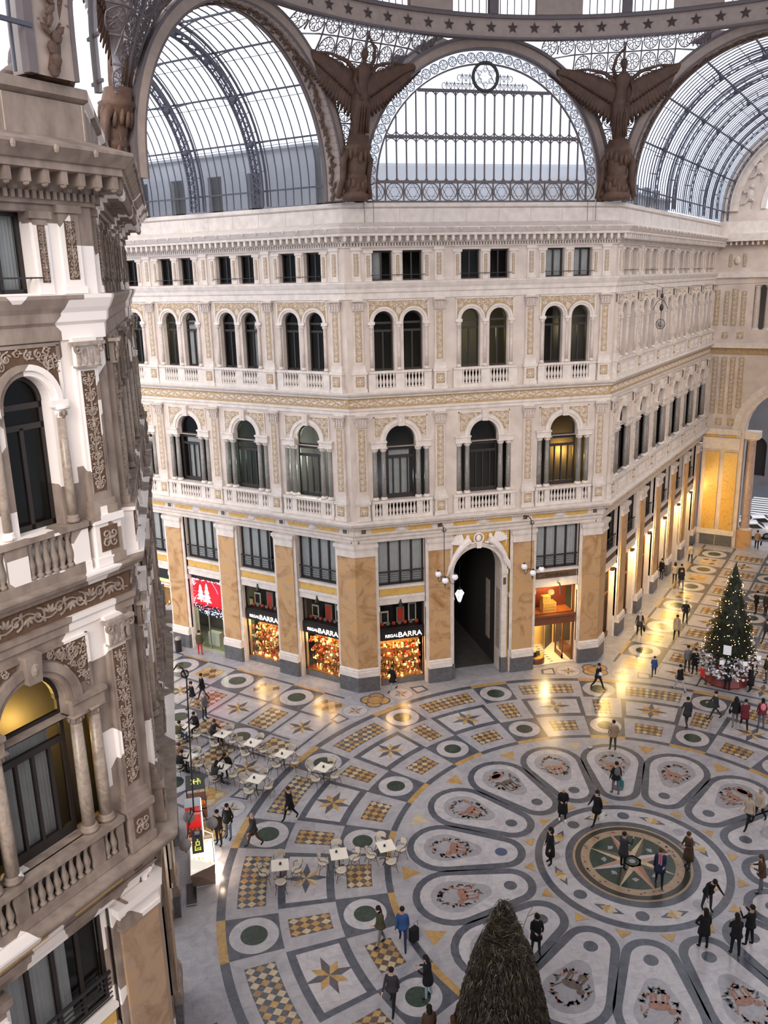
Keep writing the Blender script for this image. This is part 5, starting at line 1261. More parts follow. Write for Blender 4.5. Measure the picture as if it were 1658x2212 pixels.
for i, (x, y, a, d) in enumerate(TAB):
    R = root('cafe_table', 'square cream-topped ' + d, 'table', (x, y, .02), radians(a), group='square café tables')
    for n_, me in zip(('tabletop', 'pedestal', 'base'), TM): link(n_, me, R)
    for q, dd in ((SIDES if a > 20 else SIDES2).items()):
        t = radians(a+q); off = .66; chair(x+off*cos(t), y+off*sin(t), a+q+180, 'cream cane chair %s of the %s' % (dd, d))
    if i < 9:
        hx, hy = RND.uniform(-.1,.1), RND.uniform(-.05,.12); c_, s_ = cos(radians(a)), sin(radians(a))
        H = root('napkin_holder', 'small black napkin holder on the ' + d, 'napkin holder', (x+hx*c_-hy*s_, y+hx*s_+hy*c_, .78), radians(a+RND.uniform(-30,30)), group='napkin holders on the café tables')
        k = MB(); k.taper(-.05,.05,-.035,.035,0,.13,.7,holder_d); k.obj('holder', H); k = MB(); k.box(-.035,.035,-.018,.018,.10,.17,top_m); k.obj('napkins', H)

# ------------------------------------------------------------ kiosk, fridge, menu stand
kb = mat('taupe_faceted_counter', (.30,.21,.16), .5); wl = mat('lit_white_counter_interior', (.95,.92,.85), .4, emit=(1,.93,.82), estr=.7); strip = mat('white_light_strip', (1,1,1), emit=(1,.9,.78), estr=9)
R = root('food_kiosk', 'glass-topped food kiosk with faceted taupe base and bright lit display', 'kiosk', (-17.68, 4.3, .02))
k = MB(); x0, x1, y0, y1 = -.5,.52,-1.0,1.05
V = [(x0+.08,y0+.06,0),(x1-.05,y0+.06,0),(x1-.05,y1,0),(x0+.08,y1,0),(x0,y0,.62),(x1,y0,.98),(x1,y1,.98),(x0,y1,.98),(0.0,y0-.07,.5)]
k.add(V, [(0,1,8),(1,5,8),(5,4,8),(4,0,8),(1,2,6,5),(2,3,7,6),(3,0,4,7)], kb); k.obj('base', R)
k = MB(); k.add([(x0,y0,.62),(x0,y1,.98),(x0,y1,1.3),(x0+.02,y0+.35,1.28)], [(0,1,2,3)], wl); k.box(x0+.04,x1-.04,y0+.04,y1-.05,.8,.82,wl); k.add([(x0,y0,.63),(x1,y0,.99),(x0+.05,y0+.3,1.2)], [(0,1,2)], wl); k.obj('display_interior', R)
k = MB(); k.box(x0+.15,x0+.62,y0+.45,y1-.1,1.3,1.34,black_p); sb = k.obj('sign_board', R)
ylm = mat('yellow_green_lettering', (.75,.8,.1), .5, emit=(.8,.85,.1), estr=.5); k = MB()
for (a, b, c_, d) in ((.1,.36,-.42,-.36),(.1,.15,-.42,-.1),(.31,.36,-.42,-.2),(.18,.3,-.3,-.24),(.14,.32,-.1,-.03),(.14,.19,-.03,.14),(.27,.32,-.03,.14),(.14,.32,.14,.2),(.2,.26,.24,.34)): k.box(x0+.15+a,x0+.15+b,c_,d,1.34,1.35,ylm)
k.obj('lettering', sb); k = MB(); k.box(x0+.28,x0+.48,.62,.8,1.34,1.42,wm2); k.obj('paper_box', sb)
k = MB(); k.add([(x1,y0,.99),(x1,y1,.99),(x0+.62,y1-.1,1.32),(x0+.62,y0+.45,1.32)], [(0,1,2,3)], pane_m); k.add([(x0+.62,y0+.45,1.32),(x0+.15,y0+.45,1.32),(x0,y0,.63),(x1,y0,.99)], [(0,1,2,3)], pane_m); k.obj('glass', R)
k = MB(); k.tube([(x1,y0,.99),(x1,y1,.99),(x0+.62,y1-.1,1.33),(x0+.62,y0+.45,1.33),(x1,y0,.99)], .018, wl, 4); k.obj('glass_frame', R)
k = MB(); k.box(x1-.02,x1+.02,y0+.05,y1,.42,.5,strip); k.box(x1-.02,x1+.02,y0+.05,y1,.06,.12,strip); k.obj('light_strip', R)
k = MB(); rq = random.Random(5)
for i in range(46): k.ell((rq.uniform(x0+.12,x1-.1), rq.uniform(y0+.15,y1-.15), .85), (.05,.07,.035), (cream_t, gold, mat('pale_green_food', (.5,.6,.3), .5), top_m)[i % 4], 6, 4)
o = k.obj('food', R); o['kind'] = 'stuff'
for yy in (-.6,0,.6): lamp('kiosk_light', (-17.68+.2, 4.3+yy, 1.2), 6, (1,.93,.82), .1)
for yy in (3.5,4.3,5.1): lamp('kiosk_side_light', (-16.95, yy, .5), 7, (1,.72,.5), .1)
R = root('drinks_fridge', 'tall red drinks fridge with bright white lit side, behind the kiosk', 'fridge', (-17.9, 6.45, .02))
rf = mat('red_fridge_panel', (.72,.02,.02), .35); k = MB(); k.box(-.36,.34,-.32,.32,0,2.0,mat('pale_blue_grey_top', (.55,.60,.66), .5)); k.obj('cabinet', R)
k = MB(); k.box(-.34,.3,-.35,-.32,.3,1.95,rf); pn_ = k.obj('front_panel', R); text_mesh('lettering', 'Coca-Cola', .13, neon_w.copy() if False else mat('white_lettering', (.9,.9,.9), .5), pn_, (0,-.355,1.6)); k = MB(); k.box(-.3,.28,-.37,-.34,.35,.9,dirty_bg)
for i in range(26): k.ell((rq.uniform(-.3,.26), -.38, rq.uniform(.4,.9)), .05, red_t if i % 2 else rd, 6, 4)
k.obj('can_print', pn_)
k = MB(); k.box(.34,.37,-.3,.3,.25,1.95,mat('white_lit_fridge_door', (1,1,1), emit=(.95,1,.97), estr=3)); k.obj('lit_door', R)
lamp('fridge_light', (-17.3, 6.45, 1.2), 16, (.9,1,.95), .3)
R = root('menu_stand', 'black menu board with green lettering above fruit crates', 'stand', (-17.75, 8.65, .02)); k = MB(); k.add([(-.45,-.42,1.5),(.45,-.42,1.5),(.42,.42,1.75),(-.42,.42,1.75),(-.45,-.42,1.46),(.45,-.42,1.46),(.42,.42,1.71),(-.42,.42,1.71)], [(0,1,2,3),(7,6,5,4),(0,4,5,1),(1,5,6,2),(2,6,7,3),(3,7,4,0)], black_p); b_ = k.obj('board', R)
k = MB()
for (x_, y_, w_, h_, a_) in ((-.1,0,.03,.16,.5),(-.1,0,.03,.16,-.5),(-.0,.0,.03,.12,1.57),(.12,.12,.02,.07,0),(.12,0,.02,.07,0),(.12,-.12,.02,.07,0),(.18,.06,.02,.1,0),(.24,-.05,.015,.1,0)):
    ca, sa = cos(a_), sin(a_); P = [(x_+dx*ca-dy*sa, y_+dx*sa+dy*ca) for dx, dy in ((-w_,-h_),(w_,-h_),(w_,h_),(-w_,h_))]; k.add([(px,py,1.51+.125*(py+.42)/.42) for px,py in P], [(0,1,2,3)], ylm)
k.obj('lettering', b_); k = MB()
for sx in (-1,1):
    for sy in (-1,1): k.box(sx*.42-.02,sx*.42+.02,sy*.38-.02,sy*.38+.02,0,1.5,wood)
k.box(-.45,.45,-.95,.4,.75,.8,wood); k.box(-.45,.45,-.95,-.9,.3,.95,wood); k.obj('shelf', R)
for j, (lab, m_, x0_, nn) in enumerate((('heap of oranges in the crate below the black menu board', mat('orange_peel', (.85,.25,.03), .5), .2, 16), ('heap of pale green apples beside the oranges on the stand', mat('green_apple', (.5,.6,.15), .4), -.25, 16))):
    for i in range(nn):
        o = link('orange' if j == 0 else 'apple', cached(('fr', j), lambda: (lambda q: (q.ell((0,0,0), .055, m_, 10, 7), q.mesh('fruit', True))[1])(MB())), None, (-17.75+x0_+(i % 4-1.5)*.105, 7.8+(i//4)*.11, .875+.02*(i % 3)))
        tag(o, ('orange' if j == 0 else 'green apple') + ' in the crate of the fruit stand below the black menu board', 'fruit', 'oranges on the fruit stand' if j == 0 else 'green apples on the fruit stand')
R = root('floor_mat', 'dark rubber mat behind the food kiosk', 'mat', (-18.1, 3.0, .045)); k = MB(); k.box(-.3,.1,-.7,.6,0,.015,black_p); k.obj('rubber', R); k = MB(); k.box(-.3,.1,-.72,-.69,0,.02,wm2); k.obj('white_edge', R)
R = root('litter_bin', 'black cylindrical litter bin against the pier by the red shop', 'bin', (-18.3, 27.75, .02)); k = MB(); k.lathe([(.2,0),(.22,.1),(.22,.85),(.2,.9)], (0,0,0), black_p, 14); k.obj('body', R); k = MB(); k.lathe([(.23,.88),(.2,1.0),(.08,1.08)], (0,0,0), mat('steel_frame', (.35,.34,.30)), 14); k.obj('lid', R)
o = MB(); o.box(-.12,.12,-.08,.08,0,.005,wm2); tag(o.obj('paper_sheet', loc=(2.53,8.79,.045), rz=.3), 'white sheet of paper lying on the floor by the top petal', 'paper')

# ------------------------------------------------------------ trees
pine = mat('dark_fir_needles', (.009,.018,.009), .7, noise=.5); fairy = mat('warm_fairy_light', (1,.7,.3), emit=(1,.5,.14), estr=22)
R = root('christmas_tree', 'tall dark christmas tree with warm fairy lights on the right', 'christmas tree', (14.0, 13.6, .02))
k = MB(); rq = random.Random(21); k.lathe([(1.2,1.7),(.8,4),(.3,6.4),(.03,7.5)], (0,0,0), pine, 12); k.lathe([(.12,0),(.1,2)], (0,0,0), wood, 8)
def cone_r(z): return 1.62*max(0,1-(z-1.7)/6.1)**.93
for i in range(1500):
    z = 1.6 + 6.0*(1-sqrt(rq.random())); a = rq.uniform(0, 2*pi); r_ = cone_r(z)*(.93+.1*sin(z*9)); L_ = rq.uniform(.2,.45)*(1 if z < 6 else .6); ca, sa = cos(a), sin(a); dz = rq.uniform(-.35,.1)
    b0 = Vector((ca*(r_-L_), sa*(r_-L_), z+.08)); tp = Vector((ca*r_, sa*r_, z+dz*L_)); t_ = Vector((-sa, ca, 0))
    for q in range(5):
        u_ = q/5+.15; c0_ = b0.lerp(tp, u_); w_ = .13*(1.2-u_)
        for sg in (-1,1): k.add([tuple(c0_), tuple(b0.lerp(tp, u_+.18)), tuple(c0_ + t_*sg*w_ + (tp-b0)*.25 + Vector((0,0,rq.uniform(-.05,.03))))], [(0,1,2)], pine)
    k.add([tuple(b0+t_*.02), tuple(b0-t_*.02), tuple(tp)], [(0,1,2)], pine)
k.obj('branches', R)
k = MB()
for i in range(210):
    z = 1.9 + 5.7*(1-sqrt(rq.random())); a = rq.uniform(0, 2*pi); r_ = cone_r(z)*1.02; k.ell((r_*cos(a), r_*sin(a), z), .016, fairy, 5, 4)
o = k.obj('fairy_lights', R); o['kind'] = 'stuff'
k = MB(); wp = [mat('white_poinsettia', (.75,.75,.78), .6), mat('blue_grey_leaf', (.35,.38,.45), .6), mat('dark_leaf', (.04,.05,.05), .6), mat('pinkish_leaf', (.5,.4,.42), .6)]
for i in range(1100):
    a = rq.uniform(0, 2*pi); z = rq.uniform(.65,2.0); r_ = 1.75 - .55*abs(z-1.35) + rq.uniform(-.25,.15); ca, sa = cos(a), sin(a); c_ = Vector((r_*ca, r_*sa, z)); d_ = Vector((rq.gauss(0,1), rq.gauss(0,1), rq.gauss(0,.6))).normalized()*rq.uniform(.08,.16); e_ = d_.cross(Vector((ca, sa, .3))).normalized()*.06
    k.add([tuple(c_-d_), tuple(c_+e_), tuple(c_+d_), tuple(c_-e_)], [(0,1,2,3)], wp[0 if i % 5 < 2 else 1+i % 3])
o = k.obj('white_foliage_skirt', R); o['kind'] = 'stuff'
k = MB(); k.lathe([(1.25,0),(1.3,.1),(1.1,.7),(1.2,.75)], (0,0,0), mat('dark_red_tub', (.16,.025,.025), .5), 12); k.obj('tub', R)
k = MB(); k.box(-.22,.22,-.02,.02,-.3,.3,mat('white_notice', (.8,.84,.9), .5)); o = k.obj('notice', R, loc=(-.95,-1.15,2.6)); o.rotation_euler = (.1,0,-.75)
for (x_, y_, z_) in ((-.2,-1.85,1.95),(1.0,-1.45,2.0),(-1.3,-1.2,1.9)): k = MB(); k.box(-.12,.12,-.01,.01,-.14,.14,mat('white_notice', (.8,.84,.9))); o = k.obj('notice', R, loc=(x_,y_,z_)); o.rotation_euler = (0,0,-.4)
# straw tree
R = root('straw_tree', 'shaggy cone-shaped tree of brown straw in the foreground, cut by the frame', 'straw tree', (-8.85, -7.55, .02))
st_c = [mat('dark_straw', (.018,.013,.009), .6), mat('brown_straw', (.045,.033,.021), .5), mat('golden_straw', (.19,.15,.09), .35), mat('olive_straw', (.065,.054,.032), .4)]
SPR = [(0,1.84),(1.4,1.46),(2.6,1.2),(3.7,.96),(4.3,.78),(4.65,.56),(5.2,.40),(5.6,.24),(5.85,.1),(6.0,.02)]
def srad(z):
    for (a, ra), (b, rb_) in zip(SPR, SPR[1:]):
        if a <= z <= b: return ra + (rb_-ra)*(z-a)/(b-a)
    return .05
k = MB(); k.lathe([(max(r_-.1,.03), z) for z, r_ in SPR], (0,0,0), st_c[0], 20); k.obj('core', R)
for tier in range(3):
    k = MB(); lo, hi = ((0,2.6),(2.3,4.75),(4.4,6.0))[tier]
    for i in range((3600,3600,1500)[tier]):
        a = rq.uniform(0, 2*pi); z = lo + (hi-lo)*rq.random(); r_ = srad(z)+rq.uniform(-.06,.08); L_ = rq.uniform(.15,.42) if tier < 2 else rq.uniform(.08,.22); da = rq.gauss(0,.09 if tier < 2 else .5)/max(r_,.2)
        z2 = max(.01, z-L_*(.95 if tier < 2 else rq.uniform(.2,1))); r2 = srad(z2)+rq.uniform(.0,.1); w_ = rq.uniform(.008,.018)/max(r_,.15); m_ = st_c[rq.choice((0,0,0,0,1,1,1,2,3,3))]
        P = lambda rr_, aa, zz: (rr_*cos(aa), rr_*sin(aa), zz)
        k.add([P(r_,a-w_,z), P(r_,a+w_,z), P(r_+.05,a+da*.5+w_,(z+z2)/2), P(r2,a+da,z2), P(r_+.05,a+da*.5-w_,(z+z2)/2)], [(0,1,2,3,4)], m_)
    o = k.obj('straw_thatch', R); o['kind'] = 'stuff'
k = MB()
for i in range(60): a = rq.uniform(0,2*pi); z = rq.uniform(4.5,6.05); r_ = srad(min(z,6)); k.tube([(r_*cos(a),r_*sin(a),z),((r_+.1)*cos(a+.2),(r_+.1)*sin(a+.2),z+.06),((r_+.18)*cos(a+.4),(r_+.18)*sin(a+.4),z-.05)], .007, st_c[i % 4], 4)
k.tube([(.7,.25,4.5),(1.0,.5,4.85),(1.3,.75,4.95)], .012, st_c[2], 4); k.tube([(1.0,.5,4.8),(1.35,.6,4.8),(1.5,.62,4.6)], .012, st_c[2], 4); k.obj('loose_stalks', R)

# ------------------------------------------------------------ street beyond the end arch
asph = mat('wet_grey_asphalt', (.10,.11,.13), .5, noise=.3, nscale=1); zebra = mat('white_road_paint', (.7,.72,.76), .6)
def alongE(a, t, z=0): return (OE[0]+S2*a+S2*t, OE[1]+S2*a-S2*t, z)
R = root('street', 'grey street with zebra crossing beyond the end arch', 'street', kind='structure', loc=(0,0,0)); k = MB()
k.add([alongE(3,-20,.012), alongE(40,-20,.012), alongE(40,34,.012), alongE(3,34,.012)][::-1], [(0,1,2,3)], asph); k.obj('roadway', R)
k = MB()
for i in range(14): a = 7+i*.95; k.add([alongE(a,2,.018), alongE(a+.5,2,.018), alongE(a+.5,9.5,.018), alongE(a,9.5,.018)], [(0,1,2,3)], zebra)
k.obj('zebra_crossing', R)
R = root('street_building', 'dark building across the street seen through the end arch', 'building'); k = MB()
P0, P1 = alongE(26,-18), alongE(26,34); dk_b = mat('dark_street_facade', (.10,.095,.105), .85, noise=.3, nscale=.8)  # plain dark colour of the building across the street
T_ = Matrix.Translation((P0[0],P0[1],0)) @ Matrix.Rotation(atan2(XE[1],XE[0]),4,'Z'); k.T = T_
wall_panel(k, 0, 52, 0, 24, [(3+4*i,1.1,1,4.5,1) for i in range(12)], 0, .6, dk_b); k.box(0,52,.6,.8,0,24,black_p); k.obj('wall', R)
def car(t, a, label, rot, col):
    p = alongE(a, t); R = root('car', label, 'car', (p[0], p[1], .03), rot, group=None); k = MB(); cp = mat(col[0], col[1], .25, spec=.6)
    sec = [(-2.1,.55,.3,.62),(-1.9,.8,.25,.85),(-1.0,.84,.22,.95),(-.6,.8,.22,1.38),(.5,.78,.22,1.45),(1.2,.84,.22,1.0),(1.9,.82,.25,.8),(2.1,.6,.32,.6)]; v = []
    for x, w_, zb, zt in sec: v += [(x,-w_,zb),(x,-w_,zb+.4*(zt-zb)+.1),(x,-w_*(.75 if zt > 1.1 else .92),zt),(x,w_*(.75 if zt > 1.1 else .92),zt),(x,w_,zb+.4*(zt-zb)+.1),(x,w_,zb)]
    f = [(i*6+j, i*6+j+1, i*6+6+j+1, i*6+6+j) for i in range(7) for j in range(5)] + [tuple(range(5,-1,-1)), tuple(range(42,48))]; k.add(v, f, cp); k.obj('body', R, True)
    k = MB(); k.add([(.55,-.6,1.42),(.55,.6,1.42),(1.18,.72,1.04),(1.18,-.72,1.04)], [(0,1,2,3)], black_p); k.add([(-.65,-.58,1.36),(-.65,.58,1.36),(-1.0,.7,1.0),(-1.0,-.7,1.0)], [(0,1,2,3)], black_p)
    for s_ in (-1,1): k.add([(-.55,s_*.72,1.3),(.45,s_*.7,1.36),(.95,s_*.83,1.0),(-.85,s_*.84,.98)], [(0,1,2,3)], black_p)
    k.obj('windows', R)
    for x in (-1.3,1.3):
        for s_ in (-1,1): k = MB(); k.T = Matrix.Translation((x,s_*.78,.3)) @ Matrix.Rotation(pi/2,4,'X'); k.lathe([(.3,-.1),(.31,0),(.3,.1)], (0,0,0), black_p, 14); k.lathe([(.17,-.11),(.17,.11)], (0,0,0), mat('steel_frame',(.35,.34,.30)), 10); k.obj('wheel', R)
car(4.0, 4.2, 'nearer white car parked beside the zebra crossing outside', -.5, ('white_car_paint', (.75,.78,.82)))
car(4.3, 6.6, 'farther white car behind the first, outside the end arch', -.45, ('white_car_paint', (.75,.78,.82)))
# buildings outside seen blurred through the roof glass --------------------------------
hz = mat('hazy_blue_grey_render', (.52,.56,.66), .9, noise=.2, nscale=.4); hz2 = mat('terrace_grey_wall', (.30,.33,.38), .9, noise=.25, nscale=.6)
def outer(label, cx, cy, ang, Lx, z1, m_, wins=True, dy=3):
    R = root('rooftop_building', label, 'building', (cx, cy, 0), radians(ang)); k = MB(); ops = [(2+3.1*i, .55, 28.2, 30.3, 0) for i in range(int((Lx-2)/3.1))] if wins else []
    wall_panel(k, 0, Lx, 26, z1, ops, 0, .3, m_); k.box(0,Lx,.3,dy,26,z1,m_) if not wins else k.box(0,Lx,.6,dy,26,z1-.1,black_p); k.box(-.2,Lx+.2,-.25,dy,z1,z1+.15,m_); k.obj('wall', R)
    return R
outer('hazy blue-grey rooftop building behind the front lunette glass', -9, 25.5, 0, 19, 30.6, hz, False)
d = (-S2, S2); e = (S2, S2)
q0 = (OA[0]+e[0]*3.2, OA[1]+e[1]*3.2); outer('grey terrace building with open doorways seen through the left roof glass', q0[0], q0[1], -45, 25, 31.4, hz2)
q0 = (OC[0]-e[1]*0-3.6*S2+2*S2, OC[1]+3.6*S2+2*S2); outer('grey rooftop wall seen through the right roof glass', q0[0], q0[1], 45, 24, 29.6, hz2)

R = root('hanging_lamp', 'small black filigree lamp hanging on cables high in the right arm', 'lamp', (12.36, 20.64, 21.0)); k = MB()
for t in (0, 1.05, 2.1): k.tube([(.3*cos(a)*cos(t), .3*cos(a)*sin(t), .3*sin(a)) for a in [j*.52 for j in range(12)]], .02, dark_iron, 4, closed=True)
k.tube([(0,0,.3),(0,0,2.2)], .02, dark_iron, 4); k.ell((0,0,1.0), (.12,.12,.22), dark_iron, 8, 6); k.ell((0,0,1.7), (.1,.1,.16), dark_iron, 8, 6)
for s_ in (-1,1): k.tube([(s_*.5*sin(a), .1, 1.2+.3*cos(a*2)) for a in (0,.5,1,1.5)], .02, dark_iron, 4)
k.obj('filigree', R); k = MB(); k.ell((0,0,0), .2, globe_g, 10, 8); k.obj('globe', R)
k = MB()
for d_ in ((-1,1),(1,-1)): k.tube([(0,0,2.2),(d_[0]*S2*(1.4 if d_[0]<0 else 13), d_[1]*S2*(1.4 if d_[0]<0 else 13), 2.6)], .012, dark_iron, 4)
k.obj('cable', R)
for x, lab in ((1.35, 'thin metal frame hung over the parapet near the left statue'), (14.0, 'thin metal frame hung over the parapet near the right statue')):
    R = root('parapet_frame', lab, 'frame', (*on(OB, XB, x, -.24), 26.8)); k = MB()
    for u in (-.25, .25): k.tube([(u,0,0),(u,0,1.25),(u,.2,1.25)], .015, grey_iron, 4)
    k.tube([(-.25,0,.03),(.25,0,.03)], .015, grey_iron, 4); k.obj('rods', R)
# ------------------------------------------------------------ people
def dirv(fwd, out, sx): return Vector((sx*sin(out), sin(fwd)*cos(out), -cos(fwd)*cos(out)))
def joints(p):
    """skeleton in metres, facing +Y, feet on z = 0"""
    J = {}; lean = radians(p.get('lean', 2)); up = Vector((0, sin(lean), cos(lean))); pel = Vector((0, 0, .95))
    J['pel'] = pel; J['waist'] = pel+up*.14; J['chest'] = pel+up*.36; J['neck'] = pel+up*.52
    hl = lean + radians(p.get('head', 0)); hu = Vector((sin(radians(p.get('turn', 0)))*.3, sin(hl), cos(hl))); J['head'] = J['neck']+hu*.12; J['top'] = J['neck']+hu*.24
    for sx, s in ((-1, 'L'), (1, 'R')):
        lf, kb_ = p['leg'+s]; lf = radians(lf); kb_ = radians(kb_); J['hip'+s] = pel+Vector((sx*.09, 0, -.03)); sp = radians(p.get('spread', 3))
        J['kn'+s] = J['hip'+s]+dirv(lf, sp, sx)*.43; J['an'+s] = J['kn'+s]+dirv(lf-kb_, sp*.5, sx)*.42; ft = min(0, lf-kb_)*.7
        J['toe'+s] = J['an'+s]+Vector((sx*.02, .16*cos(ft), -.05+.16*sin(ft)))
        a, o, e, i_ = p['arm'+s]; a, o, e, i_ = map(radians, (a, o, e, i_)); J['sh'+s] = J['neck']-up*.07+Vector((sx*.175, 0, 0))
        J['el'+s] = J['sh'+s]+dirv(a+lean, o, sx)*.28; J['wr'+s] = J['el'+s]+dirv(a+lean+e, o-i_, sx)*.25; J['ha'+s] = J['wr'+s]+dirv(a+lean+e+.1, o-i_, sx)*.08
    dz = min(J['toeL'].z, J['toeR'].z, J['anL'].z-.05, J['anR'].z-.05) - .02
    for k_ in J: J[k_] = J[k_]-Vector((0, 0, dz))
    return J
POSES = {
 'stand': dict(legL=(2,3), legR=(-3,2), armL=(4,8,14,4), armR=(0,8,16,4)),
 'walk': dict(lean=5, legL=(27,6), legR=(-20,16), armL=(-22,7,12,2), armR=(24,7,22,2)),
 'walk2': dict(lean=4, legL=(-16,22), legR=(20,3), armL=(20,7,18,2), armR=(-16,7,14,2)),
 'stroll': dict(lean=3, head=14, legL=(13,2), legR=(-11,10), armL=(10,8,70,20), armR=(-8,8,18,2)),
 'phone': dict(lean=-1, head=4, legL=(3,2), legR=(-4,3), armL=(42,14,92,34), armR=(46,14,90,32)),
 'hold': dict(lean=3, head=16, legL=(4,3), legR=(-5,3), armL=(14,10,82,34), armR=(16,10,80,34)),
 'bag': dict(lean=1, legL=(6,2), legR=(-6,4), armL=(2,12,8,2), armR=(4,16,14,2)),
 'akimbo': dict(lean=0, legL=(4,2), legR=(-3,2), armL=(-18,46,40,88), armR=(4,10,20,6)),
 'bend': dict(lean=24, head=24, legL=(7,6), legR=(-9,4), armL=(8,20,22,6), armR=(14,26,14,4)),
 'pockets': dict(lean=0, head=8, legL=(3,1), legR=(-3,1), armL=(-10,20,52,32), armR=(-10,20,52,32)),
 'sit': dict(lean=8, head=12, legL=(82,84), legR=(78,80), armL=(30,10,62,22), armR=(34,10,56,22)),
 'sitlean': dict(lean=24, head=16, legL=(82,88), legR=(78,76), armL=(36,18,66,36), armR=(34,18,66,30)),
}
SEG = [('pel','waist','T'),('waist','chest','T'),('chest','neck','T'),('neck','head','S'),('head','top','S')] + [x for s in 'LR' for x in
      (('pel','hip'+s,'P'),('hip'+s,'kn'+s,'P'),('kn'+s,'an'+s,'P'),('an'+s,'toe'+s,'O'),('chest','sh'+s,'T'),('sh'+s,'el'+s,'T'),('el'+s,'wr'+s,'T'),('wr'+s,'ha'+s,'S'))]
RAD = {'pel':(.155,.115),'waist':(.135,.10),'chest':(.165,.115),'neck':(.058,.06),'head':(.082,.095),'top':(.058,.068),'hip':(.092,.095),'kn':(.062,.065),'an':(.042,.045),'toe':(.042,.032),'sh':(.066,.066),'el':(.047,.047),'wr':(.031,.031),'ha':(.034,.02)}
PM = {}
plain = [mat('slot_%s' % n_, (.5,.5,.5)) for n_ in 'STPO']
def body_mesh(pose, shrink=1.0):
    if pose in PM: return PM[pose]
    J = joints(POSES[pose]); names = list(J); idx = {n_: i for i, n_ in enumerate(names)}; vs = [tuple(J[n_]) for n_ in names]; es = [(idx[a], idx[b]) for a, b, _ in SEG]; rad = [RAD.get(n_) or RAD[n_[:-1]] for n_ in names]
    for s, sx in (('L',-1),('R',1)):   # five fingers rooted in the palm
        h = J['ha'+s]; w_ = J['wr'+s]; d = (h-w_).normalized(); side = d.cross(Vector((sx,0,0))).normalized() if abs(d.x) < .9 else Vector((0,1,0)); inn = Vector((-sx,0,0)); inn = (inn-d*inn.dot(d)).normalized()
        for q, L_ in enumerate((.062,.075,.068,.052)):
            b0 = h+side*(.027-.018*q); m_ = b0+d*L_*.55; t_ = m_+d*L_*.4+inn*.022; o_ = len(vs); vs += [tuple(b0), tuple(m_), tuple(t_)]; rad += [(.0095,.0095),(.0085,.0085),(.007,.007)]; es += [(idx['ha'+s],o_),(o_,o_+1),(o_+1,o_+2)]
        b0 = w_.lerp(h,.45)+side*.03; o_ = len(vs); vs += [tuple(b0), tuple(b0+side*.025+d*.03), tuple(b0+side*.03+d*.055+inn*.012)]; rad += [(.011,.011),(.0095,.0095),(.008,.008)]; es += [(idx['ha'+s],o_),(o_,o_+1),(o_+1,o_+2)]
    me = bpy.data.meshes.new('b'); me.from_pydata(vs, es, []); ob = bpy.data.objects.new('b', me); COL.objects.link(ob)
    ob.modifiers.new('s', 'SKIN'); sv = me.skin_vertices[0].data
    for i, (a, b) in enumerate(rad): sv[i].radius = (a, b)
    for i in range(len(vs)): sv[i].use_root = False
    sv[idx['pel']].use_root = True
    ss = ob.modifiers.new('u', 'SUBSURF'); ss.levels = ss.render_levels = 1
    dg = bpy.context.evaluated_depsgraph_get(); dg.update(); out = bpy.data.meshes.new_from_object(ob.evaluated_get(dg)); bpy.data.objects.remove(ob)
    out.name = 'body'; out.materials.clear()
    for m_ in plain: out.materials.append(m_)
    segs = [(J[a], J[b], 'STPO'.index(c_)) for a, b, c_ in SEG]; mi = []
    for f in out.polygons:
        c_ = f.center; best = (9, 0)
        for a, b, t_ in segs:
            ab = b-a; u_ = max(0, min(1, (c_-a).dot(ab)/ab.length_squared)); d = (c_-a-ab*u_).length
            if d < best[0]: best = (d, t_)
        mi.append(best[1])
    out.polygons.foreach_set('material_index', mi); out.polygons.foreach_set('use_smooth', [True]*len(mi)); PM[pose] = (out, J); return PM[pose]
skinc = [mat('skin_%d' % i, c_, .55) for i, c_ in enumerate(((.52,.33,.25),(.44,.27,.19),(.58,.38,.30)))]
CC = {'black': (.012,.012,.014),'charcoal': (.035,.035,.04),'grey': (.13,.13,.14),'navy': (.02,.03,.07),'blue': (.03,.07,.20),'brown': (.07,.04,.025),'olive': (.055,.055,.03),'beige': (.42,.34,.26),'tan': (.28,.19,.12),'red': (.45,.03,.03),'jeans': (.07,.10,.17),
      'light_jeans': (.22,.29,.36),'maroon': (.12,.02,.03),'white': (.7,.7,.7),'pink': (.6,.2,.25),'light_grey': (.38,.38,.40),'teal': (.03,.18,.20),'khaki': (.34,.28,.20),'dark_hair': (.018,.013,.01),'brown_hair': (.07,.035,.02),'grey_hair': (.3,.29,.28)}
def cloth(n_): return mat('cloth_'+n_, CC[n_], .85, spec=.2)
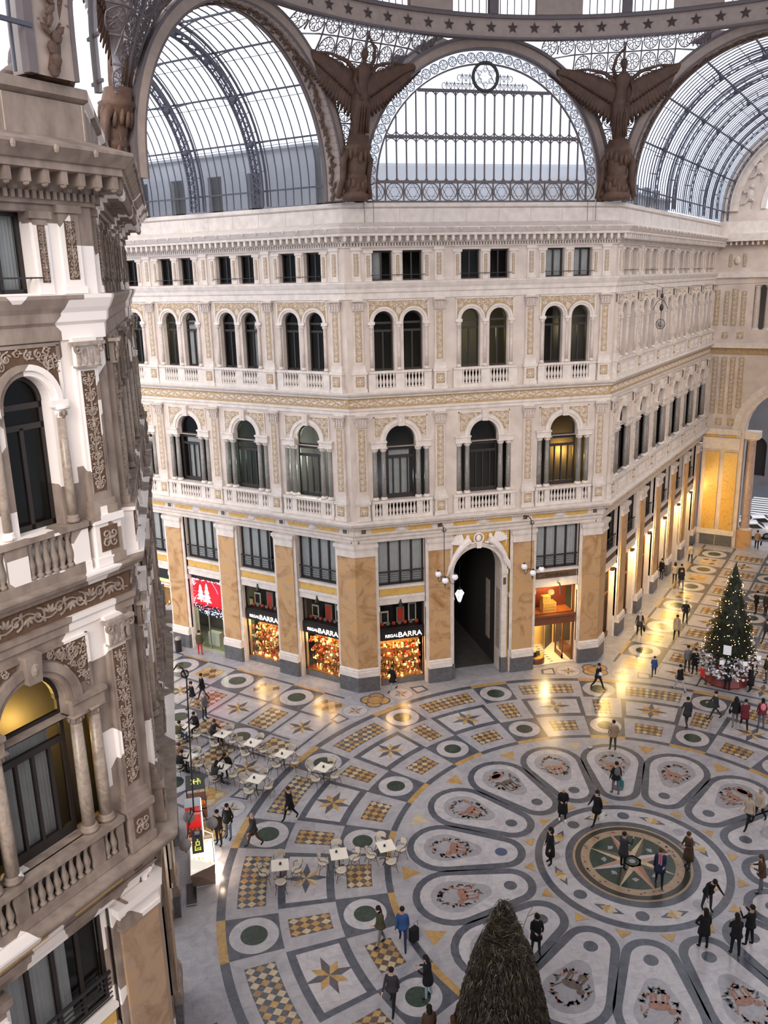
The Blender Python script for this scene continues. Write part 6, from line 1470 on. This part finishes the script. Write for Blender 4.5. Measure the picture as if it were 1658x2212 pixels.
def coat_mesh(pose, ln, col):
    J = body_mesh(pose)[1]; k = MB(); n = 16; top = J['neck']; rows = []
    hem = {'long': -.52, 'mid': -.28, 'short': -.1}[ln]; sit = pose.startswith('sit')
    kn = (J['knL']+J['knR'])/2
    C_ = [(top-Vector((0,0,.0)), .075, .07), (top*.8+J['chest']*.2, .165, .105), (J['chest'], .205, .145), (J['waist'], .18, .14), (J['pel'], .20, .155)]
    if sit: C_ += [(J['pel']+Vector((0,.05,-.1)), .21, .18)]
    else:
        spr = abs(J['knL'].y-J['knR'].y)
        for t_ in (.4, 1): z_ = J['pel']+Vector((0, (kn.y)*t_*(-hem/.45), hem*t_)); C_.append((z_, .205+.03*t_, .165+.02*t_+spr*.35*t_*(-hem/.5)))
    v = []
    for c_, rx, ry in C_:
        for i in range(n): a = 2*pi*i/n; w_ = 1+.03*sin(a*5+c_.z*9); v.append((c_.x+rx*cos(a)*w_, c_.y+ry*sin(a)*w_, c_.z))
    f = [(i*n+j, i*n+(j+1) % n, (i+1)*n+(j+1) % n, (i+1)*n+j) for i in range(len(C_)-1) for j in range(n)] + [tuple(range((len(C_)-1)*n, len(C_)*n))]
    k.add(v, f, plain[0]); return k.mesh('coat', True)
def hair_mesh(pose, kind):
    J = body_mesh(pose)[1]; c_ = (J['head']+J['top'])*.5; up = (J['top']-J['neck']).normalized(); fw = Vector((0,1,0)); fw = (fw-up*fw.dot(up)).normalized(); k = MB(); m_ = plain[0]
    R = Matrix((fw.cross(up), fw, up)).transposed()
    k.ell(tuple(c_-fw*.022+up*.03), (.098,.105,.098), m_, 12, 8, R)
    if kind == 'long': k.ell(tuple(c_-fw*.05-up*.09), (.105,.07,.16), m_, 10, 7, R)
    if kind == 'hat': k.lathe([(.1,0),(.108,.04),(.1,.1),(.05,.15),(.02,.17)], tuple(c_+up*.005-fw*.01), m_, 12); k.ell(tuple(c_+up*.17), .03, m_, 8, 5)
    if kind == 'hood': k.ell(tuple(c_-fw*.06-up*.06), (.13,.11,.17), m_, 10, 7, R)
    return k.mesh('hair' if kind in ('short','long') else kind, True)
def face_mesh(pose):
    J = body_mesh(pose)[1]; c_ = (J['head']+J['top'])*.5; up = (J['top']-J['neck']).normalized(); fw = Vector((0,1,0)); fw = (fw-up*fw.dot(up)).normalized(); rt = fw.cross(up); k = MB(); R = Matrix((rt, fw, up)).transposed()
    k.ell(tuple(c_+fw*.095-up*.03), (.012,.018,.02), plain[0], 6, 5, R); k.ell(tuple(c_+fw*.06-up*.085), (.04,.035,.03), plain[0], 8, 5, R)
    for s_ in (-1,1): k.ell(tuple(c_+rt*s_*.088-up*.02), (.012,.02,.03), plain[0], 6, 5, R); k.ell(tuple(c_+fw*.088+rt*s_*.032), (.012,.006,.007), plain[1], 6, 4, R)
    k.ell(tuple(c_+fw*.093-up*.07), (.022,.008,.007), plain[2], 6, 4, R); return k.mesh('facial_features', True)
def setm(o, ms):
    for i, m_ in enumerate(ms): o.material_slots[i].link = 'OBJECT'; o.material_slots[i].material = m_
NP = [0]
def person(x, y, face, pose, top, legs, label, coat='short', hair=('short','dark_hair'), h=1.0, shoes='black', zoff=.03):
    me, J = body_mesh(pose); NP[0] += 1; sk = skinc[NP[0] % 3]; o = link('person', me, None, (x, y, zoff), radians(face)-pi/2); o.scale = (h, h, h); tag(o, label, 'person')
    setm(o, [sk, cloth(top), cloth(legs), cloth(shoes)])
    if coat: c_ = link('coat', cached(('coat', pose, coat), lambda: coat_mesh(pose, coat, None)), o); setm(c_, [cloth(top)])
    if hair: c_ = link('hair' if hair[0] in ('short','long') else hair[0], cached(('hair', pose, hair[0]), lambda: hair_mesh(pose, hair[0])), o); setm(c_, [cloth(hair[1])])
    c_ = link('facial_features', cached(('face', pose), lambda: face_mesh(pose)), o); setm(c_, [sk, cloth('black'), cloth('maroon')])
    return o, J
def held(po, J, jn, name, label, cat, build, off=(0,0,0)):
    """a thing carried by a person: top-level, placed at the joint jn"""
    M_ = Matrix.Translation(po.location) @ Matrix.Rotation(po.rotation_euler[2], 4, 'Z'); p = M_ @ ((J[jn]+Vector(off))*po.scale[0])
    R = root(name, label, cat, tuple(p), po.rotation_euler[2]); build(R); return R
def shopbag(col, w=.16, h=.3):
    def b(R):
        k = MB(); k.box(-.05,.05,-w,w,-h-.16,-.14,cloth(col)); k.obj('body', R); k = MB(); k.tube([(0,-w*.6,-.15),(0,0,.0),(0,w*.6,-.15)], .008, cloth(col), 4); k.obj('handle', R)
    return b
def rucksack(col):
    def b(R):
        k = MB(); k.ell((0,-.12,-.02), (.15,.1,.22), cloth(col), 10, 8); k.obj('pack', R); k = MB(); k.ell((0,-.2,-.08), (.1,.05,.09), cloth(col), 8, 6); k.obj('pocket', R)
        for s_ in (-1,1): k = MB(); k.tube([(s_*.1,-.08,.16),(s_*.12,.1,.18),(s_*.13,.13,.0),(s_*.12,-.05,-.12)], .014, cloth(col), 4); k.obj('strap', R)
    return b
def scarf(col):
    def b(R): k = MB(); k.tube([(.07*cos(t), .07*sin(t)*.9+.01, .0) for t in [i*.6 for i in range(11)]], .035, cloth(col), 6, closed=False); k.box(-.07,-.01,.12,.15,-.42,.0,cloth(col)); k.box(.01,.07,.12,.15,-.38,.0,cloth(col)); k.obj('scarf_cloth', R)
    return b
H_ = lambda k_, c_='dark_hair': (k_, c_)
PL = [
 (-5.8,18.0,200,'walk','black','light_jeans','person in a black coat walking past the lit gift shop window','mid',H_('long')),
 (-16.9,26.7,75,'stand','olive','red','person in red trousers facing the red fairy-lit shop','short',H_('short')),
 (-17.6,19.2,190,'walk','black','khaki','person in a black jacket and beige trousers walking away, far left','short',H_('short')),
 (-17.0,20.1,180,'walk2','black','charcoal','person in striped track trousers beside the one in beige trousers','short',H_('short')),
 (-13.6,6.9,215,'walk2','black','black','person in a long dark coat walking between the café tables','mid',H_('short','brown_hair')),
 (-15.4,5.4,200,'walk2','charcoal','brown','balding person in a leather jacket carrying a bag over the big circle','short',None),
 (-16.9,5.9,235,'stand','black','black','slim person in black standing at the kiosk','short',H_('short')),
 (-16.45,6.25,235,'pockets','black','jeans','person in black puffer jacket and jeans waiting at the kiosk','short',H_('short')),
 (-11.4,-1.8,190,'stroll','olive','grey','person in a dark jacket and grey trousers pushing forward beside the blue coat','short',H_('long')),
 (-10.6,-2.0,250,'walk','blue','navy','person in a bright blue jacket bending to a suitcase','short',H_('short')),
 (-11.7,-4.7,240,'walk','charcoal','black','person in a dark grey jacket striding toward the bottom of the picture','short',H_('short')),
 (-10.4,-4.6,150,'hold','black','light_jeans','person in a black hooded coat and pale jeans by the lower green circle','mid',H_('long')),
 (-10.95,-6.6,90,'stand','brown','black','dark-haired person cut off at the bottom edge, left of the straw tree','short',H_('long')),
 (-10.35,-7.2,90,'stand','maroon','black','brown-haired person cut off at the bottom edge beside the straw tree','short',H_('long','brown_hair')),
 (-6.0,-3.7,260,'hold','black','charcoal','person in a black woolly hat partly behind the straw tree','mid',H_('hat','black')),
 (-1.6,3.4,250,'hold','black','black','bald person in a long black coat and white shoes looking down','long',None),
 (-.2,2.8,200,'walk','black','black','short-haired person in a black coat carrying a white bag by the outer ring','mid',H_('long')),
 (-3.4,.8,185,'stand','black','black','person in a long black hooded coat on the left rim of the compass ring','long',H_('hood','black')),
 (-.6,-.3,20,'phone','charcoal','black','person taking a photo in the middle of the compass mosaic','mid',H_('short')),
 (.3,-1.6,235,'stroll','navy','black','person with a pink scarf walking over the compass mosaic','mid',H_('long','brown_hair')),
 (2.0,-1.0,190,'hold','brown','charcoal','person in a long brown coat on the right rim of the compass','long',H_('short','brown_hair')),
 (1.3,-3.4,270,'bend','black','charcoal','person in a black jumper bending forward with arms out','short',H_('short')),
 (0.0,-5.1,80,'akimbo','black','black','person in black with a hand on the hip, back turned, below the compass','mid',H_('long')),
 (.9,-5.7,70,'hold','black','black','person with a grey skirt standing close to the photographer at right','short',H_('long')),
 (1.7,-5.4,110,'phone','black','black','person in a black jacket raising a phone at the right edge','short',H_('short')),
 (3.9,-3.1,150,'hold','brown','grey','person in a brown jacket with a white bag at the right edge','short',H_('long','brown_hair')),
 (6.1,.7,200,'walk','beige','black','person in a beige anorak and flat cap walking left','short',H_('short','brown')),
 (6.85,.95,200,'walk2','beige','black','person in a beige coat behind the one in the flat cap','short',H_('short','grey_hair')),
 (3.5,8.2,80,'pockets','tan','olive','person in a tan padded jacket standing above the top petal','short',H_('short')),
 (1.7,4.6,85,'bag','black','grey','person in black with a rucksack and a teal bag on the top petal','short',H_('short')),
 (6.0,14.7,300,'walk','black','black','person in black carrying a white helmet near the green circle','short',H_('short')),
 (10.1,15.3,60,'walk2','blue','navy','child in a blue jacket alone in the warm light','short',H_('short'),.78),
 (10.5,13.1,100,'walk','black','light_grey','person in a black jacket and pale trousers walking toward the fir tree','short',H_('short')),
 (12.4,15.3,250,'stand','grey','charcoal','person in a grey patterned jacket, left of a pair by the fir tree','short',H_('short')),
 (12.6,14.8,80,'stand','black','black','person in a long black coat, right of the pair by the fir tree','mid',H_('short')),
 (12.2,13.4,160,'walk','red','charcoal','child in a red jacket running in front of the fir tree','short',H_('short'),.8),
 (13.2,12.4,60,'hold','black','black','person in black silhouetted against the base of the fir tree','mid',H_('hood','black')),
 (12.5,21.2,250,'bag','charcoal','black','person with a scarf and two bags walking along the lit shopfronts','mid',H_('short','grey_hair')),
 (14.6,20.0,230,'walk2','beige','black','person in a beige coat with a red rucksack','mid',H_('short')),
 (16.6,22.1,250,'pockets','black','black','person in a short black jacket standing with hands in pockets','short',H_('short','grey_hair')),
 (20.2,28.3,60,'walk','black','jeans','person in a black jacket and jeans walking away by the lit shops','short',H_('short')),
 (20.5,29.7,60,'walk2','beige','charcoal','person in a pale coat in the group by the lit shops','short',H_('long')),
 (20.75,29.2,60,'walk','black','black','person in black in the middle of the group by the lit shops','mid',H_('short')),
 (20.0,30.8,200,'stand','black','charcoal','person in black nearest the shop wall in the far group','mid',H_('long')),
 (24.5,33.7,240,'walk','beige','charcoal','person in a pale jacket near the golden end wall','short',H_('short')),
 (8.6,9.4,80,'walk2','charcoal','charcoal','person in a dark knee-length coat walking toward the fir tree, alone','mid',H_('short')),
 (10.5,9.6,160,'walk','charcoal','charcoal','person in dark clothes swinging an arm by the dark circle','short',H_('short')),
 (11.1,8.7,60,'walk2','black','grey','person in black with a handbag, first of three side by side','short',H_('hood','black')),
 (11.4,8.3,60,'walk','maroon','black','person in a maroon coat, middle of three side by side','mid',H_('short')),
 (12.3,8.1,70,'stand','maroon','jeans','person with a pink rucksack, right of three side by side','short',H_('long')),
 (14.4,11.9,140,'stand','black','black','person in an ankle-length black coat right of the fir tree','long',H_('long')),
 (15.3,12.8,170,'hold','charcoal','charcoal','tall person in dark grey right of the fir tree','mid',H_('short'),1.04),
 (16.1,12.7,170,'stand','olive','grey','person in olive at the right edge beside the fir tree','short',H_('short')),
 (22.4,22.2,170,'phone','black','black','person raising a camera beyond the fir tree','short',H_('short')),
 (22.9,21.8,180,'stand','charcoal','charcoal','person in grey beside the one raising a camera','mid',H_('short')),
 (18.6,17.9,230,'walk','olive','charcoal','person in an olive jacket just behind the fir tree','short',H_('short')),
 (19.8,17.6,200,'walk2','charcoal','charcoal','person in dark clothes at the right edge behind the fir tree','short',H_('short')),
 (32.1,35.2,45,'bag','tan','black','person with a black bag leaving through the street arch','short',H_('short')),
 (-17.0,17.6,330,'stand','grey','charcoal','grey-haired person in a grey jacket standing over the far café table','short',H_('short','grey_hair')),
]
PEO = {}
for i, t in enumerate(PL):
    x, y, fc, pose, top, legs, lab, ct, hr = t[:9]; PEO[i] = person(x, y, fc, pose, top, legs, lab, ct, hr, t[9] if len(t) > 9 else 1.0, 'white' if i == 15 else 'black')
SIT = [(-16.62,14.87,320,'sit','charcoal','black','person seated at the back-row left café table, facing right',('short','brown_hair')),(-16.08,11.54,233,'sitlean','black','black','person in black leaning over the shared café table, far side',('short','dark_hair')),(-16.83,10.52,53,'sitlean','charcoal','charcoal','person in a dark grey coat leaning over the café table, near side',('long','dark_hair')),
       (-18.45,15.15,40,'sit','olive','jeans','person in an olive jacket seated at the far left edge',('short','dark_hair')),(-17.55,16.05,220,'sit','black','black','person in black seated with the back turned at the far café table',('short','dark_hair')),
       (-18.5,12.9,320,'sit','tan','brown','person in a brown jacket seated half hidden by the near building',('short','brown_hair')),(-18.5,12.0,50,'sitlean','black','black','person in black seated at the busy café table',('short','dark_hair'))]
for (x, y, fc, pose, top, legs, lab, hr) in SIT:
    a = radians(fc); person(x-.05*cos(a), y-.05*sin(a), fc, pose, top, legs, lab, 'short', hr)
b_ = lambda i: PEO[i]
held(*b_(5), 'haR', 'holdall', 'dark brown bag carried by the balding person in the leather jacket', 'bag', shopbag('brown', .2, .22))
held(*b_(7), 'chest', 'rucksack', 'black rucksack on the person in jeans at the kiosk', 'rucksack', rucksack('black'))
held(*b_(29), 'chest', 'rucksack', 'grey-blue rucksack on the person standing on the top petal', 'rucksack', rucksack('grey'))
held(*b_(29), 'haR', 'carrier_bag', 'big teal bag held by the person on the top petal', 'bag', shopbag('teal', .22, .32))
held(*b_(49), 'chest', 'rucksack', 'pink rucksack at the right edge', 'rucksack', rucksack('pink'))
held(*b_(38), 'chest', 'rucksack', 'red rucksack on the person in the beige coat', 'rucksack', rucksack('maroon'))
held(*b_(37), 'haL', 'handbag', 'black bag of the person walking along the lit shopfronts', 'bag', shopbag('black'))
held(*b_(37), 'haR', 'carrier_bag', 'pinkish white carrier bag of the person walking along the lit shopfronts', 'bag', shopbag('white', .12, .25))
held(*b_(16), 'haL', 'carrier_bag', 'white bag held by the short-haired person near the outer ring', 'bag', shopbag('white', .14, .3))
held(*b_(47), 'haL', 'handbag', 'black handbag of the first of the three people side by side', 'bag', shopbag('black', .12, .16))
held(*b_(57), 'haR', 'handbag', 'black bag of the person leaving through the street arch', 'bag', shopbag('black'))
held(*b_(25), 'waist', 'hip_bag', 'white bag at the waist of the person in brown at the right edge', 'bag', lambda R: (lambda k: (k.ell((.0,.15,-.08), (.14,.05,.07), cloth('white'), 8, 6), k.obj('body', R)))(MB()))
held(*b_(30), 'waist', 'helmet', 'white helmet carried by the person near the green circle', 'helmet', lambda R: (lambda k: (k.ell((.12,.2,.05), (.13,.15,.13), cloth('white'), 12, 8), k.obj('shell', R)))(MB()))
held(*b_(19), 'neck', 'scarf', 'pink scarf on the person walking over the compass', 'scarf', scarf('pink'))
held(*b_(18), 'neck', 'scarf', 'grey scarf on the person photographing in the middle of the compass', 'scarf', scarf('grey'))
held(*b_(37), 'neck', 'scarf', 'pale scarf on the person walking along the lit shopfronts', 'scarf', scarf('light_grey'))
R = root('suitcase', 'small black wheeled suitcase beside the person in the blue jacket', 'suitcase', (-10.15, -1.95, .03), .5); k = MB(); k.box(-.16,.16,-.11,.11,.06,.6,cloth('black')); k.obj('shell', R); k = MB(); k.tube([(-.1,-.1,.6),(-.1,-.1,.95),(.1,-.1,.95),(.1,-.1,.6)], .01, dark_iron, 4); k.obj('handle', R)
for s_ in (-1,1): k = MB(); k.ell((s_*.13,-.08,.04), (.02,.04,.04), dark_iron, 8, 5); k.obj('wheel', R)
# ------------------------------------------------------------ unseen shell of the octagon (keeps the light right)
def shell(label, O, X, L, z1=28, y=.0):
    R = root('wall_back', label, 'wall', (*O, 0), atan2(X[1], X[0]), kind='structure'); k = MB(); k.box(0, L, y, y+.4, 0, z1, stone); k.box(0, L, y-.4, y, 10.3, 10.7, stone_l); k.box(0, L, y-.9, y, 26.4, 27, stone_l); k.obj('masonry', R)
shell('plain side of the octagon right of the view', (RB, W8), (0, -1), 2*W8)
shell('plain side of the octagon below the camera', (W8, -RB), (-1, 0), 2*W8-.6, y=0)
shell('far side wall of the right arm, out of view', (OE[0]+S2*WE, OE[1]-S2*WE), (-S2, -S2), LARM)

shell('plain side wall of the near arm behind the viewpoint', (-W8, -RB), (-S2, -S2), 34, y=.9)
shell('added plain wall shutting side light out of the unseen arm on the right', (RB+10.6, -W8-10.6), (-S2, -S2), WE)  # added as a light block; the arm itself runs on past it

# ------------------------------------------------------------ camera
cam = bpy.data.cameras.new('camera'); co = link('camera', cam)
F_PX = 1857.69; cam.sensor_fit = 'VERTICAL'; cam.sensor_height = 24; cam.lens = 24*F_PX/2212; cam.clip_start = .05; cam.clip_end = 500
fw, rt, up = Vector((.22615713, .93808269, -.26240011)), Vector((.97042677, -.24032056, -.0227577)), Vector((.08440875, .24949327, .96469076))
M_ = Matrix((rt, up, -fw)).transposed().to_4x4(); M_.translation = Vector((-17.2035, -27.9978, 24.1361)); co.matrix_world = M_; SC.camera = co

# ------------------------------------------------------------ daylight
w = bpy.data.worlds.new('sky'); SC.world = w; w.use_nodes = True; nt = w.node_tree; N, L = nt.nodes, nt.links; bg = N['Background']
tc = N.new('ShaderNodeTexCoord'); sx = N.new('ShaderNodeSeparateXYZ'); L.new(tc.outputs['Generated'], sx.inputs[0])
r = N.new('ShaderNodeValToRGB'); e = r.color_ramp.elements; e[0].position = 0; e[0].color = (.50,.56,.68,1); e[1].position = .55; e[1].color = (1,.98,1,1); q = e.new(.12); q.color = (.80,.86,1,1); q = e.new(.3); q.color = (.97,.97,1,1)
L.new(sx.outputs['Z'], r.inputs['Fac']); n_ = N.new('ShaderNodeTexNoise'); n_.inputs['Scale'].default_value = 3; L.new(tc.outputs['Generated'], n_.inputs['Vector'])
mx = N.new('ShaderNodeMix'); mx.data_type = 'RGBA'; mx.blend_type = 'MULTIPLY'; mx.inputs[0].default_value = .25; L.new(r.outputs['Color'], mx.inputs[6]); L.new(n_.outputs['Fac'], mx.inputs[7]); L.new(mx.outputs[2], bg.inputs['Color']); bg.inputs['Strength'].default_value = 2.6
sd = bpy.data.lights.new('low_sun', 'SUN'); sd.energy = 3.6; sd.angle = radians(35); sd.color = (1, .87, .76); so = link('low_sun', sd); so.rotation_euler = Vector((.28, .85, -.42)).to_track_quat('-Z', 'Y').to_euler()
SC.view_settings.view_transform = 'Standard'; SC.view_settings.look = 'None'; SC.view_settings.exposure = -.16; SC.view_settings.gamma = 1
